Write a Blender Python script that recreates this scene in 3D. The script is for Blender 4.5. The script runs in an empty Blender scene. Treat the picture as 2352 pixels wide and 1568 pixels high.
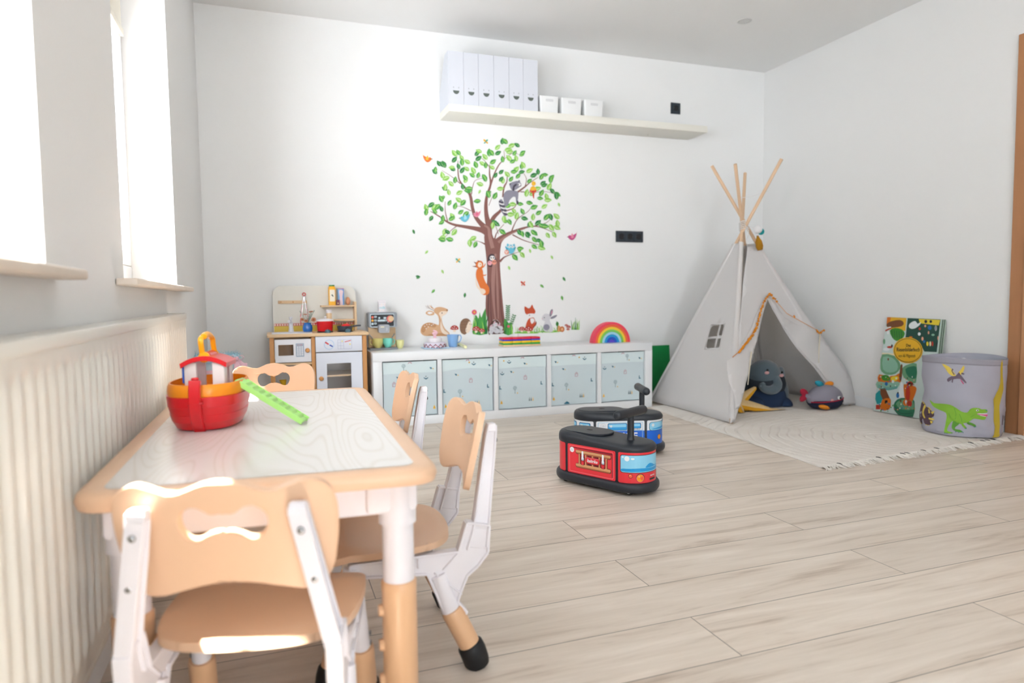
import bpy, bmesh, math, random
from mathutils import Vector, Matrix, geometry
import numpy as np
EXPOSURE=0.56; SKY=2.2; SUN=26.0; REAR=6.6; GROUND=1.7; GLAZE=1.1

PI=math.pi
V=Vector
random.seed(7)
SC=bpy.context.scene
COL=SC.collection
# ---------------------------------------------------------------- camera
FPX,PITCH,YAW,ROLL,CAMH=1547.4,-.0659,.3441,-.0123,.7503
_fw=V((math.sin(YAW)*math.cos(PITCH),math.cos(YAW)*math.cos(PITCH),math.sin(PITCH)))
_r=V((math.cos(YAW),-math.sin(YAW),0)); _u=_r.cross(_fw)
_r2=_r*math.cos(ROLL)+_u*math.sin(ROLL); _u2=_u*math.cos(ROLL)-_r*math.sin(ROLL)
CAM=V((0,0,CAMH))
cd=bpy.data.cameras.new('camera'); cam=bpy.data.objects.new('camera',cd); COL.objects.link(cam)
cd.sensor_width=36; cd.lens=36*FPX/2352; cd.clip_start=.02
m=Matrix((_r2,_u2,-_fw)).transposed().to_4x4(); m.translation=CAM; cam.matrix_world=m
cd.dof.use_dof=True; cd.dof.focus_distance=2.25; cd.dof.aperture_fstop=2.6
SC.camera=cam
def ray(px,py): return _fw+_r2*((px-1176)/FPX)-_u2*((py-784)/FPX)
def ax(px,py,x): d=ray(px,py); return CAM+d*(x/d.x)
def ay(px,py,y): d=ray(px,py); return CAM+d*(y/d.y)
def az(px,py,z): d=ray(px,py); return CAM+d*((z-CAMH)/d.z)
def apl(px,py,p0,n): d=ray(px,py); return CAM+d*((p0-CAM).dot(n)/d.dot(n))
# ---------------------------------------------------------------- colour management, sky, sun
SC.view_settings.view_transform='Standard'; SC.view_settings.look='None'; SC.view_settings.gamma=1
SC.view_settings.use_curve_mapping=False; SC.view_settings.exposure=EXPOSURE
w=bpy.data.worlds.new('world'); SC.world=w; w.use_nodes=True
bg=w.node_tree.nodes['Background']; bg.inputs[0].default_value=(.90,.95,1,1)
def _wn(op,a,b=None):   # overcast-bright sky, boosted below the horizon and behind the camera as added fill
    n=w.node_tree.nodes.new('ShaderNodeMath'); n.operation=op
    for i,x in enumerate((a,b)):
        if x is None: continue
        if isinstance(x,(int,float)): n.inputs[i].default_value=x
        else: w.node_tree.links.new(x,n.inputs[i])
    return n.outputs[0]
_tc=w.node_tree.nodes.new('ShaderNodeTexCoord'); _sx=w.node_tree.nodes.new('ShaderNodeSeparateXYZ'); w.node_tree.links.new(_tc.outputs['Generated'],_sx.inputs[0])
def _ramp(x,a,b,lo,hi):
    n=w.node_tree.nodes.new('ShaderNodeMapRange'); n.interpolation_type='SMOOTHSTEP'; w.node_tree.links.new(x,n.inputs[0])
    for i,q in zip((1,2,3,4),(a,b,lo,hi)): n.inputs[i].default_value=q
    return n.outputs[0]
w.node_tree.links.new(_wn('MULTIPLY',_wn('MULTIPLY',_ramp(_sx.outputs[2],-.15,.15,GROUND,1),_ramp(_sx.outputs[1],-.75,-.35,REAR,1)),SKY),bg.inputs[1])
sd=bpy.data.lights.new('sun','SUN'); sd.energy=SUN; sd.angle=.009; sd.color=(1,.96,.9)
so=bpy.data.objects.new('sun',sd); COL.objects.link(so)
so.rotation_euler=V((1,-.39,-2.76)).to_track_quat('-Z','Y').to_euler(); so.location=(-3,2,6)
def portal(x,y0,y1,z0,z1,rot):
    l=bpy.data.lights.new('window_daylight_portal','AREA'); l.shape='RECTANGLE'; l.size=y1-y0; l.size_y=z1-z0
    l.cycles.is_portal=True
    o=bpy.data.objects.new('window_daylight_portal',l); COL.objects.link(o)
    if rot=='x': o.location=(x,(y0+y1)/2,(z0+z1)/2); o.rotation_euler=(PI/2,0,-PI/2)
    else: o.location=((y0+y1)/2,x,(z0+z1)/2); o.rotation_euler=(PI/2,0,PI)
    return o
# ---------------------------------------------------------------- materials
def rgb(c):
    if isinstance(c,str):
        c=c.lstrip('#'); c=[int(c[i:i+2],16)/255 for i in (0,2,4)]
        return tuple(x/12.92 if x<=.04045 else ((x+.055)/1.055)**2.4 for x in c)+(1,)
    return tuple(c[:3])+(1,)
_M={}
def mat(name,col,rough=.5,spec=.5,metal=0,noise=0,nscale=20,bump=0,bscale=60,trans=0,alpha=1,coat=0,sheen=0,stretch=(1,1,1),sss=0):
    key=(name,str(col),rough,metal,noise,bump,trans,alpha)
    if key in _M: return _M[key]
    M=bpy.data.materials.new(name); M.use_nodes=True; nt=M.node_tree; N=nt.nodes; b=N['Principled BSDF']
    b.inputs['Base Color'].default_value=rgb(col); b.inputs['Roughness'].default_value=rough
    b.inputs['Specular IOR Level'].default_value=spec; b.inputs['Metallic'].default_value=metal
    if trans: b.inputs['Transmission Weight'].default_value=trans
    if alpha<1: b.inputs['Alpha'].default_value=alpha
    if coat: b.inputs['Coat Weight'].default_value=coat
    if sheen: b.inputs['Sheen Weight'].default_value=sheen
    if noise or bump:
        tc=N.new('ShaderNodeTexCoord'); mp=N.new('ShaderNodeMapping'); mp.inputs['Scale'].default_value=stretch
        nt.links.new(tc.outputs['Object'],mp.inputs[0])
    if noise:
        n=N.new('ShaderNodeTexNoise'); n.inputs['Scale'].default_value=nscale; n.inputs['Detail'].default_value=5
        nt.links.new(mp.outputs[0],n.inputs['Vector'])
        mx=N.new('ShaderNodeMix'); mx.data_type='RGBA'
        c=rgb(col); mx.inputs[6].default_value=tuple(x*(1-noise) for x in c[:3])+(1,); mx.inputs[7].default_value=tuple(min(1,x*(1+noise*.6)) for x in c[:3])+(1,)
        nt.links.new(n.outputs[0],mx.inputs[0]); nt.links.new(mx.outputs[2],b.inputs['Base Color'])
    if bump:
        n=N.new('ShaderNodeTexNoise'); n.inputs['Scale'].default_value=bscale; n.inputs['Detail'].default_value=3
        nt.links.new(mp.outputs[0],n.inputs['Vector'])
        bp=N.new('ShaderNodeBump'); bp.inputs['Strength'].default_value=bump; bp.inputs['Distance'].default_value=.002
        nt.links.new(n.outputs[0],bp.inputs['Height']); nt.links.new(bp.outputs[0],b.inputs['Normal'])
    _M[key]=M; return M
# ---------------------------------------------------------------- mesh helper
class MB:
    def __init__(s): s.b=bmesh.new(); s.mi=0
    def face(s,vs):
        try:
            f=s.b.faces.new(vs); f.material_index=s.mi; return f
        except ValueError: return None
    def vs(s,pts): return [s.b.verts.new(p) for p in pts]
    def quad(s,*p): return s.face(s.vs(p))
    def box(s,c,d,R=None,bev=0,seg=2):
        c=V(c); h=[x/2 for x in d]; pts=[]
        for k in (-1,1):
            for (i,j) in ((-1,-1),(1,-1),(1,1),(-1,1)):
                p=V((i*h[0],j*h[1],k*h[2])); pts.append(c+(R@p if R else p))
        v=s.vs(pts); F=[]
        for q in ((3,2,1,0),(4,5,6,7),(0,1,5,4),(1,2,6,5),(2,3,7,6),(3,0,4,7)): F.append(s.face([v[i] for i in q]))
        if bev:
            E={e for f in F for e in f.edges}
            r=bmesh.ops.bevel(s.b,geom=list(E),offset=bev,segments=seg,affect='EDGES',profile=.5)
            for f in r['faces']: f.material_index=s.mi
        return s
    def bb(s,x0,x1,y0,y1,z0,z1,bev=0,seg=2): return s.box(((x0+x1)/2,(y0+y1)/2,(z0+z1)/2),(abs(x1-x0),abs(y1-y0),abs(z1-z0)),None,bev,seg)
    def tube(s,path,rad,n=12,cap=True,sec=None,up=None):
        path=[V(p) for p in path]; k=len(path)
        if not hasattr(rad,'__len__'): rad=[rad]*k
        rings=[]; pn=None
        for i,p in enumerate(path):
            t=(path[min(i+1,k-1)]-path[max(i-1,0)]).normalized()
            if pn is None:
                a=V(up) if up else (V((0,0,1)) if abs(t.z)<.9 else V((1,0,0)))
            else: a=pn
            nn=(a-t*a.dot(t)).normalized(); pn=nn; bn=t.cross(nn)
            r=rad[i]
            if sec: sc=r if hasattr(r,'__len__') else (r,r); pts=[p+nn*(q[0]*sc[0])+bn*(q[1]*sc[1]) for q in sec]
            else: pts=[p+nn*(r*math.cos(2*PI*j/n))+bn*(r*math.sin(2*PI*j/n)) for j in range(n)]
            rings.append(s.vs(pts))
        m=len(rings[0])
        for a,b in zip(rings,rings[1:]):
            for j in range(m): s.face([a[j],a[(j+1)%m],b[(j+1)%m],b[j]])
        if cap: s.face(rings[0][::-1]); s.face(rings[-1])
        return s
    def cyl(s,a,b,r0,r1=None,n=24,cap=True): return s.tube([a,b],[r0,r1 if r1 is not None else r0],n,cap)
    def lathe(s,prof,o=(0,0,0),n=32,R=None,cap=True):
        o=V(o); rings=[]
        for r,z in prof:
            pts=[V((r*math.cos(2*PI*j/n),r*math.sin(2*PI*j/n),z)) for j in range(n)]
            rings.append(s.vs([o+(R@p if R else p) for p in pts]))
        for a,b in zip(rings,rings[1:]):
            for j in range(n): s.face([a[j],a[(j+1)%n],b[(j+1)%n],b[j]])
        if cap: s.face(rings[0][::-1]); s.face(rings[-1])
        return s
    def ball(s,c,r,n=20,m=12,R=None,fn=None):
        c=V(c); r=r if hasattr(r,'__len__') else (r,r,r)
        def P(t,f):
            d=V((math.sin(t)*math.cos(f),math.sin(t)*math.sin(f),math.cos(t)))
            q=V((d.x*r[0],d.y*r[1],d.z*r[2]))
            if fn: q=fn(q,d)
            return c+(R@q if R else q)
        top=s.b.verts.new(P(0,0)); bot=s.b.verts.new(P(PI,0)); rings=[s.vs([P(PI*i/m,2*PI*j/n) for j in range(n)]) for i in range(1,m)]
        for j in range(n):
            s.face([top,rings[0][j],rings[0][(j+1)%n]]); s.face([bot,rings[-1][(j+1)%n],rings[-1][j]])
        for a,b in zip(rings,rings[1:]):
            for j in range(n): s.face([a[j],b[j],b[(j+1)%n],a[(j+1)%n]])
        return s
    def prism(s,poly,f,t0,t1,holes=None):
        """poly in 2D, f(a,b,t)->3D; holes: list of 2D loops"""
        loops=[poly]+(holes or [])
        flat=[p for l in loops for p in l]
        tri=geometry.tessellate_polygon([[V((p[0],p[1],0)) for p in l] for l in loops])
        A=s.vs([f(p[0],p[1],t0) for p in flat]); B=s.vs([f(p[0],p[1],t1) for p in flat])
        for t in tri: s.face([A[i] for i in t]); s.face([B[i] for i in reversed(t)])
        k=0
        for l in loops:
            n=len(l)
            for i in range(n): s.face([A[k+i],A[k+(i+1)%n],B[k+(i+1)%n],B[k+i]])
            k+=n
        return s
    def poly(s,pts2,f,t=0,cuts=None,axis=0,cuts2=None,holes=None):
        """flat coloured patch, cut into strips so that it can follow a curved surface"""
        loops=[pts2]+(holes or [])
        tri=geometry.tessellate_polygon([[V((p[0],p[1],0)) for p in l] for l in loops])
        b=bmesh.new(); v=[b.verts.new((p[0],p[1],0)) for l in loops for p in l]
        for q in tri:
            try: b.faces.new([v[i] for i in q])
            except ValueError: pass
        if cuts:
            for c in cuts:
                co=V((c,0,0)) if axis==0 else V((0,c,0)); no=V((1,0,0)) if axis==0 else V((0,1,0))
                bmesh.ops.bisect_plane(b,geom=b.verts[:]+b.edges[:]+b.faces[:],plane_co=co,plane_no=no)
        if cuts2:
            for c in cuts2: bmesh.ops.bisect_plane(b,geom=b.verts[:]+b.edges[:]+b.faces[:],plane_co=V((0,c,0)),plane_no=V((0,1,0)))
        mp={q:s.b.verts.new(f(q.co.x,q.co.y,t)) for q in b.verts}
        for fc in b.faces: s.face([mp[q] for q in fc.verts])
        b.free(); return s
    def shift(s,fn):
        for q in s.b.verts: q.co=fn(q.co.copy())
        return s
def smooth_loop(pts,k=4,closed=True):
    n=len(pts); out=[]
    rng=range(n) if closed else range(n-1)
    for i in rng:
        if closed: p=[pts[(i+j-1)%n] for j in range(4)]
        else: p=[pts[max(i-1,0)],pts[i],pts[i+1],pts[min(i+2,n-1)]]
        for j in range(k):
            t=j/k
            out.append(tuple(.5*((2*p[1][d])+(-p[0][d]+p[2][d])*t+(2*p[0][d]-5*p[1][d]+4*p[2][d]-p[3][d])*t*t+(-p[0][d]+3*p[1][d]-3*p[2][d]+p[3][d])*t**3) for d in range(len(p[0]))))
    if not closed: out.append(tuple(pts[-1]))
    return out
def rrect(x0,y0,x1,y1,r,n=5):
    out=[]
    for cx,cy,a in ((x1-r,y1-r,0),(x0+r,y1-r,PI/2),(x0+r,y0+r,PI),(x1-r,y0+r,1.5*PI)):
        for i in range(n+1):
            t=a+PI/2*i/n; out.append((cx+r*math.cos(t),cy+r*math.sin(t)))
    return out
def circ(cx,cy,rx,ry=None,n=20): ry=ry or rx; return [(cx+rx*math.cos(2*PI*i/n),cy+ry*math.sin(2*PI*i/n)) for i in range(n)]
def obj(name,mb,mats,parent=None,smooth=True,ang=.6,bevel=0,solid=0,sub=0,fix=True,off=0):
    me=bpy.data.meshes.new(name); b=mb.b
    if fix: bmesh.ops.recalc_face_normals(b,faces=b.faces[:])
    if smooth:
        for e in b.edges:
            if len(e.link_faces)==2 and e.calc_face_angle(0)>ang: e.smooth=False
        for f in b.faces: f.smooth=True
    b.to_mesh(me); b.free()
    for x in (mats if isinstance(mats,(list,tuple)) else [mats]): me.materials.append(x)
    o=bpy.data.objects.new(name,me); COL.objects.link(o)
    if solid:
        q=o.modifiers.new('solid','SOLIDIFY'); q.thickness=solid; q.offset=off
    if sub:
        q=o.modifiers.new('sub','SUBSURF'); q.levels=sub; q.render_levels=sub
    if bevel:
        q=o.modifiers.new('bevel','BEVEL'); q.width=bevel; q.segments=2; q.limit_method='ANGLE'
    if parent:
        o.parent=parent; o.matrix_parent_inverse=parent.matrix_basis.inverted()
    return o
def tag(o,label=None,cat=None,group=None,kind=None):
    if label: o['label']=label
    if cat: o['category']=cat
    if group: o['group']=group
    if kind: o['kind']=kind
    return o
def thing(name,label,cat,loc=(0,0,0),group=None,kind=None):
    o=bpy.data.objects.new(name,None); COL.objects.link(o); o.empty_display_size=.05
    o.matrix_basis=Matrix.Translation(V(loc)); return tag(o,label,cat,group,kind)
def copy_tree(o,parent=None):
    c=o.copy(); COL.objects.link(c); c.parent=parent
    for ch in [x for x in KIDS(o)]: copy_tree(ch,c)
    return c
def KIDS(o): return [x for x in bpy.data.objects if x.parent==o]
def text2d(body,size=1,shear=0,bold=0,font=None):
    """outline faces of a word, as (verts, faces) in the plane; width is scaled by the caller"""
    cu=bpy.data.curves.new('lettering','FONT'); cu.body=body; cu.size=size; cu.shear=shear; cu.offset=bold; cu.align_x='CENTER'; cu.align_y='CENTER'; cu.resolution_u=2
    o=bpy.data.objects.new('lettering',cu); COL.objects.link(o)
    dg=bpy.context.evaluated_depsgraph_get(); me=bpy.data.meshes.new_from_object(o.evaluated_get(dg))
    vs=[(v.co.x,v.co.y) for v in me.vertices]; fs=[tuple(p.vertices) for p in me.polygons]
    bpy.data.objects.remove(o); bpy.data.curves.remove(cu); bpy.data.meshes.remove(me)
    return vs,fs
def put_text(mb,body,f,cx,cy,w,h,t=0,shear=0,bold=0):
    vs,fs=text2d(body,1,shear,bold)
    if not vs: return
    x0=min(v[0] for v in vs);x1=max(v[0] for v in vs);y0=min(v[1] for v in vs);y1=max(v[1] for v in vs)
    nv=[mb.b.verts.new(f(cx+((v[0]-x0)/(x1-x0)-.5)*w,cy+((v[1]-y0)/(y1-y0)-.5)*h,t)) for v in vs]
    for q in fs: mb.face([nv[i] for i in q])
# ---------------------------------------------------------------- the room
D=4.3266; LX=-.3516; RX=3.6384; H=2.4439; YB=-3.6; WT=.30
white_wall=mat('wall_paint','#f1f1f0',.75,.3,bump=.12,bscale=90)
ceil_m=mat('ceiling_paint','#f4f4f3',.85,.2)
frame_m=mat('window_plastic','#f4f5f8',.35)
def floor_material():
    M=bpy.data.materials.new('light_oak_planks'); M.use_nodes=True; nt=M.node_tree; N=nt.nodes; L=nt.links.new; b=N['Principled BSDF']
    def mth(op,a,bb=None,c=None):
        n=N.new('ShaderNodeMath'); n.operation=op
        for i,x in enumerate((a,bb,c)):
            if x is None: continue
            if isinstance(x,(int,float)): n.inputs[i].default_value=x
            else: L(x,n.inputs[i])
        return n.outputs[0]
    tc=N.new('ShaderNodeTexCoord'); sp=N.new('ShaderNodeSeparateXYZ'); L(tc.outputs['Object'],sp.inputs[0])
    yy=mth('DIVIDE',mth('SUBTRACT',sp.outputs[1],1.2993-.1827*40),.1827); row=mth('FLOOR',yy); fy=mth('FRACT',yy)
    off=mth('MULTIPLY',mth('MODULO',row,2),.5)
    xx=mth('ADD',mth('DIVIDE',mth('SUBTRACT',sp.outputs[0],1.575),1.35),mth('ADD',off,20.0)); colm=mth('FLOOR',xx); fx=mth('FRACT',xx)
    cv=N.new('ShaderNodeCombineXYZ'); L(row,cv.inputs[0]); L(colm,cv.inputs[1])
    wn=N.new('ShaderNodeTexWhiteNoise'); wn.noise_dimensions='2D'; L(cv.outputs[0],wn.inputs['Vector'])
    # grain: stretched along the plank, shifted per plank
    c2=N.new('ShaderNodeCombineXYZ'); L(mth('ADD',mth('MULTIPLY',sp.outputs[0],1.3),mth('MULTIPLY',wn.outputs[0],37)),c2.inputs[0]); L(mth('ADD',mth('MULTIPLY',sp.outputs[1],13),mth('MULTIPLY',row,3.7)),c2.inputs[1])
    n1=N.new('ShaderNodeTexNoise'); n1.inputs['Scale'].default_value=1.5; n1.inputs['Detail'].default_value=7; n1.inputs['Roughness'].default_value=.6; n1.inputs['Distortion'].default_value=.7; L(c2.outputs[0],n1.inputs['Vector'])
    c3=N.new('ShaderNodeCombineXYZ'); L(mth('MULTIPLY',sp.outputs[0],6),c3.inputs[0]); L(mth('MULTIPLY',sp.outputs[1],160),c3.inputs[1])
    n2=N.new('ShaderNodeTexNoise'); n2.inputs['Scale'].default_value=1; n2.inputs['Detail'].default_value=3; L(c3.outputs[0],n2.inputs['Vector'])
    cr=N.new('ShaderNodeValToRGB'); e=cr.color_ramp.elements; e[0].position=.28; e[0].color=rgb('#b9a796'); e[1].position=.68; e[1].color=rgb('#efe4d8')
    x=e.new(.45); x.color=rgb('#dfd2c4')
    L(mth('ADD',mth('MULTIPLY',n1.outputs[0],.86),mth('MULTIPLY',n2.outputs[0],.14)),cr.inputs[0])
    mx=N.new('ShaderNodeMix'); mx.data_type='RGBA'; mx.blend_type='MULTIPLY'; mx.inputs[0].default_value=1
    L(cr.outputs[0],mx.inputs[6])
    tint=mth('ADD',mth('MULTIPLY',wn.outputs[0],.11),.92); cc=N.new('ShaderNodeCombineColor'); L(tint,cc.inputs[0]); L(mth('MULTIPLY',tint,.995),cc.inputs[1]); L(mth('MULTIPLY',tint,.985),cc.inputs[2]); L(cc.outputs[0],mx.inputs[7])
    gy=mth('LESS_THAN',mth('MINIMUM',fy,mth('SUBTRACT',1,fy)),.0075); gx=mth('LESS_THAN',mth('MINIMUM',fx,mth('SUBTRACT',1,fx)),.0010)
    g=mth('MAXIMUM',gy,gx)
    m2=N.new('ShaderNodeMix'); m2.data_type='RGBA'; L(g,m2.inputs[0]); L(mx.outputs[2],m2.inputs[6]); m2.inputs[7].default_value=rgb('#93887c')
    L(m2.outputs[2],b.inputs['Base Color']); b.inputs['Roughness'].default_value=.42; b.inputs['Specular IOR Level'].default_value=.4
    bp=N.new('ShaderNodeBump'); bp.inputs['Strength'].default_value=.15; bp.inputs['Distance'].default_value=.001; L(n2.outputs[0],bp.inputs['Height']); L(bp.outputs[0],b.inputs['Normal'])
    return M
def struct(name,mb,m,**k): return tag(obj(name,mb,m,smooth=False,**k),kind='structure')
X0o=LX-WT
struct('floor',MB().bb(X0o,RX+.1,YB-.1,D+.1,-.08,0),floor_material())
struct('ceiling',MB().bb(X0o,RX+.1,YB-.1,D+.1,H,H+.08),ceil_m)
struct('wall_back',MB().bb(X0o,RX+.1,D,D+.1,0,H),white_wall)
# right wall with the door opening
DY1=2.36; DY0=1.50; DH=1.97
mb=MB(); mb.bb(RX,RX+.1,DY1,D,0,H); mb.bb(RX,RX+.1,YB,DY0,0,H); mb.bb(RX,RX+.1,DY0,DY1,DH,H)
struct('wall_right',mb,white_wall)
# left wall: thick, with deep window reveals
WIN=[(1.98,3.05,.79,2.2),(.22,1.335,.79,2.2),(-2.9,-1.9,.79,2.2)]  # third window is unseen, added behind the camera for extra side light
mb=MB(); ys=[D]
mb.bb(X0o,LX,-1.9,D,0,.79); mb.bb(X0o,LX,YB,-1.9,0,.79); mb.bb(X0o,LX,YB,D,2.2,H)
edges=[D]+[v for wdw in WIN for v in (wdw[1],wdw[0])]+[YB]
for a,b in zip(edges[0::2],edges[1::2]): mb.bb(X0o,LX,b,a,.79 if b>-1 else .25,2.2)
struct('wall_left',mb,white_wall)
# rear wall with an unseen glazed opening, added to let in fill light
mb=MB(); GX0,GX1,GZ1=.3,GLAZE,2.2
mb.bb(X0o,GX0,YB-.1,YB,0,H); mb.bb(GX1,RX+.1,YB-.1,YB,0,H); mb.bb(GX0,GX1,YB-.1,YB,GZ1,H)
struct('wall_rear',mb,white_wall)
glass=mat('window_glass','#ffffff',.0,.5,trans=1)
def glass_thin():
    M=bpy.data.materials.new('window_pane_glass'); M.use_nodes=True; nt=M.node_tree; N=nt.nodes
    for n in list(N):
        if n.type!='OUTPUT_MATERIAL': N.remove(n)
    t=N.new('ShaderNodeBsdfTransparent'); g=N.new('ShaderNodeBsdfGlossy'); g.inputs['Roughness'].default_value=.02; mx=N.new('ShaderNodeMixShader'); mx.inputs[0].default_value=.05
    nt.links.new(t.outputs[0],mx.inputs[1]); nt.links.new(g.outputs[0],mx.inputs[2]); nt.links.new(mx.outputs[0],N['Material Output'].inputs[0]); return M
glass=glass_thin()
stone=mat('cream_stone_sill','#e6d8c8',.4,.4,noise=.10,nscale=14)
sill_under=mat('plaster','#d8d8d8',.8)
blind_m=mat('roller_blind_cloth','#f4efe2',.8)
for i,(y0,y1,z0,z1) in enumerate(WIN):
    nm='window_%d'%(i+1)
    xf0,xf1=-.585,-.51; fw_=.07
    mb=MB(); mb.bb(xf0,xf1,y0,y1,z0+.02,z0+.10,bev=.006); mb.bb(xf0,xf1,y0,y1,z1-.08,z1,bev=.006); mb.bb(xf0,xf1,y0,y0+fw_,z0+.1,z1-.08,bev=.006); mb.bb(xf0,xf1,y1-fw_,y1,z0+.1,z1-.08,bev=.006)
    wo=tag(obj(nm,mb,frame_m),kind='structure')
    a,b=y0+fw_,y1-fw_
    mb=MB(); s=.05; xs=-.50
    mb.bb(xf0+.02,xs,a,b,z0+.10,z0+.10+s,bev=.005); mb.bb(xf0+.02,xs,a,b,z1-.08-s,z1-.08,bev=.005); mb.bb(xf0+.02,xs,a,a+s,z0+.15,z1-.13,bev=.005); mb.bb(xf0+.02,xs,b-s,b,z0+.15,z1-.13,bev=.005)
    so_=obj('sash',mb,frame_m,wo)
    mb=MB(); mb.bb(-.552,-.548,a+s-.01,b-s+.01,z0+.14,z1-.12); obj('pane',mb,glass,wo,smooth=False)
    mb=MB()
    if i<2: mb.bb(-.497,-.494,a+.01,b-.01,1.78,z1-.10); mb.bb(-.505,-.488,a+.005,b-.005,1.755,1.785,bev=.003)
    mb.cyl((-.475,a,z1-.07),(-.475,b,z1-.07),.022,n=16); obj('roller_blind',mb,blind_m,wo)
    obj('sill',MB().bb(-.512,LX+.001,y0+.001,y1-.001,z0,z0+.018).bb(LX+.0012,-.302,y0-(.11 if i==0 else .05),y1+(.12 if i==0 else .055),z0,z0+.018,bev=.0045,seg=3),stone,wo)
# frame of the added rear glazing, out of view, a source of fill
mb=MB()
for x0,x1 in ((GX0,GX0+.07),(GX1-.07,GX1),((GX0+GX1)/2-.05,(GX0+GX1)/2+.05)): mb.bb(x0,x1,YB-.08,YB-.02,0,GZ1)
mb.bb(GX0,GX1,YB-.08,YB-.02,0,.09); mb.bb(GX0,GX1,YB-.08,YB-.02,GZ1-.08,GZ1)
wo=struct('window_4',mb,frame_m); obj('pane',MB().bb(GX0+.05,GX1-.05,YB-.055,YB-.05,.08,GZ1-.07),glass,wo,smooth=False)
bb_m=mat('baseboard_white','#eef0f2',.4)
def baseboard(name,x0,x1,y0,y1):
    struct(name,MB().bb(x0,x1,y0,y1,0,.07,bev=.003),bb_m)
baseboard('baseboard_left',LX,LX+.012,YB,D-.013); baseboard('baseboard_back',LX,RX,D-.012,D); baseboard('baseboard_right',RX-.012,RX,DY1+.075,D-.013)
# door with brown wood casing in the right wall
oak=mat('door_veneer_brown','#b9835a',.45,.4,noise=.10,nscale=9,stretch=(8,8,.7))
oak2=mat('door_veneer_light','#c9936a',.4,.4,noise=.08,nscale=9,stretch=(8,8,.7))
mb=MB(); c=.075
for y0,y1 in ((DY1-.005,DY1+c-.005),(DY0-c+.005,DY0+.005)): mb.bb(RX-.018,RX,y0,y1,0,DH+c,bev=.003)
mb.bb(RX-.018,RX,DY0+.005,DY1-.005,DH-.003,DH+c,bev=.003)
dr=struct('door_1',mb,oak)
mb=MB()
for y0,y1 in ((DY1-.03,DY1-.0005),(DY0+.0005,DY0+.03)): mb.bb(RX-.026,RX+.09,y0,y1,0,DH-.031)
mb.bb(RX-.026,RX+.09,DY0,DY1,DH-.03,DH-.0005); obj('jamb_lining',mb,oak2,dr,smooth=False,bevel=.002)
dp=obj('door_panel',MB().bb(RX+.03,RX+.07,DY0+.032,DY1-.032,.006,DH-.034,bev=.002),oak2,dr)
mb=MB(); mb.lathe([(.0,0),(.025,0),(.025,.008),(0,.008)],(RX+.03,DY0+.1,1.02),R=Matrix.Rotation(-PI/2,3,'Y')); mb.tube([(RX+.03,DY0+.1,1.02),(RX-.015,DY0+.1,1.02),(RX-.02,DY0+.12,1.02),(RX-.02,DY0+.22,1.02)],.009); obj('door_handle',mb,mat('brushed_steel','#b8b8b8',.3,metal=1),dp)
# recessed ceiling spot
cl=thing('ceiling_spotlight','small round recessed white ceiling spotlight, switched off','ceiling light',az(1710,48,H))
p=az(1710,48,H); mb=MB(); mb.lathe([(.028,-.001),(.040,-.004),(.044,-.002),(.044,.0)],p,n=32,cap=False); obj('trim_ring',mb,mat('spot_rim','#cfcfcd',.4),cl)
mb=MB(); mb.lathe([(0,-.002),(.028,-.001)],p,n=32,cap=False); obj('diffuser',mb,mat('spot_frosted','#dddddb',.5),cl)
# portals
for (y0,y1,z0,z1) in WIN: portal(-.60,y0,y1,z0,z1,'x')
portal(YB-.1,GX0,GX1,0,GZ1,'y')
# ---------------------------------------------------------------- play table with four chairs
peach=mat('peach_plastic','#e8c19f',.38,.5,bump=.08,bscale=400)
peach2=mat('peach_plastic_tube','#e4b88f',.3,.5)
white_pl=mat('white_plastic','#ece9ee',.35,.5)
rubber=mat('black_rubber','#15171a',.5,.4)
steel=mat('steel_screw','#9a9c9e',.25,metal=1)
def table_top_material():
    M=bpy.data.materials.new('white_ash_laminate'); M.use_nodes=True; nt=M.node_tree; N=nt.nodes; L=nt.links.new; b=N['Principled BSDF']
    tc=N.new('ShaderNodeTexCoord'); mp=N.new('ShaderNodeMapping'); mp.inputs['Scale'].default_value=(9,1.9,1); L(tc.outputs['Object'],mp.inputs[0])
    n=N.new('ShaderNodeTexNoise'); n.inputs['Scale'].default_value=.62; n.inputs['Detail'].default_value=.8; n.inputs['Distortion'].default_value=.6; L(mp.outputs[0],n.inputs['Vector'])
    m_=N.new('ShaderNodeMath'); m_.operation='MULTIPLY'; m_.inputs[1].default_value=60; L(n.outputs[0],m_.inputs[0])
    fr=N.new('ShaderNodeMath'); fr.operation='PINGPONG'; fr.inputs[1].default_value=1; L(m_.outputs[0],fr.inputs[0])
    cr=N.new('ShaderNodeValToRGB'); e=cr.color_ramp.elements; e[0].position=0; e[0].color=rgb('#e4dfd8'); e[1].position=.42; e[1].color=rgb('#ece9e5'); L(fr.outputs[0],cr.inputs[0])
    L(cr.outputs[0],b.inputs['Base Color']); b.inputs['Roughness'].default_value=.22; b.inputs['Specular IOR Level'].default_value=.5
    return M
TZ=.480
TQ=[(-.275,1.068),(.250,1.034),(.270,2.105),(-.262,2.135)]
def tq(a,b):   # a across 0..1, b along 0..1
    p=V(TQ[0]).lerp(V(TQ[1]),a); q=V(TQ[3]).lerp(V(TQ[2]),a); return p.lerp(q,b)
def table_loop(inset,r,n=8):
    W_=.53; L_=1.06
    return [tuple(tq(x/W_,y/L_)) for x,y in rrect(inset,inset,W_-inset,L_-inset,r,n)]
tb=thing('play_table','low white rectangular play table with rounded peach rim, standing along the radiator','table',(0,1.58,0))
mb=MB()
rings=[]
for ins,z in ((.012,TZ-.028),(.003,TZ-.025),(0,TZ-.014),(.003,TZ-.004),(.010,TZ),(.030,TZ+.0005),(.036,TZ-.0008)): rings.append(mb.vs([(x,y,z) for x,y in table_loop(ins,.045-ins*.6 if ins<.04 else .02,8)]))
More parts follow.
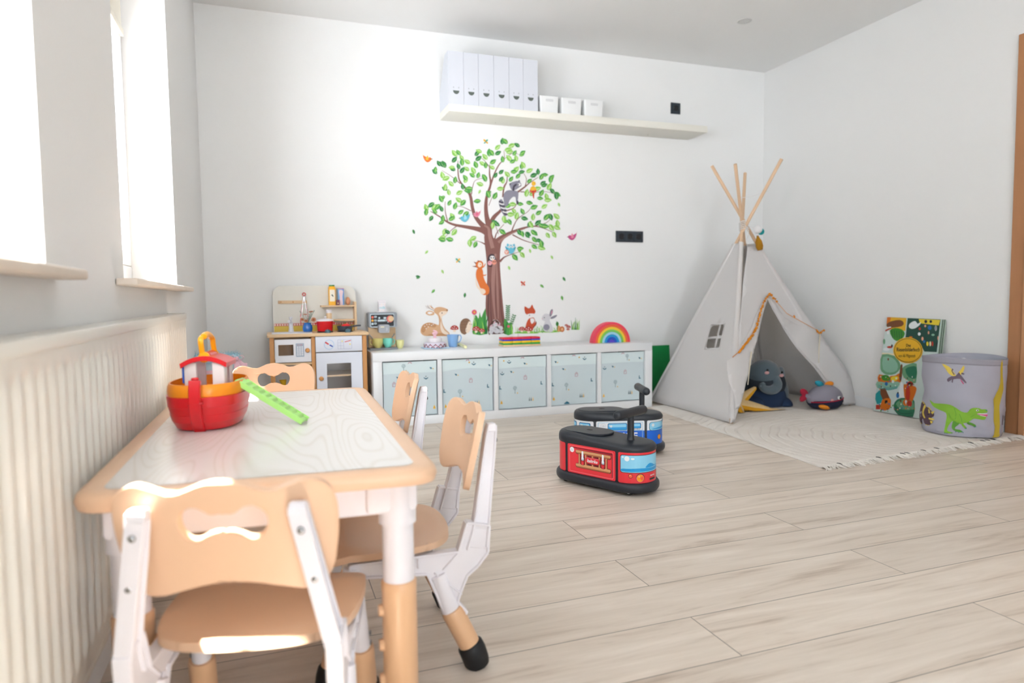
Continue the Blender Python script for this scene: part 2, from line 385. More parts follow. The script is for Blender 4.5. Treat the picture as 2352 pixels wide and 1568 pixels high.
for a,b in zip(rings,rings[1:]):
    for j in range(len(a)): mb.face([a[j],a[(j+1)%len(a)],b[(j+1)%len(a)],b[j]])
mb.face(rings[0]); mb.face(rings[-1])
obj('rim',mb,peach,tb,ang=.9)
obj('tabletop',MB().poly(table_loop(.0365,.022,8),lambda a,b,t:V((a,b,TZ)),0).poly(table_loop(.0365,.022,8),lambda a,b,t:V((a,b,TZ-.0007)),0),table_top_material(),tb)
def tb_box(mb,a0,a1,b0,b1,z0,z1):
    c=[tq(a0,b0),tq(a1,b0),tq(a1,b1),tq(a0,b1)]
    v=mb.vs([(q.x,q.y,z0) for q in c]+[(q.x,q.y,z1) for q in c])
    for q in ((3,2,1,0),(4,5,6,7),(0,1,5,4),(1,2,6,5),(2,3,7,6),(3,0,4,7)): mb.face([v[i] for i in q])
mb=MB(); tb_box(mb,.10,.90,.055,.075,.395,.452); tb_box(mb,.10,.90,.925,.945,.395,.452); tb_box(mb,.075,.115,.06,.94,.395,.452); tb_box(mb,.885,.925,.06,.94,.395,.452)
obj('apron',mb,white_pl,tb,bevel=.004)
for a,b in ((.115,.075),(.885,.075),(.115,.925),(.885,.925)):
    c=tq(a,b); s=1 if a>.5 else -1
    mb=MB(); mb.box((c.x-s*.012,c.y+(.006 if b<.5 else -.006),.4255),(.085,.066,.056),bev=.008); mb.cyl((c.x,c.y,.375),(c.x,c.y,.452),.0315,n=28); lb=mb
    mb.cyl((c.x,c.y,.255),(c.x,c.y,.376),.0265,n=28)
    up=obj('leg',mb,white_pl,tb)
    mb=MB(); mb.lathe([(.0275,.015),(.0295,.02),(.0295,.255),(.0300,.262),(.0300,.272),(.0275,.276)],(c.x,c.y,0),32)
    for z in (.225,.165,.105): mb.cyl((c.x-s*.028,c.y,z),(c.x-s*.036,c.y,z),.011,.009,16)
    lo=obj('lower_tube',mb,peach2,up)
    obj('foot',MB().lathe([(.020,0),(.029,.004),(.031,.016),(.030,.028),(.0296,.028)],(c.x,c.y,0),28),rubber,up)
def half(pts): # mirror a half outline given from top middle to bottom middle
    r=smooth_loop(pts,4,False); l=[(-x,z) for x,z in r[::-1]][1:-1]
    return r+l
def make_chair(name,label):
    t=thing(name,label,'chair',(0,0,0),'peach and white toddler chairs around the play table')
    out=half([(0,.519),(.022,.517),(.058,.504),(.084,.510),(.107,.516),(.128,.508),(.140,.488),(.142,.455),(.138,.415),(.132,.385),(.119,.363),(.097,.356),(.060,.366),(.030,.374),(0,.377)])
    hol=half([(0,.477),(.010,.476),(.017,.478),(.030,.486),(.044,.484),(.054,.473),(.055,.457),(.047,.442),(.034,.439),(.020,.446),(.009,.449),(0,.448)])
    def bm(a,z,tt): return V((a,-.150-.21*(z-.35)+.024*(a/.142)**2-.004*math.sin((z-.35)*9),z))
    cuts=[i*.0148 for i in range(-9,10)]; cz=[.37,.40,.43,.46,.49]
    mb=MB().poly(out,bm,0,cuts,0,cz,[hol])
    obj('backrest',mb,peach,t,solid=.013,ang=.7,bevel=.004)
    so=half([(0,.155),(.06,.156),(.115,.150),(.140,.132),(.151,.09),(.152,.03),(.145,-.03),(.128,-.075),(.095,-.100),(.05,-.111),(0,-.114)])
    def sm(a,b,tt):
        d=max(0,1-((a/.13)**2+((b-.02)/.12)**2)); e=max(0,b-.10)*.25
        return V((a,b,.258-.012*d-e+.006*max(0,-b-.06)*8))
    mb=MB().poly(so,sm,0,[i*.02 for i in range(-7,8)],0,[i*.02 for i in range(-5,8)])
    obj('seat',mb,peach,t,solid=.013,ang=.7,bevel=.004)
    for s in (-1,1):
        mb=MB()
        def SX(z): return s*(.098+(.135-.098)*min(1,max(0,(.48-z)/.2)))
        path=[(.0,-.196,.486),(0,-.193,.47),(0,-.184,.42),(0,-.175,.37),(0,-.166,.32),(0,-.158,.28),(0,-.150,.245)]
        path=[V((SX(p[2]),p[1],p[2])) for p in path]
        wd=[.020,.024,.028,.030,.033,.037,.044]
        sq=[(-.5,-.5),(.5,-.5),(.5,.5),(-.5,.5)]
        mb.tube(path,[(.013,w_) for w_ in wd],sec=sq,up=(1,0,0))
        for q in (-1,1): mb.tube([p+V((0,q*(w_/2-.002),0)) for p,w_ in zip(path,wd)],[(.024,.004)]*7,sec=sq,up=(1,0,0))
        mb.tube([path[0]+V((0,0,-.012)),path[0]+V((0,.001,.004))],[(.024,.021),(.020,.016)],sec=sq,up=(1,0,0))
        pl=[(-.130,.30),(-.177,.29),(-.173,.234),(-.152,.209),(-.129,.192),(-.115,.16),(-.108,.14),(-.128,.116),(-.090,.102),(-.048,.206),(.100,.218),(.100,.243),(-.112,.243)]
        xx=s*.135
        mb.prism(pl,lambda a,b,q:V((xx+q,a,b)),-.006,.006)
        # raised rim round the plate gives the moulded recesses
        for i in range(len(pl)):
            a=pl[i]; b=pl[(i+1)%len(pl)]; d=V((b[0]-a[0],b[1]-a[1])); 
            mb.tube([V((xx,a[0],a[1])),V((xx,b[0],b[1]))],[(.023,.005)]*2,sec=sq,up=(1,0,0))
        for a,b in (((-.079,.210),(-.114,.243)),((-.062,.206),(-.118,.155)),((.02,.22),(.02,.243)),((-.03,.22),(-.03,.243))): mb.tube([V((xx,a[0],a[1])),V((xx,b[0],b[1]))],[(.021,.003)]*2,sec=sq,up=(1,0,0))
        mb.tube([V((xx,-.070,.20)),V((s*.137,-.100,.112))],[(.030,.034),(.036,.040)],sec=[(.5*math.cos(2*PI*i/16),.5*math.sin(2*PI*i/16)) for i in range(16)],up=(1,0,0))
        mb.tube([V((xx,.098,.235)),V((s*.137,.122,.115))],[(.024,.028),(.034,.036)],sec=[(.5*math.cos(2*PI*i/16),.5*math.sin(2*PI*i/16)) for i in range(16)],up=(1,0,0))
        fr=obj('side_frame',mb,white_pl,t,bevel=.0015)
        for i_,z in ((1,.455),(3,.385)):
            y=-.193 if z>.42 else -.179
            obj('screw',MB().ball((SX(z),y-.012,z),(.005,.003,.005),12,8),steel,fr)
        for z in (.155,.135): obj('screw',MB().ball((s*.137+s*.017,.113+(.155-z)*.2,z),(.002,.005,.005),12,8),steel,fr)
        for y0,z0,y1 in ((-.096,.126,-.146),(.118,.128,.146)):
            a=V((s*.137,y0,z0)); b=V((s*.141,y1*1.0,.018)); d=(b-a)
            lg=obj('leg',MB().tube([a,a+d*.06,b],[.0205,.0225,.0215],24),peach2,t)
            mb=MB(); R=d.to_track_quat('-Z','Y').to_matrix()
            e=V((s*.1415,y1+(.004 if y1>0 else -.004),0)); 
            mb.tube([a+d*.70,a+d*.74,a+d*.86,b+V((0,0,-.006)),e+V((0,0,.003)),e],[.0228,.0262,.0270,.0262,.0225,.015],24)
            obj('rubber_foot',mb,rubber,lg)
    obj('seat_crossbar',MB().bb(-.125,.125,-.03,.0,.222,.238,bev=.002).bb(-.125,.125,.05,.08,.222,.236,bev=.002),white_pl,t)
    return t
ch=make_chair('toddler_chair','peach chair at the near end of the table, its back turned to the viewer')
def place(o,x,y,deg,z=0): o.matrix_basis=Matrix.Translation((x,y,z))@Matrix.Rotation(R_(deg),4,'Z')
def R_(a): return a*PI/180
c2=copy_tree(ch); c2['label']='peach chair on the long side of the table, black rubber foot in full view'
c3=copy_tree(ch); c3['label']='peach chair on the long side of the table, overlapping the leftmost storage box'
c4=copy_tree(ch); c4['label']='peach chair at the far end of the table, in front of the toy kitchen'
place(ch,-.026,1.112,-13); place(c2,.232,1.425,88); place(c3,.228,2.06,88); place(c4,.008,2.41,181)
# ---------------------------------------------------------------- radiator
rad_m=mat('cream_radiator_enamel','#e6e4dc',.3,.5)
FX=-.287; RY0,RY1,RZ0,RZ1=.22,2.69,.165,.706
rd=thing('radiator','long cream ribbed panel radiator under the windows on the left wall','radiator',(-.31,1.45,.165))
mb=MB(); P=.046; ny=int((RY1-RY0)/P*10); zs=[RZ0,RZ0+.012,RZ0+.030,RZ0+.040,RZ0+.052,.3,.42,.54,.630,.645,.658,.664,RZ1-.022,RZ1]
def rib(y,z):
    a=min(1,max(0,(z-(RZ0+.034))/.018))*min(1,max(0,(.662-z)/.020))
    c=math.cos(2*PI*(y-1.007)/P); c=max(-.45,min(.55,c))/.55
    k=min(1,(y-RY0)/.04,(RY1-y)/.04)
    return a*.0055*c*max(0,k)-.0035*a
grid=[mb.vs([(FX+rib(RY0+(RY1-RY0)*i/ny,z),RY0+(RY1-RY0)*i/ny,z) for i in range(ny+1)]) for z in zs]
for a,b in zip(grid,grid[1:]):
    for i in range(ny): mb.face([a[i],a[i+1],b[i+1],b[i]])
obj('front_panel',mb,rad_m,rd,ang=1.2)
mb=MB(); mb.bb(FX-.004,FX+.003,RY0,RY1,RZ1-.020,RZ1+.0005,bev=.002); mb.bb(FX-.003,FX+.001,RY0,RY1,RZ0-.004,RZ0+.006,bev=.001)
obj('edge_strip',mb,rad_m,rd)
mb=MB(); mb.bb(FX-.004,FX-.012,RY0+.01,RY1-.01,RZ1-.004,RZ1); mb.bb(LX+.004,LX+.014,RY0+.01,RY1-.01,RZ1-.004,RZ1)
y=RY0+.02
while y<RY1-.03: mb.bb(LX+.006,FX-.005,y,y+.022,RZ1-.004,RZ1-.0005); y+=.031
obj('top_grille',mb,rad_m,rd,smooth=False)
mb=MB(); mb.bb(LX+.004,FX-.001,RY1-.003,RY1+.0015,RZ0,RZ1+.002,bev=.001); mb.bb(LX+.004,FX-.001,RY0-.002,RY0+.002,RZ0,RZ1+.002,bev=.001); obj('side_cover',mb,rad_m,rd)
mb=MB(); mb.bb(LX+.003,LX+.012,RY0+.02,RY1-.02,RZ0+.01,RZ1-.01); obj('rear_panel',mb,rad_m,rd,smooth=False)
mb=MB(); mb.tube([(LX+.035,RY1-.06,RZ0+.02),(LX+.035,RY1-.06,0)],.008,12); mb.tube([(LX+.035,RY1-.11,RZ0+.02),(LX+.035,RY1-.11,0)],.008,12); obj('pipe',mb,rad_m,rd)
# ---------------------------------------------------------------- ark boat on the table
red=mat('toy_red','#d8121f',.28,.5,coat=.2); orange=mat('toy_orange','#f0900f',.3,.5); yel=mat('toy_yellow_orange','#f7a90e',.3,.5); whiteT=mat('toy_white','#e6e0dc',.35)
B0=V((-.130,1.612,TZ+.0008)); A_=R_(-9)
bt=thing('toy_ark','red and orange toy ark boat with roofed cabin and carrying handle on the table','toy boat',B0)
ca,sa=math.cos(A_),math.sin(A_)
def bl(x,y,z): return B0+V((x*ca-y*sa,x*sa+y*ca,z))
def hull(n,hw,hl,z,p=2.5,t0=0): 
    out=[]
    for i in range(n):
        t=2*PI*i/n; c,s=math.cos(t),math.sin(t)
        out.append(bl(hw*math.copysign(abs(c)**(2/p),c),hl*math.copysign(abs(s)**(2/p),s)*(1+.0*s),z))
    return out
def loft(mb,rings,cap0=True,cap1=True):
    r=[mb.vs(q) for q in rings]
    for a,b in zip(r,r[1:]):
        for j in range(len(a)): mb.face([a[j],a[(j+1)%len(a)],b[(j+1)%len(a)],b[j]])
    if cap0: mb.face(r[0][::-1])
    if cap1: mb.face(r[-1])
pr=[(.054,.088,0),(.062,.096,.003),(.070,.105,.018),(.0705,.1055,.0185),(.0745,.110,.034),(.073,.1096,.0345),(.077,.1135,.050),(.0775,.114,.0505),(.0795,.116,.072)]
rg=[]
for hw,hl,z in pr: rg.append(hull(64,hw,hl,z))
rg.append(hull(64,.0755,.112,.0725))
mb=MB(); loft(mb,rg); obj('hull',mb,red,bt,ang=.35)
mb=MB(); loft(mb,[hull(64,.0765,.1125,.0726),hull(64,.0775,.1135,.082),hull(64,.0765,.1115,.091),hull(64,.0735,.108,.0975),hull(64,.0710,.1055,.0975),hull(64,.072,.106,.085),hull(64,.07,.104,.07)],False,True); obj('deck_rim',mb,orange,bt,ang=.7)
for s in (-1,1):
    mb=MB()
    mb.tube([bl(0,s*p[0],p[1]) for p in [(.088,0),(.108,.018),(.120,.045),(.123,.07),(.121,.09),(.116,.108)]],[(.022,.012)]*6,sec=[(-.5,-.5),(.5,-.5),(.5,.5),(-.5,.5)],up=(ca,sa,0))
    mb.box(bl(0,s*.122,.062),(.030,.012,.006),Matrix.Rotation(A_,3,'Z'),bev=.002); mb.box(bl(0,s*.115,.111),(.014,.010,.006),Matrix.Rotation(A_,3,'Z'),bev=.002)
    obj('bow_post',mb,red,bt,bevel=.002)
Rz=Matrix.Rotation(A_,3,'Z')
for x in (-.028,.028):
    for y in (-.038,.038):
        mb=MB(); mb.box(bl(x,y,.104),(.024,.006,.068),Rz); mb.box(bl(x+math.copysign(.0105,x),y*.74,.104),(.005,.020,.068),Rz)
        obj('cabin_wall',mb,whiteT,bt,bevel=.001)
obj('shutter_piece',MB().box(bl(-.0435,-.030,.112),(.004,.016,.036),Rz,bev=.0015),mat('toy_blue','#1f5fc0',.4),bt)
mb=MB(); n=14
prof=[(-.047+.094*i/n,.137+.015*(1-((-.047+.094*i/n)/.047)**2)) for i in range(n+1)]; prof2=[(x*.97,z-.010) for x,z in prof[::-1]]
mb.prism(prof+prof2,lambda a,b,q:bl(a,q,b),-.048,.048); obj('roof',mb,red,bt,bevel=.0015)
mb=MB(); mb.cyl(bl(0,-.022,.149),bl(0,.040,.149),.0105,n=24); obj('ridge_hinge',mb,red,bt)
mb=MB()
hp=smooth_loop([(-.034,.150),(-.040,.168),(-.044,.186),(-.030,.194),(-.004,.196),(.018,.192),(.028,.184),(.032,.168),(.040,.150)],4,False)
mb.tube([bl(0+.004*math.sin(y*30),y,z) for y,z in hp],[(.012,.0065)]*len(hp),sec=[(.5*math.cos(2*PI*i/12),.5*math.sin(2*PI*i/12)) for i in range(12)],up=(ca,sa,0))
for y in (-.036,.042): mb.cyl(bl(0,y-.004,.149),bl(0,y+.004,.149),.0115,n=24)
mb.tube([bl(0,y,z) for y,z in hp[11:23]],.0068,12)
obj('carrying_handle',mb,yel,bt,bevel=.001)
# ramp
gr_m=mat('toy_light_green','#a6dc78',.35)
a=ay(556,879,1.575); e=az(700,968,TZ+.004); d=(e-a); L_=d.length; dn=d.normalized(); sd=V((0,0,1)).cross(dn).normalized(); up=dn.cross(sd).normalized()
if up.z<0: up=-up
rp=thing('toy_ramp','light green ribbed toy ramp leaning from the ark to the tabletop','toy ramp',e)
mb=MB(); wv=.019
mb.prism([(0,0),(L_,0),(L_,.005),(0,.005)],lambda p,q,t:a+dn*p+up*q+sd*t,-wv,wv)
mb.prism([(-.012,-.006),(0,0),(0,.005),(-.010,.005)],lambda p,q,t:a+dn*p+up*q+sd*t,-wv,wv)
for s in (-1,1): mb.prism([(0,-.004),(L_,-.0035),(L_,.008),(0,.008)],lambda p,q,t:a+dn*p+up*q+sd*(s*wv+t),-.0015,.0015)
for i in range(9): q0=.008+i*(L_-.012)/9; mb.prism([(q0,.0045),(q0+.010,.0045),(q0+.004,.0085),(q0,.0085)],lambda p,q,t:a+dn*p+up*q+sd*t,-wv+.003,wv-.003)
obj('ramp_board',mb,gr_m,rp,bevel=.0008)
# ---------------------------------------------------------------- low storage unit with fabric boxes
CX0,CY,CH,CW,CD=.5494,3.9154,.4365,1.85,.40
cab_m=mat('white_foil_board','#eceef0',.32,.5)
cab=thing('storage_unit','long low white storage unit with five open bays against the back wall','storage unit',(CX0+CW/2,CY+CD/2,0))
T=.052; td=.026; bay=(CW-2*T-4*td)/5
mb=MB(); mb.bb(CX0,CX0+CW,CY,CY+CD,CH-T,CH,bev=.002); obj('top_board',mb,cab_m,cab)
mb=MB(); mb.bb(CX0,CX0+CW,CY,CY+CD,0,T,bev=.002); obj('bottom_board',mb,cab_m,cab)
for x in (CX0,CX0+CW-T): obj('side_panel',MB().bb(x,x+T,CY,CY+CD,T+.0003,CH-T-.0003,bev=.001),cab_m,cab)
for i in range(4): x=CX0+T+bay*(i+1)+td*i; obj('divider',MB().bb(x,x+td,CY+.002,CY+CD,T,CH-T),cab_m,cab,smooth=False)
obj('back_board',MB().bb(CX0+T,CX0+CW-T,CY+CD-.006,CY+CD-.001,T,CH-T),cab_m,cab,smooth=False)
fab=mat('pale_blue_fabric','#cfdde2',.85,.2,bump=.25,bscale=500); fab2=mat('mint_white_fabric','#dcebed',.85,.2,bump=.25,bscale=500)
ink=mat('print_petrol','#2f6d86',.8); inky=mat('print_mustard','#e8b63e',.8); inkr=mat('print_rose','#b9607c',.8); inkg=mat('print_grey_green','#7f9ea6',.8); inkd=mat('print_dark_teal','#24505c',.8)
PRM=[ink,inky,inkr,inkg,inkd]
def fmap(u,v,t): return V((u,0,v))
def tree_print(mb,x,z,f,s=1):
    mb.mi=3
    mb.poly([(x-.002*s,z-.022*s),(x+.002*s,z-.022*s),(x+.0015*s,z+.004*s),(x-.0015*s,z+.004*s)],f,.0004)
    for i in range(9):
        a=2*PI*i/9; mb.poly(circ(x+.011*s*math.cos(a),z+.013*s+.011*s*math.sin(a),.0028*s,n=6),f,.0004)
    for i in range(4):
        a=2*PI*i/4+.4; mb.poly(circ(x+.005*s*math.cos(a),z+.013*s+.005*s*math.sin(a),.0028*s,n=6),f,.0004)
    mb.mi=1; mb.poly(circ(x+.016*s,z-.019*s,.004*s,n=8),f,.0004)
def cone_print(mb,x,z,f,col,s=1):
    mb.mi=col; mb.poly([(x-.007*s,z-.007*s),(x+.007*s,z-.007*s),(x+.006*s,z),(x,z+.014*s),(x-.006*s,z)],f,.0004)
def firs(mb,x,z,f):
    for k,cc in ((-.012,4),(0,4),(.012,1)): 
        mb.mi=cc; mb.poly([(x+k-.004,z-.012),(x+k+.004,z-.012),(x+k,z+.014)],f,.0004)
def houseprint(mb,x,z,f):
    mb.mi=2
    o=[(x-.009,z-.013),(x+.009,z-.013),(x+.009,z+.006),(x,z+.014),(x-.009,z+.006)]; 
    for i in range(5):
        a=V(o[i]);b=V(o[(i+1)%5]); d=(b-a).normalized(); n=V((-d.y,d.x))*.0010; mb.poly([tuple(a-n),tuple(b-n),tuple(b+n),tuple(a+n)],f,.0004)
    mb.poly([(x-.005,z+.001),(x,z+.001),(x+.004,z+.006),(x,z+.007)],f,.0004)
def bird(mb,x,z,f):
    mb.mi=0; mb.poly([(x-.010,z+.006),(x+.003,z+.004),(x+.006,z-.004),(x-.002,z-.007)],f,.0004); mb.mi=1; mb.poly(circ(x+.012,z-.004,.0035,n=8),f,.0004)
def leafpr(mb,x,z,f):
    mb.mi=0; mb.poly([(x-.014,z+.002),(x,z-.006),(x+.014,z+.001),(x+.012,z-.006),(x,z-.013),(x-.012,z-.005)],f,.0004); mb.mi=4; mb.poly(circ(x,z+.006,.004,.003,8),f,.0004)
def boot(mb,x,z,f):
    mb.mi=0; mb.poly([(x-.004,z+.012),(x+.001,z+.012),(x+.001,z-.003),(x+.010,z-.006),(x+.010,z-.010),(x-.005,z-.010)],f,.0004)
boxL=['leftmost','second from left','middle','second from right','rightmost']
SHIFT=[(-.055,-.0),(0,0),(.0,.0),(-.01,.0),(-.02,0)]
for i in range(5):
    x0=CX0+T+(bay+td)*i+.006; x1=x0+bay-.012; z0=T+.002; z1=CH-T-.008; y0=CY+.014+.003*(i%2)
    t=thing('fabric_box','pale blue printed fabric storage box in the %s bay of the white unit'%boxL[i],'storage box',((x0+x1)/2,y0+.18,T),'printed fabric boxes in the storage unit')
    mb=MB(); h=.003
    mb.bb(x0,x1,y0,y0+h,z0,z1); mb.bb(x0,x1,y0+.35,y0+.35+h,z0,z1); mb.bb(x0,x0+h,y0+h,y0+.35,z0,z1); mb.bb(x1-h,x1,y0+h,y0+.35,z0,z1); mb.bb(x0,x1,y0,y0+.35,z0,z0+h)
    obj('box_body',mb,fab,t,smooth=False)
    # turned-down cuff, slightly wavy lower edge
    zc=z1-.068; mb=MB(); n=14; tp=[];bt_=[]
    amp=(.002,.012,.003,.002,.002)[i]
    lo=[(x0+(x1-x0)*k/n,zc+amp*math.sin(PI*k/n)) for k in range(n+1)]
    mb.prism([(x0-.001,z1+.001)]+lo[:0]+[(p[0],p[1]) for p in lo]+[(x1+.001,z1+.001)],lambda a,b,q:V((a,y0-q,b)),.0,.0035)
    obj('cuff',mb,fab2,t,smooth=False)
    fb=lambda a,b,q:V((a,y0-.0006-q,b)); fc=lambda a,b,q:V((a,y0-.0042-q,b))
    mb=MB(); X=lambda u:x0+(x1-x0)*u; Z=lambda v:z0+(z1-z0)*v; sx=SHIFT[i][0]
    tree_print(mb,X(.34)+sx*.2,Z(.36),fb,1.0); cone_print(mb,X(.055 if i else .95),Z(.13),fb,1,1.1); firs(mb,X(.68),Z(.17),fb); houseprint(mb,X(.56) if i else X(.2),Z(.60),fb); boot(mb,X(.90) if i not in (0,) else X(.80),Z(.47),fb); bird(mb,X(.27),Z(.72),fb)
    if i==3: mb.mi=0; mb.poly(smooth_loop([(X(.28),Z(.02)),(X(.40),Z(.02)),(X(.38),Z(.05)),(X(.34),Z(.07)),(X(.31),Z(.05))]),fb,.0004)
    if i in(0,2,4): leafpr(mb,X(.80) if i==0 else X(.04)+.012,Z(.70),fb)
    if i in (1,2,3): boot(mb,X(.03),Z(.42),fb)
    obj('printed_pattern',mb,PRM,t,smooth=False)
    mb=MB()
    if i in (0,4): tree_print(mb,X(.38 if i==0 else .6),Z(.93)-.012,fc,.9)
    else: leafpr(mb,X((0,.62,.22,.74,0)[i]),Z(.92),fc); mb.mi=1; mb.poly(circ(X((0,.53,.11,.62,0)[i]),Z(.94),.005,n=8),fc,.0004)
    bird(mb,X((.9,.94,.55,.10,.9)[i]),Z(.87),fc); mb.mi=2; mb.poly([(X(.46),z1-.012),(X(.5),z1-.004),(X(.54),z1-.012),(X(.52),z1-.002),(X(.48),z1-.002)],fc,.0004)
    obj('printed_pattern',mb,PRM,t,smooth=False)
# ---------------------------------------------------------------- things standing on the unit
ZT=CH+.0006
# rainbow stacker
c=az(1401,786,ZT); c.y=CY+.13
c=V((ay(1401,786,c.y).x,c.y,ZT)); Rr=(ay(1443,786,c.y).x-ay(1359,786,c.y).x)/2
rb=thing('rainbow_stacker','wooden rainbow stacking toy of nested coloured arches on the storage unit','stacking toy',c)
cols=['#ef4560','#f2693f','#f7d33c','#7dca5c','#a9dcf2','#1b9bd8','#1f55c8','#5b4ac8']
th=Rr/8.3
for i,k in enumerate(cols):
    ro=Rr-th*i; ri=max(ro-th*.95,0.0); n=36
    pts=[(ro*math.cos(PI*j/n),ro*math.sin(PI*j/n)) for j in range(n+1)]
    if i<7: pts+=[(ri*math.cos(PI*j/n),ri*math.sin(PI*j/n)) for j in range(n,-1,-1)]
    obj('arch',MB().prism(pts,lambda a,b,q:V((c.x+a,c.y+q,ZT+b)),-.028,.028),mat('rainbow_%d'%i,k,.45),rb,bevel=.002)
# peg block tray: four layers of four coloured blocks
a=az(1157,796,ZT); b=az(1242,793,ZT); yb=(a.y+b.y)/2; xa,xb=ay(1157,795,yb).x,ay(1242,795,yb).x
wood_l=mat('light_beech','#e3c39a',.45,.4,noise=.07,nscale=14,stretch=(1,6,6)); wood_o=mat('orange_beech','#cc9257',.45,.4,noise=.10,nscale=14,stretch=(6,6,1))
t=thing('block_tray','stack of red, blue, yellow and green toy blocks on a wooden tray','toy blocks',((xa+xb)/2,yb+.04,ZT),)
obj('tray',MB().bb(xa-.002,xb+.002,yb,yb+.10,ZT,ZT+.010,bev=.002),wood_l,t)
zz=ZT+.0103; hh=[(.0115,'#1f9a35'),(.0125,'#f3c21d'),(.010,'#1b2fb4'),(.0125,'#e01c3c')]
for h_,k in hh:
    mm=mat('block_'+k,k,.35)
    for j in range(4):
        w_=(xb-xa)/4; obj('block',MB().bb(xa+w_*j+.0008,xa+w_*(j+1)-.0008,yb+.005,yb+.095,zz,zz+h_-.0004,bev=.001),mm,t)
    zz+=h_
# toy cake on a tray
yk=az(1003,801,ZT).y; X=lambda u:ay(u,800,yk).x
pk=mat('icing_pink','#f1c3cf',.5); bl_=mat('pale_blue_wood','#bcd7ea',.5); wh=mat('toy_offwhite','#ece7ea',.5); rs=mat('rose_red','#b5344a',.5)
cx=X(1004); t=thing('toy_cake','pink and white toy cake with a bow on a pale blue tray','toy cake',(cx,yk+.05,ZT))
obj('tray',MB().bb(X(975),X(1034),yk,yk+.11,ZT,ZT+.008,bev=.003),bl_,t)
mb=MB().lathe([(.066,0),(.068,.003),(.068,.026),(.064,.030)],(cx,yk+.055,ZT+.0083),40); cb=obj('cake_layer',mb,mat('lavender_white','#e3ddea',.5),t)
mb=MB()
for k in range(26):
    a0=2*PI*k/26; a1=a0+PI/26*1.0
    for q,mi in ((0,0),(1,1)):
        mb.mi=mi
        z_=ZT+.018+.006*(1 if (k+q)%2 else -1); aa=a0+q*PI/26
        R=Matrix.Rotation(aa,3,'Z')@Matrix.Rotation((.6 if q else -.6),3,'X'); mb.box(V((cx,yk+.055,z_))+Matrix.Rotation(aa,3,'Z')@V((.0685,0,0)),(.002,.017,.004),R)
obj('icing_trim',mb,[rs,mat('dark_choc','#3a3340',.5)],cb,smooth=False)
obj('cake_layer',MB().lathe([(.042,0),(.044,.003),(.044,.022),(.040,.026)],(cx,yk+.055,ZT+.039),36),wh,t)
mb=MB()
mb.cyl((cx,yk+.055,ZT+.065),(cx,yk+.055,ZT+.085),.010,n=16)
mb.ball((cx-.006,yk+.05,ZT+.093),(.012,.010,.009)); mb.ball((cx+.008,yk+.05,ZT+.096),(.010,.009,.011)); mb.box((cx,yk+.05,ZT+.108),(.022,.016,.010),Matrix.Rotation(.3,3,'Y'),bev=.003)
obj('bow_topper',mb,pk,t)
# blue jug
yj=az(1044,797,ZT).y; cx=ay(1044,795,yj).x; r=(ay(1058,765,yj).x-ay(1031,765,yj).x)/2; jm=mat('baby_blue_plastic','#8db9ea',.35)
t=thing('toy_jug','light blue toy jug with handle beside the toy cake','toy jug',(cx,yj+r,ZT))
hj=.078
obj('jug_body',MB().lathe([(0,0),(r*.66,0),(r*.72,.004),(r,hj),(r*.94,hj),(r*.66,.006),(0,.006)],(cx,yj+r,ZT),36,cap=False),jm,t)
obj('handle',MB().tube(smooth_loop([(cx+r*.93,yj+r,ZT+hj*.92),(cx+r*1.25,yj+r,ZT+hj*.95),(cx+r*1.45,yj+r,ZT+hj*.75),(cx+r*1.25,yj+r,ZT+hj*.45),(cx+r*.82,yj+r,ZT+hj*.33)],4,False),.0035,10),jm,t)
# pale yellow chalk stub and white icing comb
p=az(1050,792,ZT); q=az(1070,800,ZT)
t=thing('toy_butter_roll','small pale yellow toy roll lying in front of the blue jug','toy food',p)
mb=MB(); R_y=.010; mb.tube([V((p.x,p.y-.012,ZT+R_y)),V((p.x+.002,p.y-.0125,ZT+R_y)),V((q.x-.002,q.y-.001,ZT+R_y)),V((q.x,q.y,ZT+R_y))],[R_y*.8,R_y,R_y,R_y*.8],18); obj('roll',mb,mat('butter_yellow','#f0eebc',.5),t)
p=az(1040,794,ZT)
t=thing('toy_icing_scoop','small white toy scoop lying at the foot of the blue jug','toy utensil',p)
mb=MB(); mb.ball((p.x-.008,p.y-.024,ZT+.006),(.011,.008,.005)); mb.tube([(p.x-.002,p.y-.026,ZT+.006),(p.x+.010,p.y-.042,ZT+.005)],[.003,.0025],10); obj('scoop',mb,wh,t)
# toy coffee machine
yc=az(878,803,ZT).y+.012; X=lambda u,v=760:ay(u,v,yc+.06).x; Z=lambda v,y=None:ay(878,v,yc+.06 if y is None else y).z
x0,x1=X(846),X(908); cxm=(x0+x1)/2
t=thing('toy_coffee_machine','wooden toy coffee machine with black chalk-style control panel on the storage unit','toy coffee machine',(cxm,yc+.06,ZT))
gy=mat('toy_grey','#8f959c',.45); gy2=mat('toy_grey_light','#a5a9b0',.45); blk=mat('panel_black','#10161e',.4)
obj('base',MB().bb(x0-.002,x1+.002,yc-.012,yc+.13,ZT,ZT+.010,bev=.002),gy,t)
zp0=Z(752,yc); zp1=Z(717,yc)
obj('back_board',MB().bb(x0,x1,yc+.055,yc+.075,ZT+.0103,zp1-.01,bev=.002),wood_l,t)
pn=obj('panel_head',MB().prism(rrect(x0-.004,zp0,x1+.002,zp1,.012),lambda a,b,q:V((a,yc+q,b)),0,.10),gy,t,bevel=.002)
fp=lambda a,b,q:V((a,yc-.0008-q,b))
P=lambda u,v:(ay(u,v,yc).x,ay(u,v,yc).z)
mb=MB(); wht=mat('print_white','#e6ecf0',.6)
def crp(u0,v0,u1,v1,r=.004): a=P(u0,v0);b=P(u1,v1); return rrect(min(a[0],b[0]),min(a[1],b[1]),max(a[0],b[0]),max(a[1],b[1]),r)
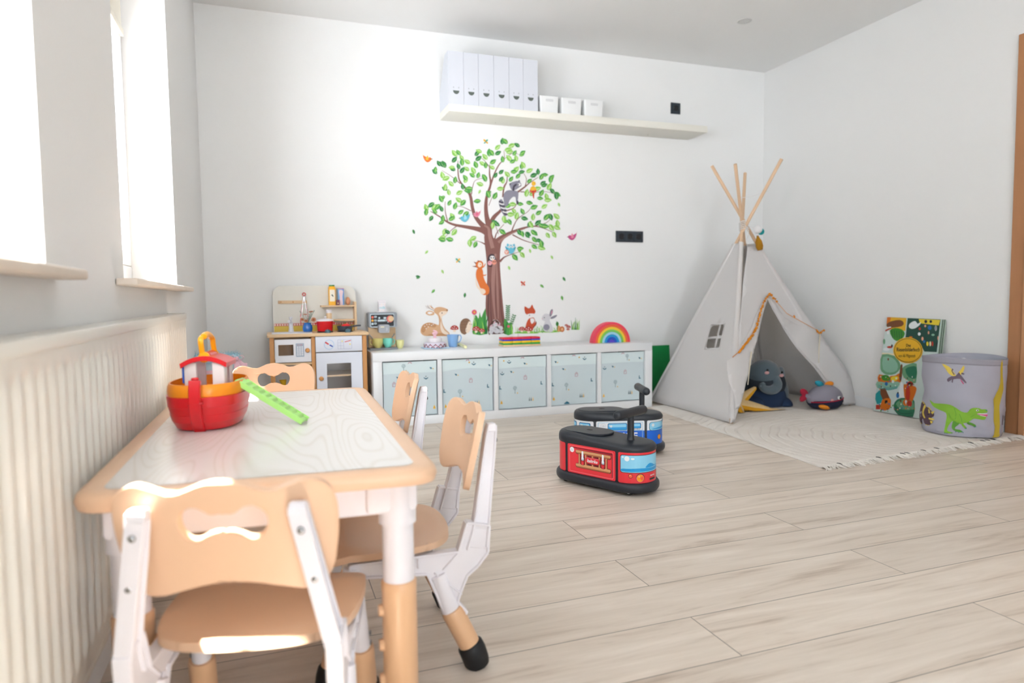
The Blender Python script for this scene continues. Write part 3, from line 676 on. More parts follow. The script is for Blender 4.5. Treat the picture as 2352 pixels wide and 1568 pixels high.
mb.mi=1; mb.poly(crp(850,721,906,750,.007),fp,0); mb.mi=0; mb.poly(crp(851.4,722.5,904.8,748.6,.006),fp,.0004)
for (u,v,r,mi) in ((855.5,728.5,.0075,2),(855.5,736,.0075,3),(855.5,743.5,.0075,1)): mb.mi=mi; mb.poly(circ(*P(u,v),r*.95),fp,.0008)
mb.mi=1
for v in (727.5,736,743): mb.poly(crp(859.5,v-2.2,865,v+1.8,.0028),fp,.0008); mb.mi=0; mb.poly(crp(860.6,v-.9,863.4,v+.9,.002),fp,.0012); mb.mi=1
mb.poly(crp(867,734,888.5,737.8,.005),fp,.0008); mb.mi=4; mb.poly(circ(*P(885.5,736),.0045),fp,.0012); mb.mi=1; mb.poly(crp(869,728,873,732,.002),fp,.0008); mb.poly(crp(881,728,887,732,.002),fp,.0008); mb.poly(crp(890,738,892,741,.002),fp,.0008)
obj('control_print',mb,[blk,mat('print_frost','#cfe0e8',.6),mat('dot_coral','#f0715a',.5),mat('dot_amber','#f3b13c',.5),gy],pn,smooth=False)
k=P(897,731.5); obj('knob',MB().lathe([(.0,0),(.019,0),(.021,.002),(.019,.004),(0,.004)],(k[0]-.003,yc,k[1]-.002),28,R=Matrix.Rotation(PI/2,3,'X')).lathe([(0,0),(.017,0),(.018,.004),(.017,.014),(0,.014)],(k[0],yc-.004,k[1]),28,R=Matrix.Rotation(PI/2,3,'X')),[mat('coral_pink','#ea7f78',.5)],pn)
kb=obj('knob_cap',MB().lathe([(0,0),(.0165,0),(.0165,.003),(.005,.0035),(.0,.003)],(k[0],yc-.0183,k[1]),28,R=Matrix.Rotation(PI/2,3,'X')),wood_l,pn)
a,b=P(868,764),P(892,744.5)
obj('brew_head',MB().prism(rrect(a[0],a[1],b[0],b[1],.010),lambda p_,q_,r_:V((p_,yc-.045+r_,q_)),0,.055),gy2,t,bevel=.003)
mb=MB(); ff=lambda a_,b_,q_:V((a_,yc-.0458-q_,b_)); mb.poly(crp(871.5,749,880,751,.001),ff,0); mb.mi=1
pq=P(883,755)
for rr_ in (.006,.010): 
    pts=[(pq[0]+rr_*math.cos(t_),pq[1]+rr_*math.sin(t_)) for t_ in [i*.25-1.2 for i in range(10)]]; pts+= [(pq[0]+(rr_+.0012)*math.cos(t_),pq[1]+(rr_+.0012)*math.sin(t_)) for t_ in [i*.25-1.2 for i in range(9,-1,-1)]]; mb.poly(pts,ff,0)
obj('brew_head_print',mb,[mat('pale_yellow_print','#efe9c8',.6),wht],t,smooth=False)
# milk carton on top
zt=zp1+.0006; x=ay(877.5,717,yc+.05).x; hw=.0225
t=thing('toy_milk_carton','white toy milk carton standing on top of the toy coffee machine','toy carton',(x,yc+.05,zt))
hm=ay(877,689,yc+.05).z-zt
mb=MB(); mb.bb(x-hw,x+hw,yc+.03,yc+.03+2*hw,zt+.0045,zt+hm*.80,bev=.001); mb.prism([(yc+.03,zt+hm*.80),(yc+.03+2*hw,zt+hm*.80),(yc+.03+hw+.003,zt+hm*.93),(yc+.03+hw+.003,zt+hm),(yc+.03+hw-.003,zt+hm),(yc+.03+hw-.003,zt+hm*.93)],lambda a_,b_,q_:V((q_,a_,b_)),x-hw,x+hw); mb.bb(x-.04,x+.034,yc+.02,yc+.03+2*hw+.01,zt,zt+.004,bev=.001)
mk=obj('carton',mb,wh,t)
mb=MB(); fm=lambda a_,b_,q_:V((a_,yc+.0295-q_,b_))
put_text(mb,'milk',fm,x,zt+hm*.38,.034,.016,0)
for r_,zz_ in ((0,.14),(1,.64)):
    for k_ in range(4): mb.mi=1+(k_+r_)%2; mb.poly(circ(x-.015+.010*k_,zt+hm*zz_,.002,n=6),fm,0)
obj('carton_print',mb,[mat('print_turquoise','#86d3dc',.6),mat('print_apricot','#edc59b',.6),mat('print_bluegrey','#9fb8c2',.6)],mk,smooth=False)
# cups
def cup(name,label,u,v,uw,vh,col,side,spoon):
    p=az(u,v,ZT+(.010 if spoon else 0)); y=p.y+.02
    if spoon: y=yc+.022
    zb=ZT+(.0106 if spoon else 0); cx_=ay(u,v,y).x; r=(ay(u+uw/2,v,y).x-ay(u-uw/2,v,y).x)/2; h=ay(u,v-vh,y).z-ay(u,v,y).z
    t=thing(name,label,'toy cup',(cx_,y,zb)); m_=mat('cup_'+col,col,.4)
    pr=[(0,0),(r*.55,0),(r*.62,h*.06),(r*.93,h*.38),(r,h*.62),(r,h),(r*.93,h),(r*.93,h*.62),(r*.85,h*.4),(r*.5,h*.1),(0,h*.08)]
    obj('cup_body',MB().lathe(pr,(cx_,y,zb),32,cap=False),m_,t)
    if side: obj('cup_handle',MB().tube(smooth_loop([(cx_+side*r*.95,y,zb+h*.86),(cx_+side*r*1.35,y,zb+h*.84),(cx_+side*r*1.42,y,zb+h*.55),(cx_+side*r*1.15,y,zb+h*.34),(cx_+side*r*.88,y,zb+h*.33)],4,False),.0028,10),m_,t)
    return cx_,y,zb,r,h
for args,sp in (((('toy_cup','pale yellow toy cup with handle under the brew head, left of the teal cup',867.5,797,25,21,'#efe48e',-1,True)),-1),((('toy_cup','teal toy cup with a spoon, next to the yellow cup in the toy machine',891,797,22,21,'#7fdcca',1,True)),1)):
    cx_,y,zb,r,h=cup(*args)
    t=thing('toy_spoon','small grey toy spoon standing in the %s toy cup'%('pale yellow' if sp<0 else 'teal'),'toy spoon',(cx_,y,zb+.01))
    mb=MB(); a=V((cx_+sp*.004,y,zb+.012)); b=V((cx_+sp*r*.85,y+.004,zb+h)); e=a+(b-a)*1.6; e.x=b.x+ (b.x-a.x)*.9
    mb.ball(a,(.006,.004,.008)); mb.tube([a,b,e],[.0022,.0022,.0035],10); obj('spoon',mb,gy,t)
cup('toy_cup','pale yellow toy beaker without handle, standing right of the toy coffee machine',918.5,800,19,19,'#f0eda8',0,False)
# ---------------------------------------------------------------- wall shelf
SX0,SZ,STH,SW_,SDp=1.0733,1.9365,.0446,1.8777,.2394
sh_m=mat('ivory_shelf','#efece2',.45,.4)
t=thing('floating_shelf','long cream floating shelf high on the back wall','shelf',(SX0+SW_/2,D-.12,SZ-STH))
so_=obj('shelf_board',MB().bb(SX0,SX0+SW_,D-SDp,D,SZ-STH,SZ,bev=.002),sh_m,t)
for u,v in ((1138,282),(1488,310)): p=az(u,v,SZ-STH); obj('screw_cap',MB().cyl((p.x,p.y,SZ-STH-.001),(p.x,p.y,SZ-STH+.001),.004,n=14),mat('screw_cap','#b9b4a6',.5),so_)
file_m=mat('white_card','#d8dbe3',.6); face_m=mat('cutout_grey','#5d6661',.8); eye_m=mat('eye_grey','#b2b6bb',.8)
fx=[ay(u,230,D-SDp+.004).x for u in (1030.5,1066,1100,1135,1170,1202.5,1236)]
lab=['first from the left, its cut-out side visible','second from the left','third from the left','fourth from the left','fifth from the left','last one, beside the small white bins']
for i in range(6):
    x0,x1=fx[i]+.0006,fx[i+1]-.0008; yf=D-SDp+.006; dpt=.226; hf=.318
    t=thing('magazine_file','white magazine file with smiling face, %s'%lab[i],'magazine file',((x0+x1)/2,yf+dpt/2,SZ),'white magazine files on the shelf')
    z=SZ+.0006; side=[(0,0),(dpt,0),(dpt,hf*.42),(dpt-.03,hf*.50),(dpt*.45,hf*.93),(dpt*.36,hf),(0,hf)]
    mb=MB(); f=lambda a_,b_,q_:V((q_,yf+a_,z+b_))
    mb.prism(side,f,x0,x0+.0022); mb.prism(side,f,x1-.0022,x1); mb.bb(x0+.0022,x1-.0022,yf,yf+.0022,z,z+hf); mb.bb(x0+.0022,x1-.0022,yf,yf+dpt,z,z+.002); mb.bb(x0+.0022,x1-.0022,yf+dpt-.002,yf+dpt,z,z+hf*.42)
    fo=obj('file_body',mb,file_m,t,smooth=False)
    cx_=(x0+x1)/2; ff=lambda a_,b_,q_:V((a_,yf-.0006-q_,b_)); zm=z+.083
    mb=MB(); mb.poly([(cx_+.020*math.cos(a_),zm+.022*math.sin(a_)) for a_ in [-PI*k/16 for k in range(17)]],ff,0); obj('mouth_opening',mb,face_m,fo,smooth=False)
    for s in (-1,1): obj('eye_dot',MB().poly(circ(cx_+s*.0165,zm+.018,.0035,.0045,12),ff,0),eye_m,fo,smooth=False)
bin_m=mat('white_bin_plastic','#edeeee',.4)
for i,(u0,u1,vt,lb) in enumerate(((1240,1285,221,'leftmost, next to the magazine files'),(1290,1338,225,'the middle one of three'),(1342.5,1388,230,'rightmost of three'))):
    yf=D-SDp+.012; x0,x1=ay(u0,240,yf).x,ay(u1,240,yf).x; h=.105; dpt=.17
    t=thing('small_bin','small white plastic bin with handle slot on the shelf, %s'%lb,'storage bin',((x0+x1)/2,yf+dpt/2,SZ),'small white bins on the shelf')
    mb=MB(); 
    def rg(s,z): return [(p[0],p[1],SZ+.0006+z) for p in rrect(x0+s,yf+s,x1-s,yf+dpt-s,.012)]
    rr=[mb.vs(q) for q in (rg(.008,0),rg(.006,.002),rg(.0005,h-.003),rg(0,h),rg(.003,h),rg(.004,h-.004),rg(.010,.004))]
    for a_,b_ in zip(rr,rr[1:]):
        for j in range(len(a_)): mb.face([a_[j],a_[(j+1)%len(a_)],b_[(j+1)%len(b_)],b_[j]])
    mb.face(rr[0]); mb.face(rr[-1]); bo=obj('bin_body',mb,bin_m,t)
    xc=(x0+x1)/2; ys=yf+.0018
    obj('handle_slot',MB().prism(rrect(xc-.027,SZ+.072,xc+.027,SZ+.088,.006),lambda a_,b_,q_:V((a_,ys-q_,b_)),0,.0012),mat('slot_grey','#d8d9da',.5),bo,smooth=False)
# ---------------------------------------------------------------- sockets
sk=mat('socket_anthracite','#26303a',.35); skd=mat('socket_dark','#0d1115',.5)
def socket(label,u,v,n):
    p=ay(u,v,D); W_=.0795+.071*(n-1); 
    t=thing('wall_socket',label,'socket',(p.x,D-.005,p.z))
    yq=D-.0105
    obj('frame_plate',MB().bb(p.x-W_/2,p.x+W_/2,yq,D-.0003,p.z-.040,p.z+.040,bev=.003),sk,t)
    for k in range(n):
        x=p.x-.071*(n-1)/2+.071*k
        s_=obj('socket_insert',MB().bb(x-.028,x+.028,yq-.0025,yq+.004,p.z-.028,p.z+.028,bev=.002),sk,t)
        obj('socket_cup',MB().lathe([(0,0),(.0195,0),(.0205,.002),(.0215,.002),(.0215,-.001)],(x,yq-.0026,p.z),28,R=Matrix.Rotation(PI/2,3,'X'),cap=False),skd,s_)
        for q in (-1,1): obj('contact_pin',MB().box((x+q*.0195,yq-.005,p.z),(.002,.003,.006)),steel,s_)
    return t
socket('single black wall socket above the right end of the shelf',1550.5,249.5,1)
socket('triple black wall socket on the back wall right of the tree decal',1445,543.5,3)
# ---------------------------------------------------------------- green building plate
a=ay(1555,792,D-.03); gm=mat('brick_green','#0f8a45',.35)
x0,x1=CX0+CW-.12,2.78; z0,z1=.001,ay(1540,792,D-.03).z
t=thing('building_base_plate','green studded toy building plate leaning on the back wall beside the storage unit','building plate',((x0+x1)/2,D-.03,0))
x0=CX0+CW+.012
f=lambda a_,b_,q_:V((a_,D-.055+.030*(b_-z0)/(z1-z0)-q_,b_))
obj('plate',MB().prism([(x0,z0),(x1,z0),(x1,z1),(x0,z1)],f,-.004,.002),gm,t,smooth=False)
mb=MB(); z=z0+.012
while z<z1-.006:
    x=x0+.01
    while x<x1-.005: 
        pts=circ(x,z,.0048,n=8); mb.prism(pts,f,.002,.0045); x+=.016
    z+=.016
tag(obj('stud',mb,gm,t,smooth=False),kind='stuff')
# ---------------------------------------------------------------- ride-on cars
def per(p,r,a):
    if abs(p)<=a: return p,-r
    s=1 if p>0 else -1; f=(abs(p)-a)/r
    return s*(a+r*math.sin(f)),-r*math.cos(f)
RA,RR=.12,.09; PER=4*RA+2*PI*RR
def pf(p,z,t): 
    # wrap p onto the full perimeter
    h=2*RA+PI*RR; q=p
    sgn=1
    if q>h/1 : q=q
    x,y=per(q,RR,RA); n=V((0,-1,0)) if abs(q)<=RA else V((x-math.copysign(RA,q),y,0)).normalized()
    return V((x,y,z))+n*(.0006+t)
CUTS=[i*.012 for i in range(-34,36)]
car_blk=mat('ride_on_black','#20262e',.42,.5,bump=.10,bscale=500)
def loftc(mb,rings,c0=True,c1=True):
    r=[mb.vs(q) for q in rings]
    for a,b in zip(r,r[1:]):
        for j in range(len(a)): mb.face([a[j],a[(j+1)%len(a)],b[(j+1)%len(a)],b[j]])
    if c0: mb.face(r[0][::-1])
    if c1: mb.face(r[-1])
def stad(a,r,z,n=24): return [((a if math.cos(t)>0 or (abs(math.cos(t))<1e-9 and math.sin(t)>0) else -a)+r*math.cos(t),r*math.sin(t),z) for t in [2*PI*(i+.5)/(2*n) for i in range(2*n)]]
def prof_loft(mb,prof): loftc(mb,[stad(RA,r,z) for r,z in prof])
def ride(label,kind):
    t=thing('ride_on_car',label,'ride-on toy')
    mb=MB(); prof_loft(mb,[(.088,.013),(.099,.015),(.1035,.022),(.105,.032),(.1035,.042),(.099,.048),(.090,.0495)]); obj('bumper',mb,car_blk,t,ang=1)
    mb=MB(); prof_loft(mb,[(RR-.0005,.047),(RR,.048),(RR,.168),(RR-.0005,.169)]); obj('body',mb,car_blk,t)
    mb=MB(); prof_loft(mb,[(.0895,.167),(.0925,.168),(.0935,.175),(.0932,.190),(.090,.200),(.084,.206),(.076,.2085),(.060,.2095)])
    def slope(q):
        if q.z>.17: k=min(1,max(0,(q.x-.005)/.11)); q.z-=.015*k*k*(3-2*k)*min(1,(q.z-.17)/.03)
        return q
    mb.shift(slope); cap=obj('top_cover',mb,car_blk,t,ang=1)
    mb=MB(); mb.prism([(x-.085,y) for x,y,_ in stad(.045,.064,0)],lambda a,b,q:V((a,b,q)),.2035,.2105); obj('seat_pad',mb,car_blk,t,bevel=.0008)
    obj('seat_hole',MB().prism(rrect(-.092,-.008,-.066,.008,.007),lambda a,b,q:V((a,b,q)),.2100,.2108),mat('hole_black','#050607',.9),t,smooth=False)
    st=obj('steering_stem',MB().lathe([(.017,0),(.0145,.006),(.0128,.02),(.0128,.104)],(.115,0,.194),28),car_blk,t)
    mb=MB(); c=.302; mb.tube([(.115,-.100,c),(.115,-.0985,c),(.115,-.094,c),(.115,-.085,c),(.115,-.03,c),(.115,.03,c),(.115,.085,c),(.115,.094,c),(.115,.0985,c),(.115,.1,c)],[.006,.012,.0165,.0185,.0178,.0178,.0185,.0165,.012,.006],24); obj('handle_grip',mb,car_blk,t,ang=1)
    for x in (-.15,.15):
        for y in (-.062,.062):
            wl=obj('wheel',MB().lathe([(.006,-.009),(.0155,-.009),(.0165,-.006),(.0165,.006),(.0155,.009),(.006,.009)],(x,y,.0168),24,R=Matrix.Rotation(PI/2,3,'X')),rubber,t)
            s=math.copysign(1,y); mb=MB(); mb.lathe([(.0085,0),(.0105,0),(.0105,.0012),(.0085,.0012)],(x,y+s*.009,.0168),24,R=Matrix.Rotation(-s*PI/2,3,'X')); obj('wheel_ring',mb,mat('wheel_silver','#d6d8da',.3,metal=.6),wl)
    body=[o for o in KIDS(t) if o.name.startswith('body')][0]
    mb=MB()
    P0=lambda pts,lay,mi: (setattr(mb,'mi',mi),mb.poly(pts,pf,lay*.00035,CUTS))
    RRc=lambda x0,z0,x1,z1,r: rrect(x0,z0,x1,z1,min(r,(x1-x0)/2.01,(z1-z0)/2.01),4)
    z0,z1=.0505,.1655
    if kind=='red':
        Ms=[mat('decal_red','#e8343f',.35),mat('decal_dark','#17141c',.4),mat('decal_maroon','#7e1f2b',.4),mat('decal_tan','#d79f70',.4),mat('decal_tan_shade','#a9643f',.4),mat('decal_white','#eef2f6',.35),mat('decal_sky','#8fd3ef',.3),mat('decal_blue','#1d9bdc',.3),mat('decal_orange','#f09a1c',.3),mat('decal_coral','#f0603c',.3),mat('decal_silver','#b9c6d4',.3),mat('decal_red_light','#f4707a',.35),mat('decal_sand_light','#f2cf8c',.3)]
        P0(RRc(-.122,z0,.106,z1,.006),0,0); P0(RRc(.118,z0,.404,z1,.006),0,0); P0(RRc(-.40,z0,-.134,z1,.006),0,0)
        P0(RRc(-.113,.055,.097,.160,.006),1,11); P0(RRc(-.1105,.0580,.0945,.1578,.005),2,0)
        P0([(-.106,.1545),(.092,.1545),(.094,.151),(.094,.060),(.0905,.063),(.0905,.148),(-.103,.1505)],3,2)
        # ladder
        for (a,b,c,d) in ((-.080,.0765,.086,.0915),(-.080,.1305,.086,.1450)): P0(RRc(a-.0015,b-.0015,c+.0015,d+.0015,.008),4,1)
        for x in (-.062,-.031,.002,.034,.066): P0([(x-.0055,.08),(x+.0055,.08),(x+.0055,.14),(x-.0055,.14)],4,2)
        for x in (-.0145,.018): P0([(x-.009,.121),(x+.009,.121),(x+.009,.130),(x-.009,.130)],4,2); P0([(x-.009,.093),(x+.009,.093),(x+.009,.102),(x-.009,.102)],4,2)
        for x in (-.062,-.031,.002,.034,.066): P0([(x-.004,.08),(x+.004,.08),(x+.004,.14),(x-.004,.14)],5,3); P0([(x+.001,.09),(x+.004,.09),(x+.004,.131),(x+.001,.131)],6,4)
        for (a,b,c,d) in ((-.080,.0765,.086,.0915),(-.080,.1305,.086,.1450)): P0(RRc(a,b,c,d,.0072),6,4); P0(RRc(a,b+.005,c,d,.005),7,3)
        for x in (-.046,.0505):
            P0([(x-.0075,.089),(x+.0075,.089),(x+.0075,.106),(x-.0075,.106)],8,1); P0([(x-.006,.090),(x+.006,.090),(x+.006,.105),(x-.006,.105)],9,0)
            P0(RRc(x-.0075,.106,x+.0075,.126,.004),8,1); P0(RRc(x-.0062,.1068,x+.0062,.120,.004),9,10); P0(RRc(x-.0045,.112,x+.0045,.144,.0044),10,5)
        P0(RRc(-.032,.0985,.036,.1245,.012),11,1); P0(RRc(-.031,.100,.036,.1240,.0115),12,0); P0(RRc(-.0295,.1215,.034,.1235,.001),13,11)
        mb.mi=5; put_text(mb,'Italtrike',pf,.002,.1115,.050,.0130,.0049,.25,.02)
        P0(circ(-.099,.143,.0105,n=24),4,5); mb.mi=10
        for k,w_ in enumerate((.008,.013,.013,.008)): P0([(-.099-w_/2,.1475-k*.003),(-.099+w_/2,.1475-k*.003),(-.099+w_/2,.1465-k*.003),(-.099-w_/2,.1465-k*.003)],5,10)
        # windscreen, lamps, plate
        PF=.261; P0(RRc(.127,.0895,.395,.1575,.009),1,1); P0(RRc(.1290,.0915,.393,.1555,.008),2,6)
        P0(smooth_loop([(.134,.095),(.20,.0945),(.30,.095),(.388,.0945),(.388,.104),(.34,.109),(.26,.106),(.20,.1075),(.165,.106),(.134,.104)],3),3,7)
        P0(smooth_loop([(.225,.108),(.232,.118),(.245,.124),(.262,.119),(.275,.1135),(.30,.1115),(.26,.1085)],3),3,7)
        P0(circ(.1535,.1435,.0095,n=20),4,5); P0(circ(.138,.1485,.0035,n=12),4,5); P0(circ(.1745,.1435,.0070,.0035,14),4,5)
        for s in (-1,1):
            P0(circ(PF+s*.094,.0785,.0085,n=20),1,1); P0(circ(PF+s*.094,.0785,.0070,n=20),2,9); P0(circ(PF+s*.094-.002,.081,.002,n=8),3,12)
            P0(circ(PF+s*.058,.0710,.0165,n=28),1,1); P0(circ(PF+s*.058,.0700,.0150,n=28),2,11); P0(circ(PF+s*.058,.0705,.0135,n=28),3,8); P0([(PF+s*.058-.001,.071),(PF+s*.058+.009,.079),(PF+s*.058+.012,.070),(PF+s*.058+.006,.060)],4,9); P0(circ(PF+s*.058-.005,.0765,.003,n=10),5,12)
        P0(RRc(PF-.018,.0585,PF+.018,.0665,.003),2,2); P0(RRc(PF-.0165,.0595,PF+.0165,.0660,.003),3,1)
        mb.mi=5; put_text(mb,'Italtrike',pf,PF,.0765,.028,.006,.001,.25,.02)
        # rear lamp
        P0(circ(-.235,.0935,.008,n=18),1,1); P0(circ(-.235,.0935,.0065,n=18),2,9)
        # the far side, plain ladder panel
        h=2*RA+PI*RR
    else:
        Ms=[mat('decal_white2','#e9edf2',.35),mat('decal_dark','#17141c',.4),mat('decal_police_blue','#0a62cf',.35),mat('decal_sky','#8fd3ef',.3),mat('decal_blue','#1d9bdc',.3),mat('decal_navy','#123a6b',.4),mat('decal_line','#9fc9e0',.4),mat('decal_grey','#b5bac0',.4),mat('decal_orange','#f09a1c',.3)]
        bt_=.119
        for a,b in ((-.122,.106),(.118,.404),(-.40,-.134)):
            P0(RRc(a,z0,b,z1,.006),0,0); P0([(a,bt_),(a,z0+.004),(a+.004,z0),(b-.004,z0),(b,z0+.004),(b,bt_)],1,2)
        P0(RRc(-.114,.056,.098,.160,.004),2,6); P0(RRc(-.1115,.1225,.0955,.1580,.003),3,0); P0([(-.1115,.0585),(.0955,.0585),(.0955,bt_),(-.1115,bt_)],3,2)
        def win(x0_,z0_,x1_,z1_,r=.006):
            P0(RRc(x0_-.0018,z0_-.0018,x1_+.0018,z1_+.0018,r),4,5); P0(RRc(x0_,z0_,x1_,z1_,r),5,4); P0(RRc(x0_+.003,(z0_+z1_)/2-.002,x1_-.003,z1_-.003,r*.6),6,3)
            P0(circ(x0_+.014,z1_-.012,.0058,n=14),7,0); P0(circ(x0_+.0055,z1_-.007,.002,n=10),7,0)
        win(-.066,.124,.022,.154); win(.034,.131,.088,.154); win(-.205,.112,-.150,.156); win(-.34,.125,-.23,.156)
        P0(circ(-.150-.012,.146,.005,.003,10),8,0)
        P0(circ(-.089,.1435,.0120,n=24),4,7); P0(circ(-.089,.1435,.0110,n=24),5,0)
        for k,w_ in enumerate((.008,.013,.013,.008)): P0([(-.089-w_/2,.148-k*.003),(-.089+w_/2,.148-k*.003),(-.089+w_/2,.147-k*.003),(-.089-w_/2,.147-k*.003)],6,7)
        mb.mi=5; put_text(mb,'Italtrike',pf,.062,.1255,.042,.0065,.002,.25,.0)
        mb.mi=0; put_text(mb,'POLICE',pf,-.006,.0945,.158,.034,.002,0,.03)
        PF=.261; P0(RRc(.128,.1165,.394,.1575,.012),1,5); P0(RRc(.130,.1185,.392,.1558,.011),2,3); P0(smooth_loop([(.138,.124),(.2,.122),(.3,.123),(.384,.123),(.38,.131),(.3,.128),(.22,.133),(.17,.129)],3),3,4)
        P0(circ(.147,.143,.0075,n=16),4,0); P0(RRc(PF-.045,.150,PF+.045,.163,.005),5,5); P0(RRc(PF-.043,.1515,PF+.043,.1615,.004),6,4); mb.mi=5; put_text(mb,'POLICE',pf,PF,.1565,.06,.006,.0027)
        for s in (-1,1): P0(circ(PF+s*.075,.084,.0125,n=24),3,5); P0(circ(PF+s*.075,.084,.011,n=24),4,8)
    obj('printed_panels',mb,Ms,body,smooth=False,fix=False)
    return t
def orient(t,x,y,a): t.matrix_basis=Matrix.Translation((x,y,0))@Matrix.Rotation(a,4,'Z')
r1=ride('red and black fire-engine ride-on toy with ladder print, nearest on the floor','red'); orient(r1,1.239,2.365,-1.092)
r2=ride('white and blue police ride-on toy with black top, behind the red one','blue'); orient(r2,1.559,2.850,-.302)
# ---------------------------------------------------------------- toy kitchen
KF=3.95; KB=4.262
kx=lambda u,v,y=KF: ay(u,v,y).x
kz=lambda v,u,y=KF: ay(u,v,y).z
wk=mat('kitchen_white','#e9e9ee',.45); wkb=mat('kitchen_cool_white','#dfe3ee',.45); cream=mat('kitchen_cream','#e6e3da',.55)
WZ=kz(776,613); WZ1=WZ+.018
kl,kr=kx(613,772),kx(846,768)
t=kt=thing('toy_kitchen','wooden toy kitchen with cream back panel, white microwave and oven doors','toy kitchen',((kl+kr)/2,KF+.15,0))
obj('worktop',MB().bb(kl,kr,KF-.012,KB,WZ,WZ1,bev=.003),wood_l,t)
for u0,u1,y0 in ((620,631,KF),(716,724.5,KF),(832.5,843,KF)):
    x0,x1=kx(u0,820),kx(u1,820); obj('post',MB().bb(x0,x1,y0,y0+.025,0,WZ,bev=.002),wood_o,t); 
    obj('post',MB().bb(x0,x1,KB-.028,KB-.003,0,WZ,bev=.002),wood_o,t)
xm=kx(724.5,820); xl0=kx(631,820); xl1=kx(716,820); xr1=kx(832.5,820)
zs=kz(833.5,670)
obj('shelf_board',MB().bb(xl0,xl1,KF+.002,KB-.03,zs-.012,zs,bev=.001),wood_l,t)
obj('shelf_board',MB().bb(xl0,xl1,KF+.03,KB-.03,.050,.062,bev=.001),wood_l,t)
obj('side_panel',MB().bb(xm-.006,xm+.004,KF+.025,KB-.03,.03,WZ-.001),wood_o,t,smooth=False)
obj('side_panel',MB().bb(kx(843,820)-.008,kx(843,820)-.002,KF+.025,KB-.03,.03,WZ-.001),wood_o,t,smooth=False)
obj('bottom_board',MB().bb(xm+.004,xr1,KF+.004,KB-.03,.03,.042),wood_l,t,smooth=False)
obj('lower_back_panel',MB().bb(xm,xr1+.01,KB-.030,KB-.024,.03,WZ-.001),mat('grey_brown_board','#b9ada4',.6),t,smooth=False)  # lower back panel in one even grey-brown
fk=lambda a,b,q:V((a,KF-.001-q,b))
# microwave door with real opening and glass
zt_=kz(779,670); zb_=kz(832.5,670)
wx0,wx1=kx(639.3,800),kx(674,800); wz0,wz1=kz(816.5,656),kz(791.6,656)
md=obj('microwave_door',MB().prism([(xl0+.002,zb_+.002),(xl1-.002,zb_+.002),(xl1-.002,zt_),(xl0+.002,zt_)],lambda a,b,q:V((a,KF-.006+q,b)),0,.010,[[(wx0,wz0),(wx0,wz1),(wx1,wz1),(wx1,wz0)]]),wk,t,smooth=False,bevel=.001)
acr=mat('clear_acrylic','#ffffff',.05,.5,trans=1)
obj('door_window',MB().bb(wx0,wx1,KF-.002,KF,wz0,wz1),glass,md,smooth=False)
obj('microwave_floor',MB().bb(xl0+.003,xl1-.003,KF+.006,KF+.16,zb_+.003,zb_+.010),mat('microwave_inside','#c9a98a',.6),t,smooth=False)
obj('microwave_rear',MB().bb(xl0+.003,xl1-.003,KF+.162,KF+.168,zb_+.003,WZ-.002),mat('microwave_inside','#c9a98a',.6),t,smooth=False)
kn=lambda u,v,par,r=.0125: obj('knob',MB().lathe([(0,0),(r*.6,0),(r*.6,.008),(r,.012),(r,.018),(r*.7,.022),(0,.0225)],(kx(u,v),KF-.0065,kz(v,u)),24,R=Matrix.Rotation(PI/2,3,'X')),wood_o,par)
kn(706,803.6,md)
mb=MB(); mb.mi=0
a=(kx(680,819),kz(819,690)); b=(kx(698,788),kz(788,690)); mb.poly(rrect(a[0],a[1],b[0],b[1],.003),lambda p,q,r:V((p,KF-.0066-r,q)),0)
mb.mi=1
fd=lambda p,q,r:V((p,KF-.0069-r,q))
for i in range(3):
    for j in range(5): x=a[0]+.004+(b[0]-a[0]-.008)*(i+.5)/3; z=a[1]+.006+(b[1]-a[1]-.022)*(j+.5)/5; mb.poly(rrect(x-.0043,z-.0038,x+.0043,z+.0038,.001),fd,0)
mb.mi=2; put_text(mb,'11:30',fd,(a[0]+b[0])/2,b[1]-.009,.026,.008,.0001)
obj('keypad_print',mb,[mat('print_steel_blue','#a9b8c9',.6),wk,mat('print_red','#e0707a',.6)],md,smooth=False)
# oven control panel
oz0,oz1=kz(807.5,778),kz(773,778)
op=obj('control_panel',MB().bb(xm+.002,xr1-.001,KF-.008,KF+.004,oz0+.002,oz1+.003,bev=.001),wkb,t)
mb=MB(); fo=lambda p,q,r:V((p,KF-.0086-r,q)); c=(kx(755.7,791),kz(791,755.7)); 
def ring(mb,c,r0,r1,f,n=28):
    vs0=mb.vs([f(c[0]+r0*math.cos(2*PI*i/n),c[1]+r0*math.sin(2*PI*i/n),0) for i in range(n)]); vs1=mb.vs([f(c[0]+r1*math.cos(2*PI*i/n),c[1]+r1*math.sin(2*PI*i/n),0) for i in range(n)])
    for i in range(n): mb.face([vs0[i],vs0[(i+1)%n],vs1[(i+1)%n],vs1[i]])
mb.mi=0; ring(mb,c,.0255,.0275,fo)
def bar(mb,c,d0,d1,ang,w_,f):
    u_=V((math.cos(ang),math.sin(ang))); n_=V((-u_.y,u_.x))*w_; p=V(c)
    mb.poly([tuple(p+u_*d0-n_),tuple(p+u_*d1-n_),tuple(p+u_*d1+n_),tuple(p+u_*d0+n_)],f,.0003)
mb.mi=1; bar(mb,c,.003,.026,PI-.60,.004,fo); mb.mi=2; bar(mb,c,.003,.023,-.55,.0035,fo)
a=(kx(776,800.5),kz(800.5,791)); b=(kx(807,779.5),kz(779.5,791)); mb.mi=3
def line(mb,p,q,w_,f):
    d=(V(q)-V(p)); L_=d.length; bar(mb,p,0,L_,math.atan2(d.y,d.x),w_,f)
for i in (0,.21,.42,1): line(mb,(a[0]+(b[0]-a[0])*i,a[1]),(a[0]+(b[0]-a[0])*i,b[1]),.0007,fo)
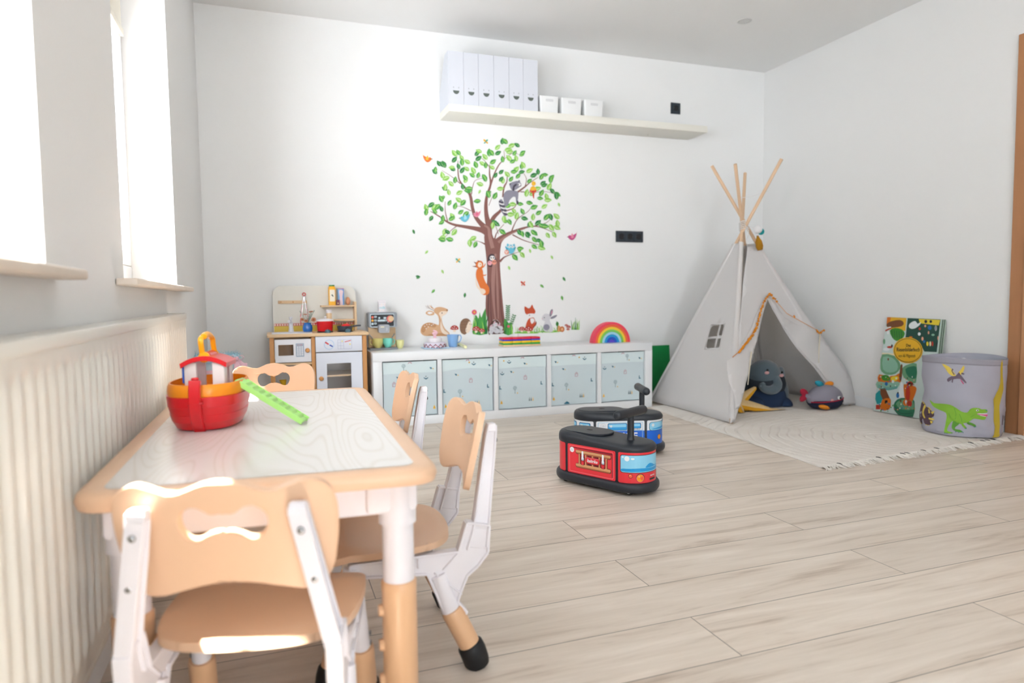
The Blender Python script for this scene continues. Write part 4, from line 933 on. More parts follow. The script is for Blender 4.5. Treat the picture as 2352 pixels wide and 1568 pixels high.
for j in (0,.35,.68,1): line(mb,(a[0],a[1]+(b[1]-a[1])*j),(a[0]+(b[0]-a[0])*(.42 if 0<j<1 else 1),a[1]+(b[1]-a[1])*j),.0007,fo)
mb.mi=1; line(mb,(a[0]+(b[0]-a[0])*.5,a[1]+(b[1]-a[1])*.75),(a[0]+(b[0]-a[0])*.95,a[1]+(b[1]-a[1])*.9),.002,fo)
mb.mi=4; mb.poly(circ(a[0]+(b[0]-a[0])*.32,a[1]+(b[1]-a[1])*.84,.004,n=10),fo,.0003); mb.poly(circ(a[0]+(b[0]-a[0])*.88,a[1]+(b[1]-a[1])*.5,.004,n=10),fo,.0003)
obj('panel_print',mb,[mat('print_sky','#8fc0e6',.6),mat('print_red2','#d8353f',.6),mat('print_navy','#2450b4',.6),mat('print_lilac','#a9b0c9',.6),mat('print_yellow','#efe06a',.6)],op,smooth=False)
# oven door
dz1=kz(809,778); dz0=.045; wx0,wx1=kx(751.5,870),kx(807,870); wz1=kz(833.8,778); wz0=wz1-.165
od=obj('oven_door',MB().prism([(xm+.003,dz0),(xr1-.002,dz0),(xr1-.002,dz1),(xm+.003,dz1)],lambda a_,b_,q:V((a_,KF-.008+q,b_)),0,.010,[[(wx0,wz0),(wx0,wz1),(wx1,wz1),(wx1,wz0)]]),wkb,t,smooth=False,bevel=.001)
obj('door_window',MB().bb(wx0,wx1,KF-.004,KF-.002,wz0,wz1),glass,od,smooth=False); kn(737.5,868.4,od)
z=kz(861,778); obj('oven_shelf',MB().bb(xm+.006,xr1-.002,KF+.006,KB-.032,z-.008,z),wood_l,t,smooth=False)
# back panel with rounded top corners
bx_=lambda u,v: ay(u,v,KB).x; bz_=lambda v,u: ay(u,v,KB).z
x0,x1=bx_(627,720),bx_(817.5,720); z1=bz_(656,720); r=.055
out=[(x0,WZ1),(x1,WZ1)]+[(x1-r+r*math.cos(a_),z1-r+r*math.sin(a_)) for a_ in [PI/2*k/8 for k in range(9)]]+[(x0+r+r*math.cos(a_),z1-r+r*math.sin(a_)) for a_ in [PI/2+PI/2*k/8 for k in range(9)]]
bp_=obj('back_panel',MB().prism(out,lambda a_,b_,q:V((a_,KB-.012+q,b_)),0,.010),cream,t,smooth=False,bevel=.0015)
fbk=lambda a_,b_,q:V((a_,KB-.0126-q,b_))
mb=MB(); mb.mi=0; mb.poly([(x0+.004,WZ1),(x1-.002,WZ1),(x1-.002,bz_(747,720)),(x0+.004,bz_(747,720))],fbk,0); zt2=bz_(741,720); zb2=bz_(747,720)
mb.mi=1; mb.poly([(x0+.004,zb2),(x1-.002,zb2),(x1-.002,zt2),(x0+.004,zt2)],fbk,.0001); mb.mi=2; n=34
for k in range(n): xa_=x0+.006+(x1-x0-.01)*k/n; mb.poly([(xa_,zb2+.003),(xa_+.0075,zb2+.003),(xa_+.0075,zt2-.003),(xa_,zt2-.003)],fbk,.0004)
obj('tile_print',mb,[mat('tile_yellow','#dcc04c',.5,noise=.06,nscale=60),mat('tile_red','#cf7068',.5),mat('tile_cream','#f0dfd4',.5)],bp_,smooth=False)
hr=obj('hook_rail',MB().bb(bx_(638.5,694),bx_(704.5,694),KB-.022,KB-.0125,bz_(697,670),bz_(690,670),bev=.001),wood_l,t)
for u in (645,673,698): p=ay(u,693.5,KB-.022); obj('peg',MB().cyl((p.x,KB-.036,p.z),(p.x,KB-.021,p.z),.0042,n=14),wood_o,hr)
YS=KB-.085
def shl(u0,u1,v0,v1,lab=None):
    y=KB-.013; obj('wall_shelf',MB().bb(ay(u0,v1,YS).x,ay(u1,v1,YS).x,YS,y,ay(760,v1,YS).z,ay(760,v0,YS).z,bev=.001),wood_l,t); return ay(760,v0,YS).z
ZS=shl(737,814,701,704.7); shl(764,814,733.5,737.2)
p=ay(813.6,693,YS); q=ay(818.5,693,YS); obj('shelf_side',MB().bb(p.x,q.x,YS,KB-.013,WZ1,p.z+.001,bev=.001),wood_l,t)
# sink and tap, burners, knobs on the worktop
y0=KF+.02; sx0,sx1=kx(624,770),kx(719,770)
mb=MB(); 
def tray_ring(i,z): return [(p[0],p[1],z) for p in rrect(sx0+i,y0+i,sx1-i,y0+.17-i,.02)]
loftc(mb,[tray_ring(0,WZ1+.0003),tray_ring(0,WZ1+.004),tray_ring(.006,WZ1+.004),tray_ring(.012,WZ1+.0008)],True,True); obj('sink_basin',mb,wk,t)
fx_=ay(669,760,KF+.19).x; fz=WZ1; zt3=ay(669,735,KF+.19).z
mb=MB(); mb.lathe([(.015,0),(.015,.012),(.0125,.018),(.0125,zt3-fz-.012)],(fx_,KF+.205,fz),24); mb.tube(smooth_loop([(fx_,KF+.205,zt3-.02),(fx_-.005,KF+.18,zt3-.006),(fx_-.012,KF+.15,zt3-.006)],4,False),.008,14); mb.lathe([(.007,0),(.007,.02),(.010,.024),(.010,.032),(0,.033)],(fx_,KF+.205,zt3-.013),18); obj('tap',mb,wk,t)
tealg=mat('knob_teal_grey','#4a6b78',.4); dk=mat('hob_black','#1c242c',.4)
hx=[kx(750,766),kx(797,764)]
for x in hx:
    mb=MB(); mb.lathe([(.0,0),(.045,0),(.045,.004),(.034,.006),(.0,.006)],(x,KF+.10,WZ1+.0003),32); obj('burner',mb,dk,t)
for u,v in ((753.5,765),(800,764)):
    x=kx(u,v); mb=MB(); mb.lathe([(.018,0),(.018,.006),(.0155,.009),(.015,.016),(.011,.018),(0,.018)],(x,KF+.012,WZ1+.0003),24); mb.box((x,KF+.012,WZ1+.019),(.004,.026,.006),bev=.001); obj('burner_knob',mb,tealg,t)
# things on the kitchen
zh=WZ1+.0068
x=hx[0]; tt=thing('toy_cooking_pot','red toy cooking pot with white lid on the left burner','toy pot',(x,KF+.10,zh)); r=.048; h=.058
rpm=mat('pot_red','#d3121f',.3)
pb=obj('pot_body',MB().lathe([(0,0),(r*.86,0),(r*.9,.004),(r*.98,h),(r*.94,h),(r*.84,.006),(0,.006)],(x,KF+.10,zh),36,cap=False),rpm,tt)
for s in (-1,1): obj('pot_handle',MB().tube(smooth_loop([(x+s*r*.94,KF+.105,zh+h*.78),(x+s*r*1.12,KF+.105,zh+h*.8),(x+s*r*1.12,KF+.115,zh+h*.8),(x+s*r*.94,KF+.115,zh+h*.78)],4,False),.004,10),rpm,tt)
pl_=obj('pot_lid',MB().lathe([(0,h),(r*1.02,h),(r*1.03,h+.004),(r*.98,h+.009),(r*.5,h+.014),(0,h+.015)],(x,KF+.10,zh),36),wh,tt); obj('lid_knob',MB().lathe([(.005,h+.0145),(.004,h+.018),(.008,h+.022),(.007,h+.027),(0,h+.028)],(x+.004,KF+.10,zh),18),wh,pl_)
x=hx[1]; tt=thing('toy_frying_pan','dark grey toy frying pan with handle on the right burner','toy pan',(x,KF+.10,zh)); r=.046; h=.028; pm=mat('pan_slate','#3c4653',.4)
obj('pan_body',MB().lathe([(0,0),(r*.84,0),(r*.9,.003),(r,h),(r*.95,h),(r*.82,.005),(0,.005)],(x,KF+.10,zh),36,cap=False),pm,tt)
obj('pan_handle',MB().tube([(x+r*.95,KF+.098,zh+h*.85),(x+r*1.5,KF+.09,zh+h*1.0),(x+r*1.95,KF+.103,zh+h*1.0)],[.0045,.0055,.005],12),pm,tt)
tt=thing('toy_tomato','red toy tomato half lying in the frying pan','toy food',(x,KF+.10,zh+.006)); mb=MB(); mb.ball((x+.006,KF+.10,zh+.022),(.028,.026,.020),24,14); obj('tomato',mb,mat('tomato_red','#e01a1e',.35),tt); mb=MB(); mb.tube([(x+.002,KF+.10,zh+.040),(x-.001,KF+.10,zh+.049)],[.003,.0025],8)
for k in range(5): a_=2*PI*k/5; mb.ball((x+.002+.006*math.cos(a_),KF+.10+.006*math.sin(a_),zh+.0405),(.005,.005,.0015),8,6)
obj('stalk',mb,mat('stalk_green','#4c8a3a',.6),tt)
# pepper mill
p=ay(756,735,KF+.17); x=p.x; tt=thing('toy_pepper_mill','wooden toy grinder with white top behind the red pot','toy grinder',(x,KF+.17,WZ1)); hz=ay(756,711,KF+.17).z-WZ1
obj('mill_body',MB().lathe([(.013,.0005),(.0165,.003),(.0165,hz-.022),(.0155,hz-.020)],(x,KF+.17,WZ1),24),wood_l,tt); obj('mill_top',MB().lathe([(.0165,hz-.0195),(.0168,hz-.004),(.014,hz),(0,hz)],(x,KF+.17,WZ1),24),wh,tt)
# vase with dried flowers
p=ay(707,765,KF+.13); x,y=p.x,KF+.13; zb=WZ1+.0045; tt=thing('flower_vase','small blue glass vase with dried brown flowers by the toy sink','vase',(x,y,zb)); vb=mat('cobalt_glass','#1769bd',.12,.6,coat=.5)
H_=ay(707,741,y).z-zb
obj('vase_body',MB().lathe([(0,0),(.022,0),(.027,.006),(.029,H_*.4),(.026,H_*.72),(.020,H_*.86),(.022,H_),(.019,H_),(.018,H_*.84),(0,H_*.8)],(x,y,zb),36,cap=False),vb,tt)
fl=mat('dried_flower','#b8754e',.8); stm=mat('dried_stem','#7f9a8e',.8); ctr=mat('flower_centre','#7a4a33',.8)
random.seed(3)
for (u,v,r_,tl) in ((714.3,715.7,.014,.3),(701,722,.013,.2),(720.5,734,.015,1.3),(694.6,733.6,.011,1.0),(703,737,.012,.8)):
    q=ay(u,v,y-.01); st_=obj('stem',MB().tube(smooth_loop([(x,y,zb+H_*.85),((x*2+q.x)/3,y,(zb+H_)*.6+q.z*.4),(q.x,q.y,q.z-.002)],3,False),.0010,6),stm,tt)
    mb=MB(); R=Matrix.Rotation(tl,3,'X')@Matrix.Rotation(random.uniform(-.3,.3),3,'Y')
    for k in range(13): a_=2*PI*k/13; mb.ball(q+R@V((r_*.62*math.cos(a_),r_*.62*math.sin(a_),.001)),(r_*.42,r_*.15,.0012),8,6,R=R@Matrix.Rotation(a_,3,'Z'))
    hd=obj('flower_head',mb,fl,st_); obj('flower_centre',MB().ball(q+R@V((0,0,.0015)),(r_*.28,r_*.28,.003),10,8,R=R),ctr,st_)
mb=MB()
for k in range(16):
    a_=random.uniform(0,2*PI); l_=random.uniform(.03,.075); e=V((x+math.cos(a_)*l_*.6,y+math.sin(a_)*.012,zb+H_+l_)); mb.tube([(x,y,zb+H_*.85),e],[.0008,.0005],5); mb.ball(e,(.002,.002,.003),6,5)
obj('filler_twigs',mb,stm,tt)
# tongs hanging on the rail
xp=ay(698,694,KB-.03); yT=KB-.038; P=lambda u,v:ay(u,v,yT)
tt=thing('kitchen_tongs','metal tongs with red ring and red tips hanging from the hook rail','tongs',(xp.x,yT,xp.z)); rt=mat('silicone_red','#d12b36',.45); mt=mat('tong_steel','#c5c5c8',.28,metal=.8)
c=P(698.3,675.7); mb=MB(); mb.tube([c+V((.0085*math.cos(a_),0,.0085*math.sin(a_))) for a_ in [2*PI*k/24 for k in range(25)]],.0028,10,cap=False); obj('hanging_ring',mb,rt,tt)
for s,e1,e2 in ((-1,P(691,729),P(691.5,746)),(1,P(707,729),P(706.5,746))):
    top=P(698.3+s*.6,681); mid=P(698.3+s*3,700)
    ar=obj('arm',MB().tube([top,mid,e1],[(.010,.002),(.009,.002),(.008,.002)],sec=[(-.5,-.5),(.5,-.5),(.5,.5),(-.5,.5)],up=(0,1,0)),mt,tt)
    obj('arm_grip',MB().tube([mid.lerp(e1,.0)+V((s*.002,0,0)),mid.lerp(e1,.95)+V((s*.002,0,0))],.0022,8),rt,ar)
    obj('tip',MB().tube([e1,e1.lerp(e2,.5)+V((s*.002,0,0)),e2+V((-s*.001,0,0))],[(.010,.003),(.012,.005),(.008,.003)],sec=[(-.5,-.5),(.5,-.5),(.5,.5),(-.5,.5)],up=(0,1,0)),rt,ar,bevel=.001)
obj('pivot',MB().tube([P(698.3,680),P(698.3,692)],[.0055,.0045],12),mt,tt)
# shelf goods
Yg=YS+.012; X=lambda u,v=690:ay(u,v,Yg).x; Zg=lambda v,u=770:ay(u,v,Yg).z; z0=ZS+.0006
x0,x1=X(755.5),X(771.5); hj=Zg(654)-z0; tt=thing('toy_juice_carton','yellow toy juice bottle with green cap on the top shelf of the toy kitchen','toy bottle',((x0+x1)/2,Yg+.02,z0)); jm_=mat('juice_yellow','#f6b414',.4)
xm_=(x0+x1)/2; w2=(x1-x0)/2
mb=MB(); rg=lambda w_,z_:[(p[0],p[1],z_) for p in rrect(xm_-w_,Yg+.02-w_,xm_+w_,Yg+.02+w_,w_*.25)]
loftc(mb,[rg(w2,z0),rg(w2,z0+hj*.80),rg(w2*.97,z0+hj*.86),rg(w2*.80,z0+hj*.93)]); jb=obj('bottle_body',mb,jm_,tt)
obj('cap',MB().lathe([(w2*.78,hj*.93),(w2*.80,hj*.94),(w2*.80,hj*.995),(w2*.74,hj),(0,hj)],(xm_,Yg+.02,z0),24),mat('cap_green','#2c7f45',.45),tt)
yl=Yg+.02-w2; fl_=lambda a_,b_,q:V((a_,yl-.0005-q,b_)); mb=MB(); mb.poly(rrect(xm_-w2*.72,z0+hj*.19,xm_+w2*.76,z0+hj*.76,.002),fl_,0); mb.mi=1
for dx,dz,rx,rz in ((-.1,.49,.24,.018),(.15,.46,.16,.03),(.0,.52,.12,.02),(.22,.43,.14,.012)): mb.poly(circ(xm_+w2*dx,z0+hj*dz,w2*rx,hj*rz*1.1,10),fl_,.0004)
obj('label_print',mb,[mat('label_cream','#f3ead6',.5),mat('label_olive','#3a4a3c',.5)],jb,smooth=False)
x0,x1=X(776.5),X(790.8); hj=Zg(661.5)-z0; tt=thing('toy_biscuit_box','tall narrow blue and pink toy food box on the top shelf','toy box',((x0+x1)/2,Yg+.02,z0)); bx2=obj('box_body',MB().bb(x0,x1,Yg+.005,Yg+.03,z0,z0+hj,bev=.001),mat('box_blue','#7fb0dd',.5),tt)
mb=MB(); fl_=lambda a_,b_,q:V((a_,Yg+.0044-q,b_)); wd=x1-x0; mb.poly(smooth_loop([(x0+wd*.22,z0+hj*.03),(x0+wd*.75,z0+hj*.03),(x0+wd*.72,z0+hj*.5),(x0+wd*.85,z0+hj*.84),(x0+wd*.2,z0+hj*.86),(x0+wd*.3,z0+hj*.45)],3),fl_,0); mb.mi=1; mb.poly([(x0+wd*.86,z0+hj*.04),(x0+wd*.94,z0+hj*.04),(x0+wd*.94,z0+hj*.95),(x0+wd*.86,z0+hj*.95)],fl_,.0003); mb.mi=2; mb.poly([(x0,z0+hj*.95),(x1,z0+hj*.95),(x1,z0+hj*.985),(x0,z0+hj*.985)],fl_,.0003)
obj('box_print',mb,[mat('print_blush','#e3cbd4',.5),mat('print_royal','#2d6ec2',.5),mat('print_rosered','#cf6f84',.5)],bx2,smooth=False)
x0,x1=X(772.4),X(779.5); tt=thing('toy_spice_box','small purple toy box between the yellow bottle and the blue box','toy box',((x0+x1)/2,Yg-.002,z0)); bx3=obj('box_body',MB().bb(x0,x1,Yg-.010,Yg+.004,z0,z0+Zg(688.5)-z0,bev=.0008),mat('box_purple','#6d3550',.5),tt)
mb=MB(); mb.poly(circ((x0+x1)/2,z0+.011,.003,.005,10),lambda a_,b_,q:V((a_,Yg-.0106-q,b_)),0); obj('box_print',mb,mat('print_butter','#e8d9a0',.5),bx3,smooth=False)
x=X(800); tt=thing('toy_egg','brown toy egg standing on the top shelf of the toy kitchen','toy food',(x,Yg+.015,z0)); rr_=(X(805.5)-X(794.5))/2; he=(Zg(682)-z0)/2; mb=MB(); mb.ball((x,Yg+.015,z0+he),(rr_,rr_,he),24,16,fn=lambda q,d:V((q.x*(1-.12*d.z),q.y*(1-.12*d.z),q.z))); obj('eggshell',mb,mat('egg_brown','#d9976f',.5),tt)
# yellow plush banana bunch in the lower compartment
p=ay(652,893,KF+.10); tt=thing('yellow_toy_bag','yellow cloth toy pouch in the open lower left bay of the toy kitchen','toy pouch',(p.x,KF+.10,.0626)); ztop=ay(652,872,KF+.10).z
mb=MB(); hh_=ztop-.0626; mb.lathe([(0,0),(.034,0),(.043,.012),(.044,hh_*.35),(.036,hh_*.6),(.016,hh_*.80),(.012,hh_*.86),(.020,hh_),(0,hh_)],(p.x,KF+.105,.0626),28); mb.shift(lambda q:q+V((.004*math.sin(q.z*60),.003*math.sin(q.x*90),0))); obj('pouch',mb,mat('mustard_cloth','#d3a71c',.8,bump=.3,bscale=120),tt)
# ---------------------------------------------------------------- forest wall stickers (flat prints on the back wall)
dq=lambda a,b,t: ay(930+a/3.0745,290+b/3.0745,D-.0007-t)
def DM(n,c): return mat('sticker_'+n,c,.55,.3)
br1=DM('bark','#8a5f58'); br2=DM('bark_light','#a98078'); br3=DM('bark_dark','#5f403c')
G1=DM('leaf_dark','#2f7d47'); G2=DM('leaf_mid','#4fa04c'); G3=DM('leaf_light','#8fc95a'); G4=DM('leaf_pale','#c4e29a'); G5=DM('leaf_vein','#d7ecc0')
def stroke(mb,pts,f,lay=0):
    p=smooth_loop(pts,4,False); L=[];R=[]
    for i,q in enumerate(p):
        a=p[max(i-1,0)];b=p[min(i+1,len(p)-1)]; d=V((b[0]-a[0],b[1]-a[1])).normalized(); n=V((-d.y,d.x))*q[2]*.5
        L.append(mb.b.verts.new(f(q[0]+n.x,q[1]+n.y,lay*.0003))); R.append(mb.b.verts.new(f(q[0]-n.x,q[1]-n.y,lay*.0003)))
    for i in range(len(p)-1): mb.face([L[i],L[i+1],R[i+1],R[i]])
def blob(mb,pts,mi,lay,k=3,f=None): mb.mi=mi; mb.poly(smooth_loop(pts,k),f or dq,lay*.0003)
def ell(mb,cx,cy,rx,ry,mi,lay,rot=0,n=18,f=None):
    c,s=math.cos(rot),math.sin(rot); mb.mi=mi; mb.poly([(cx+rx*math.cos(2*PI*i/n)*c-ry*math.sin(2*PI*i/n)*s,cy+rx*math.cos(2*PI*i/n)*s+ry*math.sin(2*PI*i/n)*c) for i in range(n)],f or dq,lay*.0003)
def leaf(mb,x,y,ang,L_,W_,mi,lay):
    c,s=math.cos(ang),math.sin(ang)
    def T(p): return (x+p[0]*c-p[1]*s,y+p[0]*s+p[1]*c)
    o=[(0,0),(L_*.2,W_*.36),(L_*.5,W_*.5),(L_*.78,W_*.30),(L_,0),(L_*.78,-W_*.30),(L_*.5,-W_*.5),(L_*.2,-W_*.36)]
    mb.mi=mi; mb.poly([T(p) for p in o],dq,lay*.0003)
    mb.mi=(mi+1) if mi<2 else 3; mb.poly([T(p) for p in [(L_*.08,0),(L_*.35,W_*.30),(L_*.7,W_*.2),(L_*.9,0)]],dq,(lay+.15)*.0003)
    mb.mi=4; mb.poly([T(p) for p in [(0,W_*.03),(L_*.92,0),(0,-W_*.03)]],dq,(lay+.3)*.0003)
LM=[G1,G2,G3,G4,G5]
base=dq(640,1465,0)
tr=thing('tree_sticker','tall brown tree wall sticker with green leafy crown above the storage unit','wall sticker',base)
mb=MB(); mb.mi=0
mb.poly(smooth_loop([(590,1466),(583,1420),(586,1380),(570,1300),(572,1200),(581,1080),(578,960),(566,850),(560,780),(572,720),(585,690),(612,690),(616,760),(636,800),(660,806),(695,786),(680,830),(672,900),(672,1000),(681,1120),(690,1230),(700,1330),(712,1430),(690,1442),(668,1385),(640,1362),(612,1385),(604,1466)],2),dq,0)
B=[[(600,790,40),(566,742,44),(500,722,30),(420,708,22),(350,695,17),(300,675,13),(250,640,9),(180,600,4)],[(595,740,50),(540,690,34),(500,640,26),(478,580,23),(462,490,20),(430,440,15),(385,380,10),(375,310,8),(375,240,3)],
[(600,720,50),(578,640,32),(572,560,25),(580,490,19),(605,410,14),(598,340,10),(598,270,5)],[(603,420,14),(630,340,10),(665,270,8),(700,230,5),(700,170,2.5)],[(598,700,34),(630,640,28),(680,590,19),(740,505,20),(800,462,14),(850,425,10),(880,400,6),(940,360,3)],
[(720,595,9),(770,575,6),(800,530,3)],[(640,830,60),(700,775,30),(760,745,19),(830,720,14),(910,705,9),(980,720,5),(1060,755,2.5)],[(752,748,11),(770,700,7),(800,650,5),(870,600,3.5),(905,550,2)],[(760,765,9),(840,805,6),(950,838,3)],[(670,955,18),(700,925,9),(740,908,5),(810,885,2)],[(567,832,12),(530,815,4),(490,805,2)],[(633,800,11),(650,750,6),(700,690,3)],[(372,700,7),(320,740,4),(280,790,2)],[(302,672,8),(285,600,5),(285,530,3)],[(392,405,6),(330,355,3.5),(260,310,2)],[(470,480,7),(480,420,4.5),(500,380,3),(560,365,2)],[(848,428,7),(858,370,4),(830,320,2)],[(690,500,8),(700,430,12),(720,390,7),(722,340,3)],[(815,462,7),(900,465,4),(1000,462,3),(1070,485,2)],[(905,706,6),(1000,680,3.5),(1045,630,2)],[(467,597,6),(410,570,3.5),(350,560,2)],[(700,232,3.5),(760,190,2.5),(810,200,2)],[(598,290,4),(560,240,3),(510,205,2)],[(592,560,4),(612,510,3),(630,480,2)],[(660,760,4),(640,700,3),(620,660,2)]]
for k,s in enumerate(B): stroke(mb,s,dq,1+.12*k)
mb.mi=1
for s in ([(640,1370,10),(628,1250,16),(622,1120,24),(628,1000,26),(640,900,14)],[(660,1360,6),(655,1200,14),(650,1050,12),(648,960,6)],[(620,860,26),(600,780,24),(590,720,16),(560,700,10)],[(660,820,18),(710,780,14),(780,745,8),(850,722,4)]): stroke(mb,s,dq,4.2)
mb.mi=2
for s in ([(592,1440,4),(588,1300,6),(592,1150,4)],[(612,1380,5),(606,1270,3),(604,1100,2)],[(700,1420,5),(680,1300,4),(672,1150,3)],[(645,1350,3),(642,1250,2),(640,1120,1)]): stroke(mb,s,dq,4.5)
obj('trunk',mb,[br1,br2,br3],tr,smooth=False,fix=False)
LV="""350 190;378 185;400 222;350 235;403 252;378 282;440 250;262 268;275 268;240 262;210 320;215 305;265 345;290 368;335 300;330 290;355 378;430 378;425 362;435 300;405 310;483 312;475 345;518 345;565 365;560 360;530 408;510 190;522 175;565 215;595 185;610 185;520 226;545 262;570 275;622 250;615 290;640 345;688 105;705 105;655 148;658 188;755 135;792 132;730 165;740 180;775 188;832 185;828 195;735 225;785 225;762 247;690 232;680 322;722 338;770 320;785 305;825 280;835 272;880 312;800 350;825 322;910 345;940 320;990 342;965 355;1035 362;1030 375;880 385;935 440;975 400;1020 425;985 415;690 380;680 372;750 372;675 440;590 470;588 480;637 490;445 455;452 440;408 425;385 468;280 440;285 430;325 405;310 465;265 505;255 512;315 540;380 520;410 540;355 562;510 528;430 620;395 605;335 635;330 650;185 555;210 570;230 570;150 575;150 605;210 600;258 582;185 650;268 650;258 680;280 745;300 745;348 748;265 785;262 800;315 798;480 792;458 825;497 835;730 560;762 550;770 598;790 632;748 622;830 600;845 650;815 548;880 540;912 570;945 610;905 640;880 690;890 695;940 680;965 700;990 705;1000 640;1030 640;1070 635;1078 685;1075 715;1035 715;1010 770;1055 765;910 750;920 755;870 760;865 770;810 750;830 760;915 800;945 805;965 830;915 850;965 858;690 745;635 680;620 700;710 670;700 655;740 675;650 690;860 470;900 475;965 470;1000 495;1010 520;1075 480;1070 490;1040 455;955 508;985 565;810 870;815 862;830 908;778 925;500 270"""
mb=MB(); random.seed(11)
for k,s in enumerate(LV.split(';')):
    x,y=map(float,s.split()); a=math.atan2(y-600,x-620)+random.uniform(-1.2,1.2)
    if random.random()<.5: a=-PI/2+random.uniform(-1.1,1.1) if y<700 else a
    L_=random.uniform(46,60); leaf(mb,x-math.cos(a)*L_/2,y-math.sin(a)*L_/2,a,L_,L_*.60,random.choice((0,1,2,2,1)),5+(k%8)*.45)
obj('foliage',mb,LM,tr,smooth=False,fix=False)
mb=MB(); mb.mi=0; mb.poly(smooth_loop([(588,985),(586,930),(600,905),(622,902),(642,915),(648,950),(640,985),(615,992)],3),dq,.0012); 
ow=obj('owl_hollow',mb,[DM('hollow','#4a3a3e')],tr,smooth=False,fix=False)
mb=MB(); blob(mb,[(590,1462),(600,1400),(625,1370),(650,1368),(672,1395),(690,1440),(695,1462)],0,5); obj('root_hollow',mb,[br3],tr,smooth=False,fix=False)
def sticker(label,name,mats,fn,anchor):
    t=None; mb=MB(); fn(mb); o=obj(name,mb,mats,None,smooth=False,fix=False)
    return tag(o,label,'wall sticker')
W=DM('white','#f2efee'); GY=DM('grey','#8f8d9b'); DG=DM('charcoal','#4a4652'); OR=DM('orange','#e07a3c'); CR=DM('cream','#f3e0cc'); PK=DM('pink','#e58fa6'); BL=DM('aqua','#6dc1d8'); YE=DM('yellow','#f0b93c'); RD=DM('red','#cf4a3c'); TN=DM('tan','#c8956a'); TN2=DM('fawn','#dcb088'); BRN=DM('brown','#8a5f45'); MG=DM('magenta','#c8578c'); LG=DM('lightgrey','#d5d4d8')
def raccoon(mb):
    blob(mb,[(700,540),(695,490),(710,460),(740,450),(780,455),(800,465),(800,500),(795,530),(785,530),(780,500),(760,500),(740,520),(725,560),(705,560)],0,8)
    blob(mb,[(740,420),(745,400),(770,390),(800,385),(818,400),(822,420),(800,435),(780,450),(755,450)],0,10); blob(mb,[(760,450),(765,420),(785,405),(790,415),(775,430),(772,455)],1,12); ell(mb,807,412,12,10,2,12); ell(mb,800,412,5,5,1,13); blob(mb,[(738,418),(738,402),(752,405)],1,12,1); blob(mb,[(800,388),(806,378),(816,390)],1,12,1); ell(mb,818,420,4,3,1,13)
    for k,(x,y) in enumerate(((720,560),(705,575),(690,555),(682,535),(678,515))): pass
    pth=[(712,632,18),(700,600,34),(690,570,38),(680,540,34),(678,515,14)]; mb.mi=0; stroke(mb,pth,dq,9); mb.mi=1
    for (x,y,w) in ((712,618,26),(700,592,38),(688,562,38),(680,534,32)): stroke(mb,[(x-w*.5,y-6,11),(x,y+3,11),(x+w*.5,y+2,11)],dq,10)
    mb.mi=2
    for (x,y,w) in ((706,605,30),(694,577,36),(684,548,34)): stroke(mb,[(x-w*.5,y-6,7),(x,y+2,7),(x+w*.5,y+1,7)],dq,11)
    ell(mb,795,538,8,14,1,11)
sticker('grey raccoon sticker with striped tail climbing in the tree crown','raccoon_sticker',[GY,DG,W],raccoon,None)
def squirrel(mb):
    blob(mb,[(520,1000),(548,1010),(555,1060),(570,1100),(595,1140),(592,1180),(565,1192),(540,1180),(535,1150),(515,1100),(502,1060),(505,1020)],0,6)
    blob(mb,[(498,1070),(510,1110),(530,1140),(560,1150),(570,1170),(555,1185),(535,1180),(530,1160),(505,1130)],1,8); mb.mi=1; stroke(mb,[(540,1175,6),(532,1160,6),(545,1148,6),(560,1158,6)],dq,9)
    blob(mb,[(500,985),(505,958),(530,948),(550,960),(552,985),(535,1002),(510,1000)],0,8); blob(mb,[(515,985),(520,962),(538,962),(545,980),(530,995)],1,9); blob(mb,[(505,962),(485,955),(500,972)],2,9,1); blob(mb,[(502,985),(474,988),(505,995)],2,9,1); blob(mb,[(516,955),(514,944),(526,952)],2,9,1)
    mb.mi=0; stroke(mb,[(535,1005,12),(560,985,7),(568,968,4)],dq,7); stroke(mb,[(545,1050,12),(565,1052,7),(575,1045,4)],dq,7); ell(mb,534,975,3,3,2,11)
sticker('orange squirrel sticker climbing the left side of the trunk','squirrel_sticker',[OR,CR,DM('dark_rust','#8a3b22')],squirrel,None)
def owls1(mb):
    ell(mb,617,935,24,26,0,9); ell(mb,617,930,18,17,1,10); ell(mb,609,928,5,5,2,11); ell(mb,626,928,5,5,2,11); blob(mb,[(614,936),(622,936),(618,943)],3,12,1); ell(mb,600,965,15,17,4,13); ell(mb,630,960,17,18,5,14); ell(mb,625,956,4,4,2,16); ell(mb,637,956,4,4,2,16); ell(mb,596,960,3,3,2,16)
sticker('grey owl and two pink chicks sticker inside the trunk hollow','owl_family_sticker',[DG,W,DM('ink','#2b2528'),YE,DM('blush','#eaa9b4'),DM('salmon','#e79a86')],owls1,None)
def owls2(mb):
    ell(mb,748,868,27,33,0,12); blob(mb,[(722,850),(724,826),(738,838),(760,838),(772,828),(776,850)],0,13,2); ell(mb,738,850,9,9,1,14); ell(mb,760,850,9,9,1,14); ell(mb,738,850,3,3,3,15); ell(mb,760,850,3,3,3,15); blob(mb,[(720,880),(708,850),(714,845),(728,868)],2,13,1); blob(mb,[(774,880),(784,855),(778,848),(768,868)],2,13,1); ell(mb,719,888,16,17,4,16); ell(mb,712,884,4,4,1,17); ell(mb,724,884,4,4,1,17); ell(mb,717,893,5,6,5,17)
sticker('turquoise owl with small orange chick sticker on the low right branch','blue_owl_sticker',[BL,W,DM('teal','#3aa0bd'),DM('ink','#2b2528'),DM('salmon','#e79a86'),CR],owls2,None)
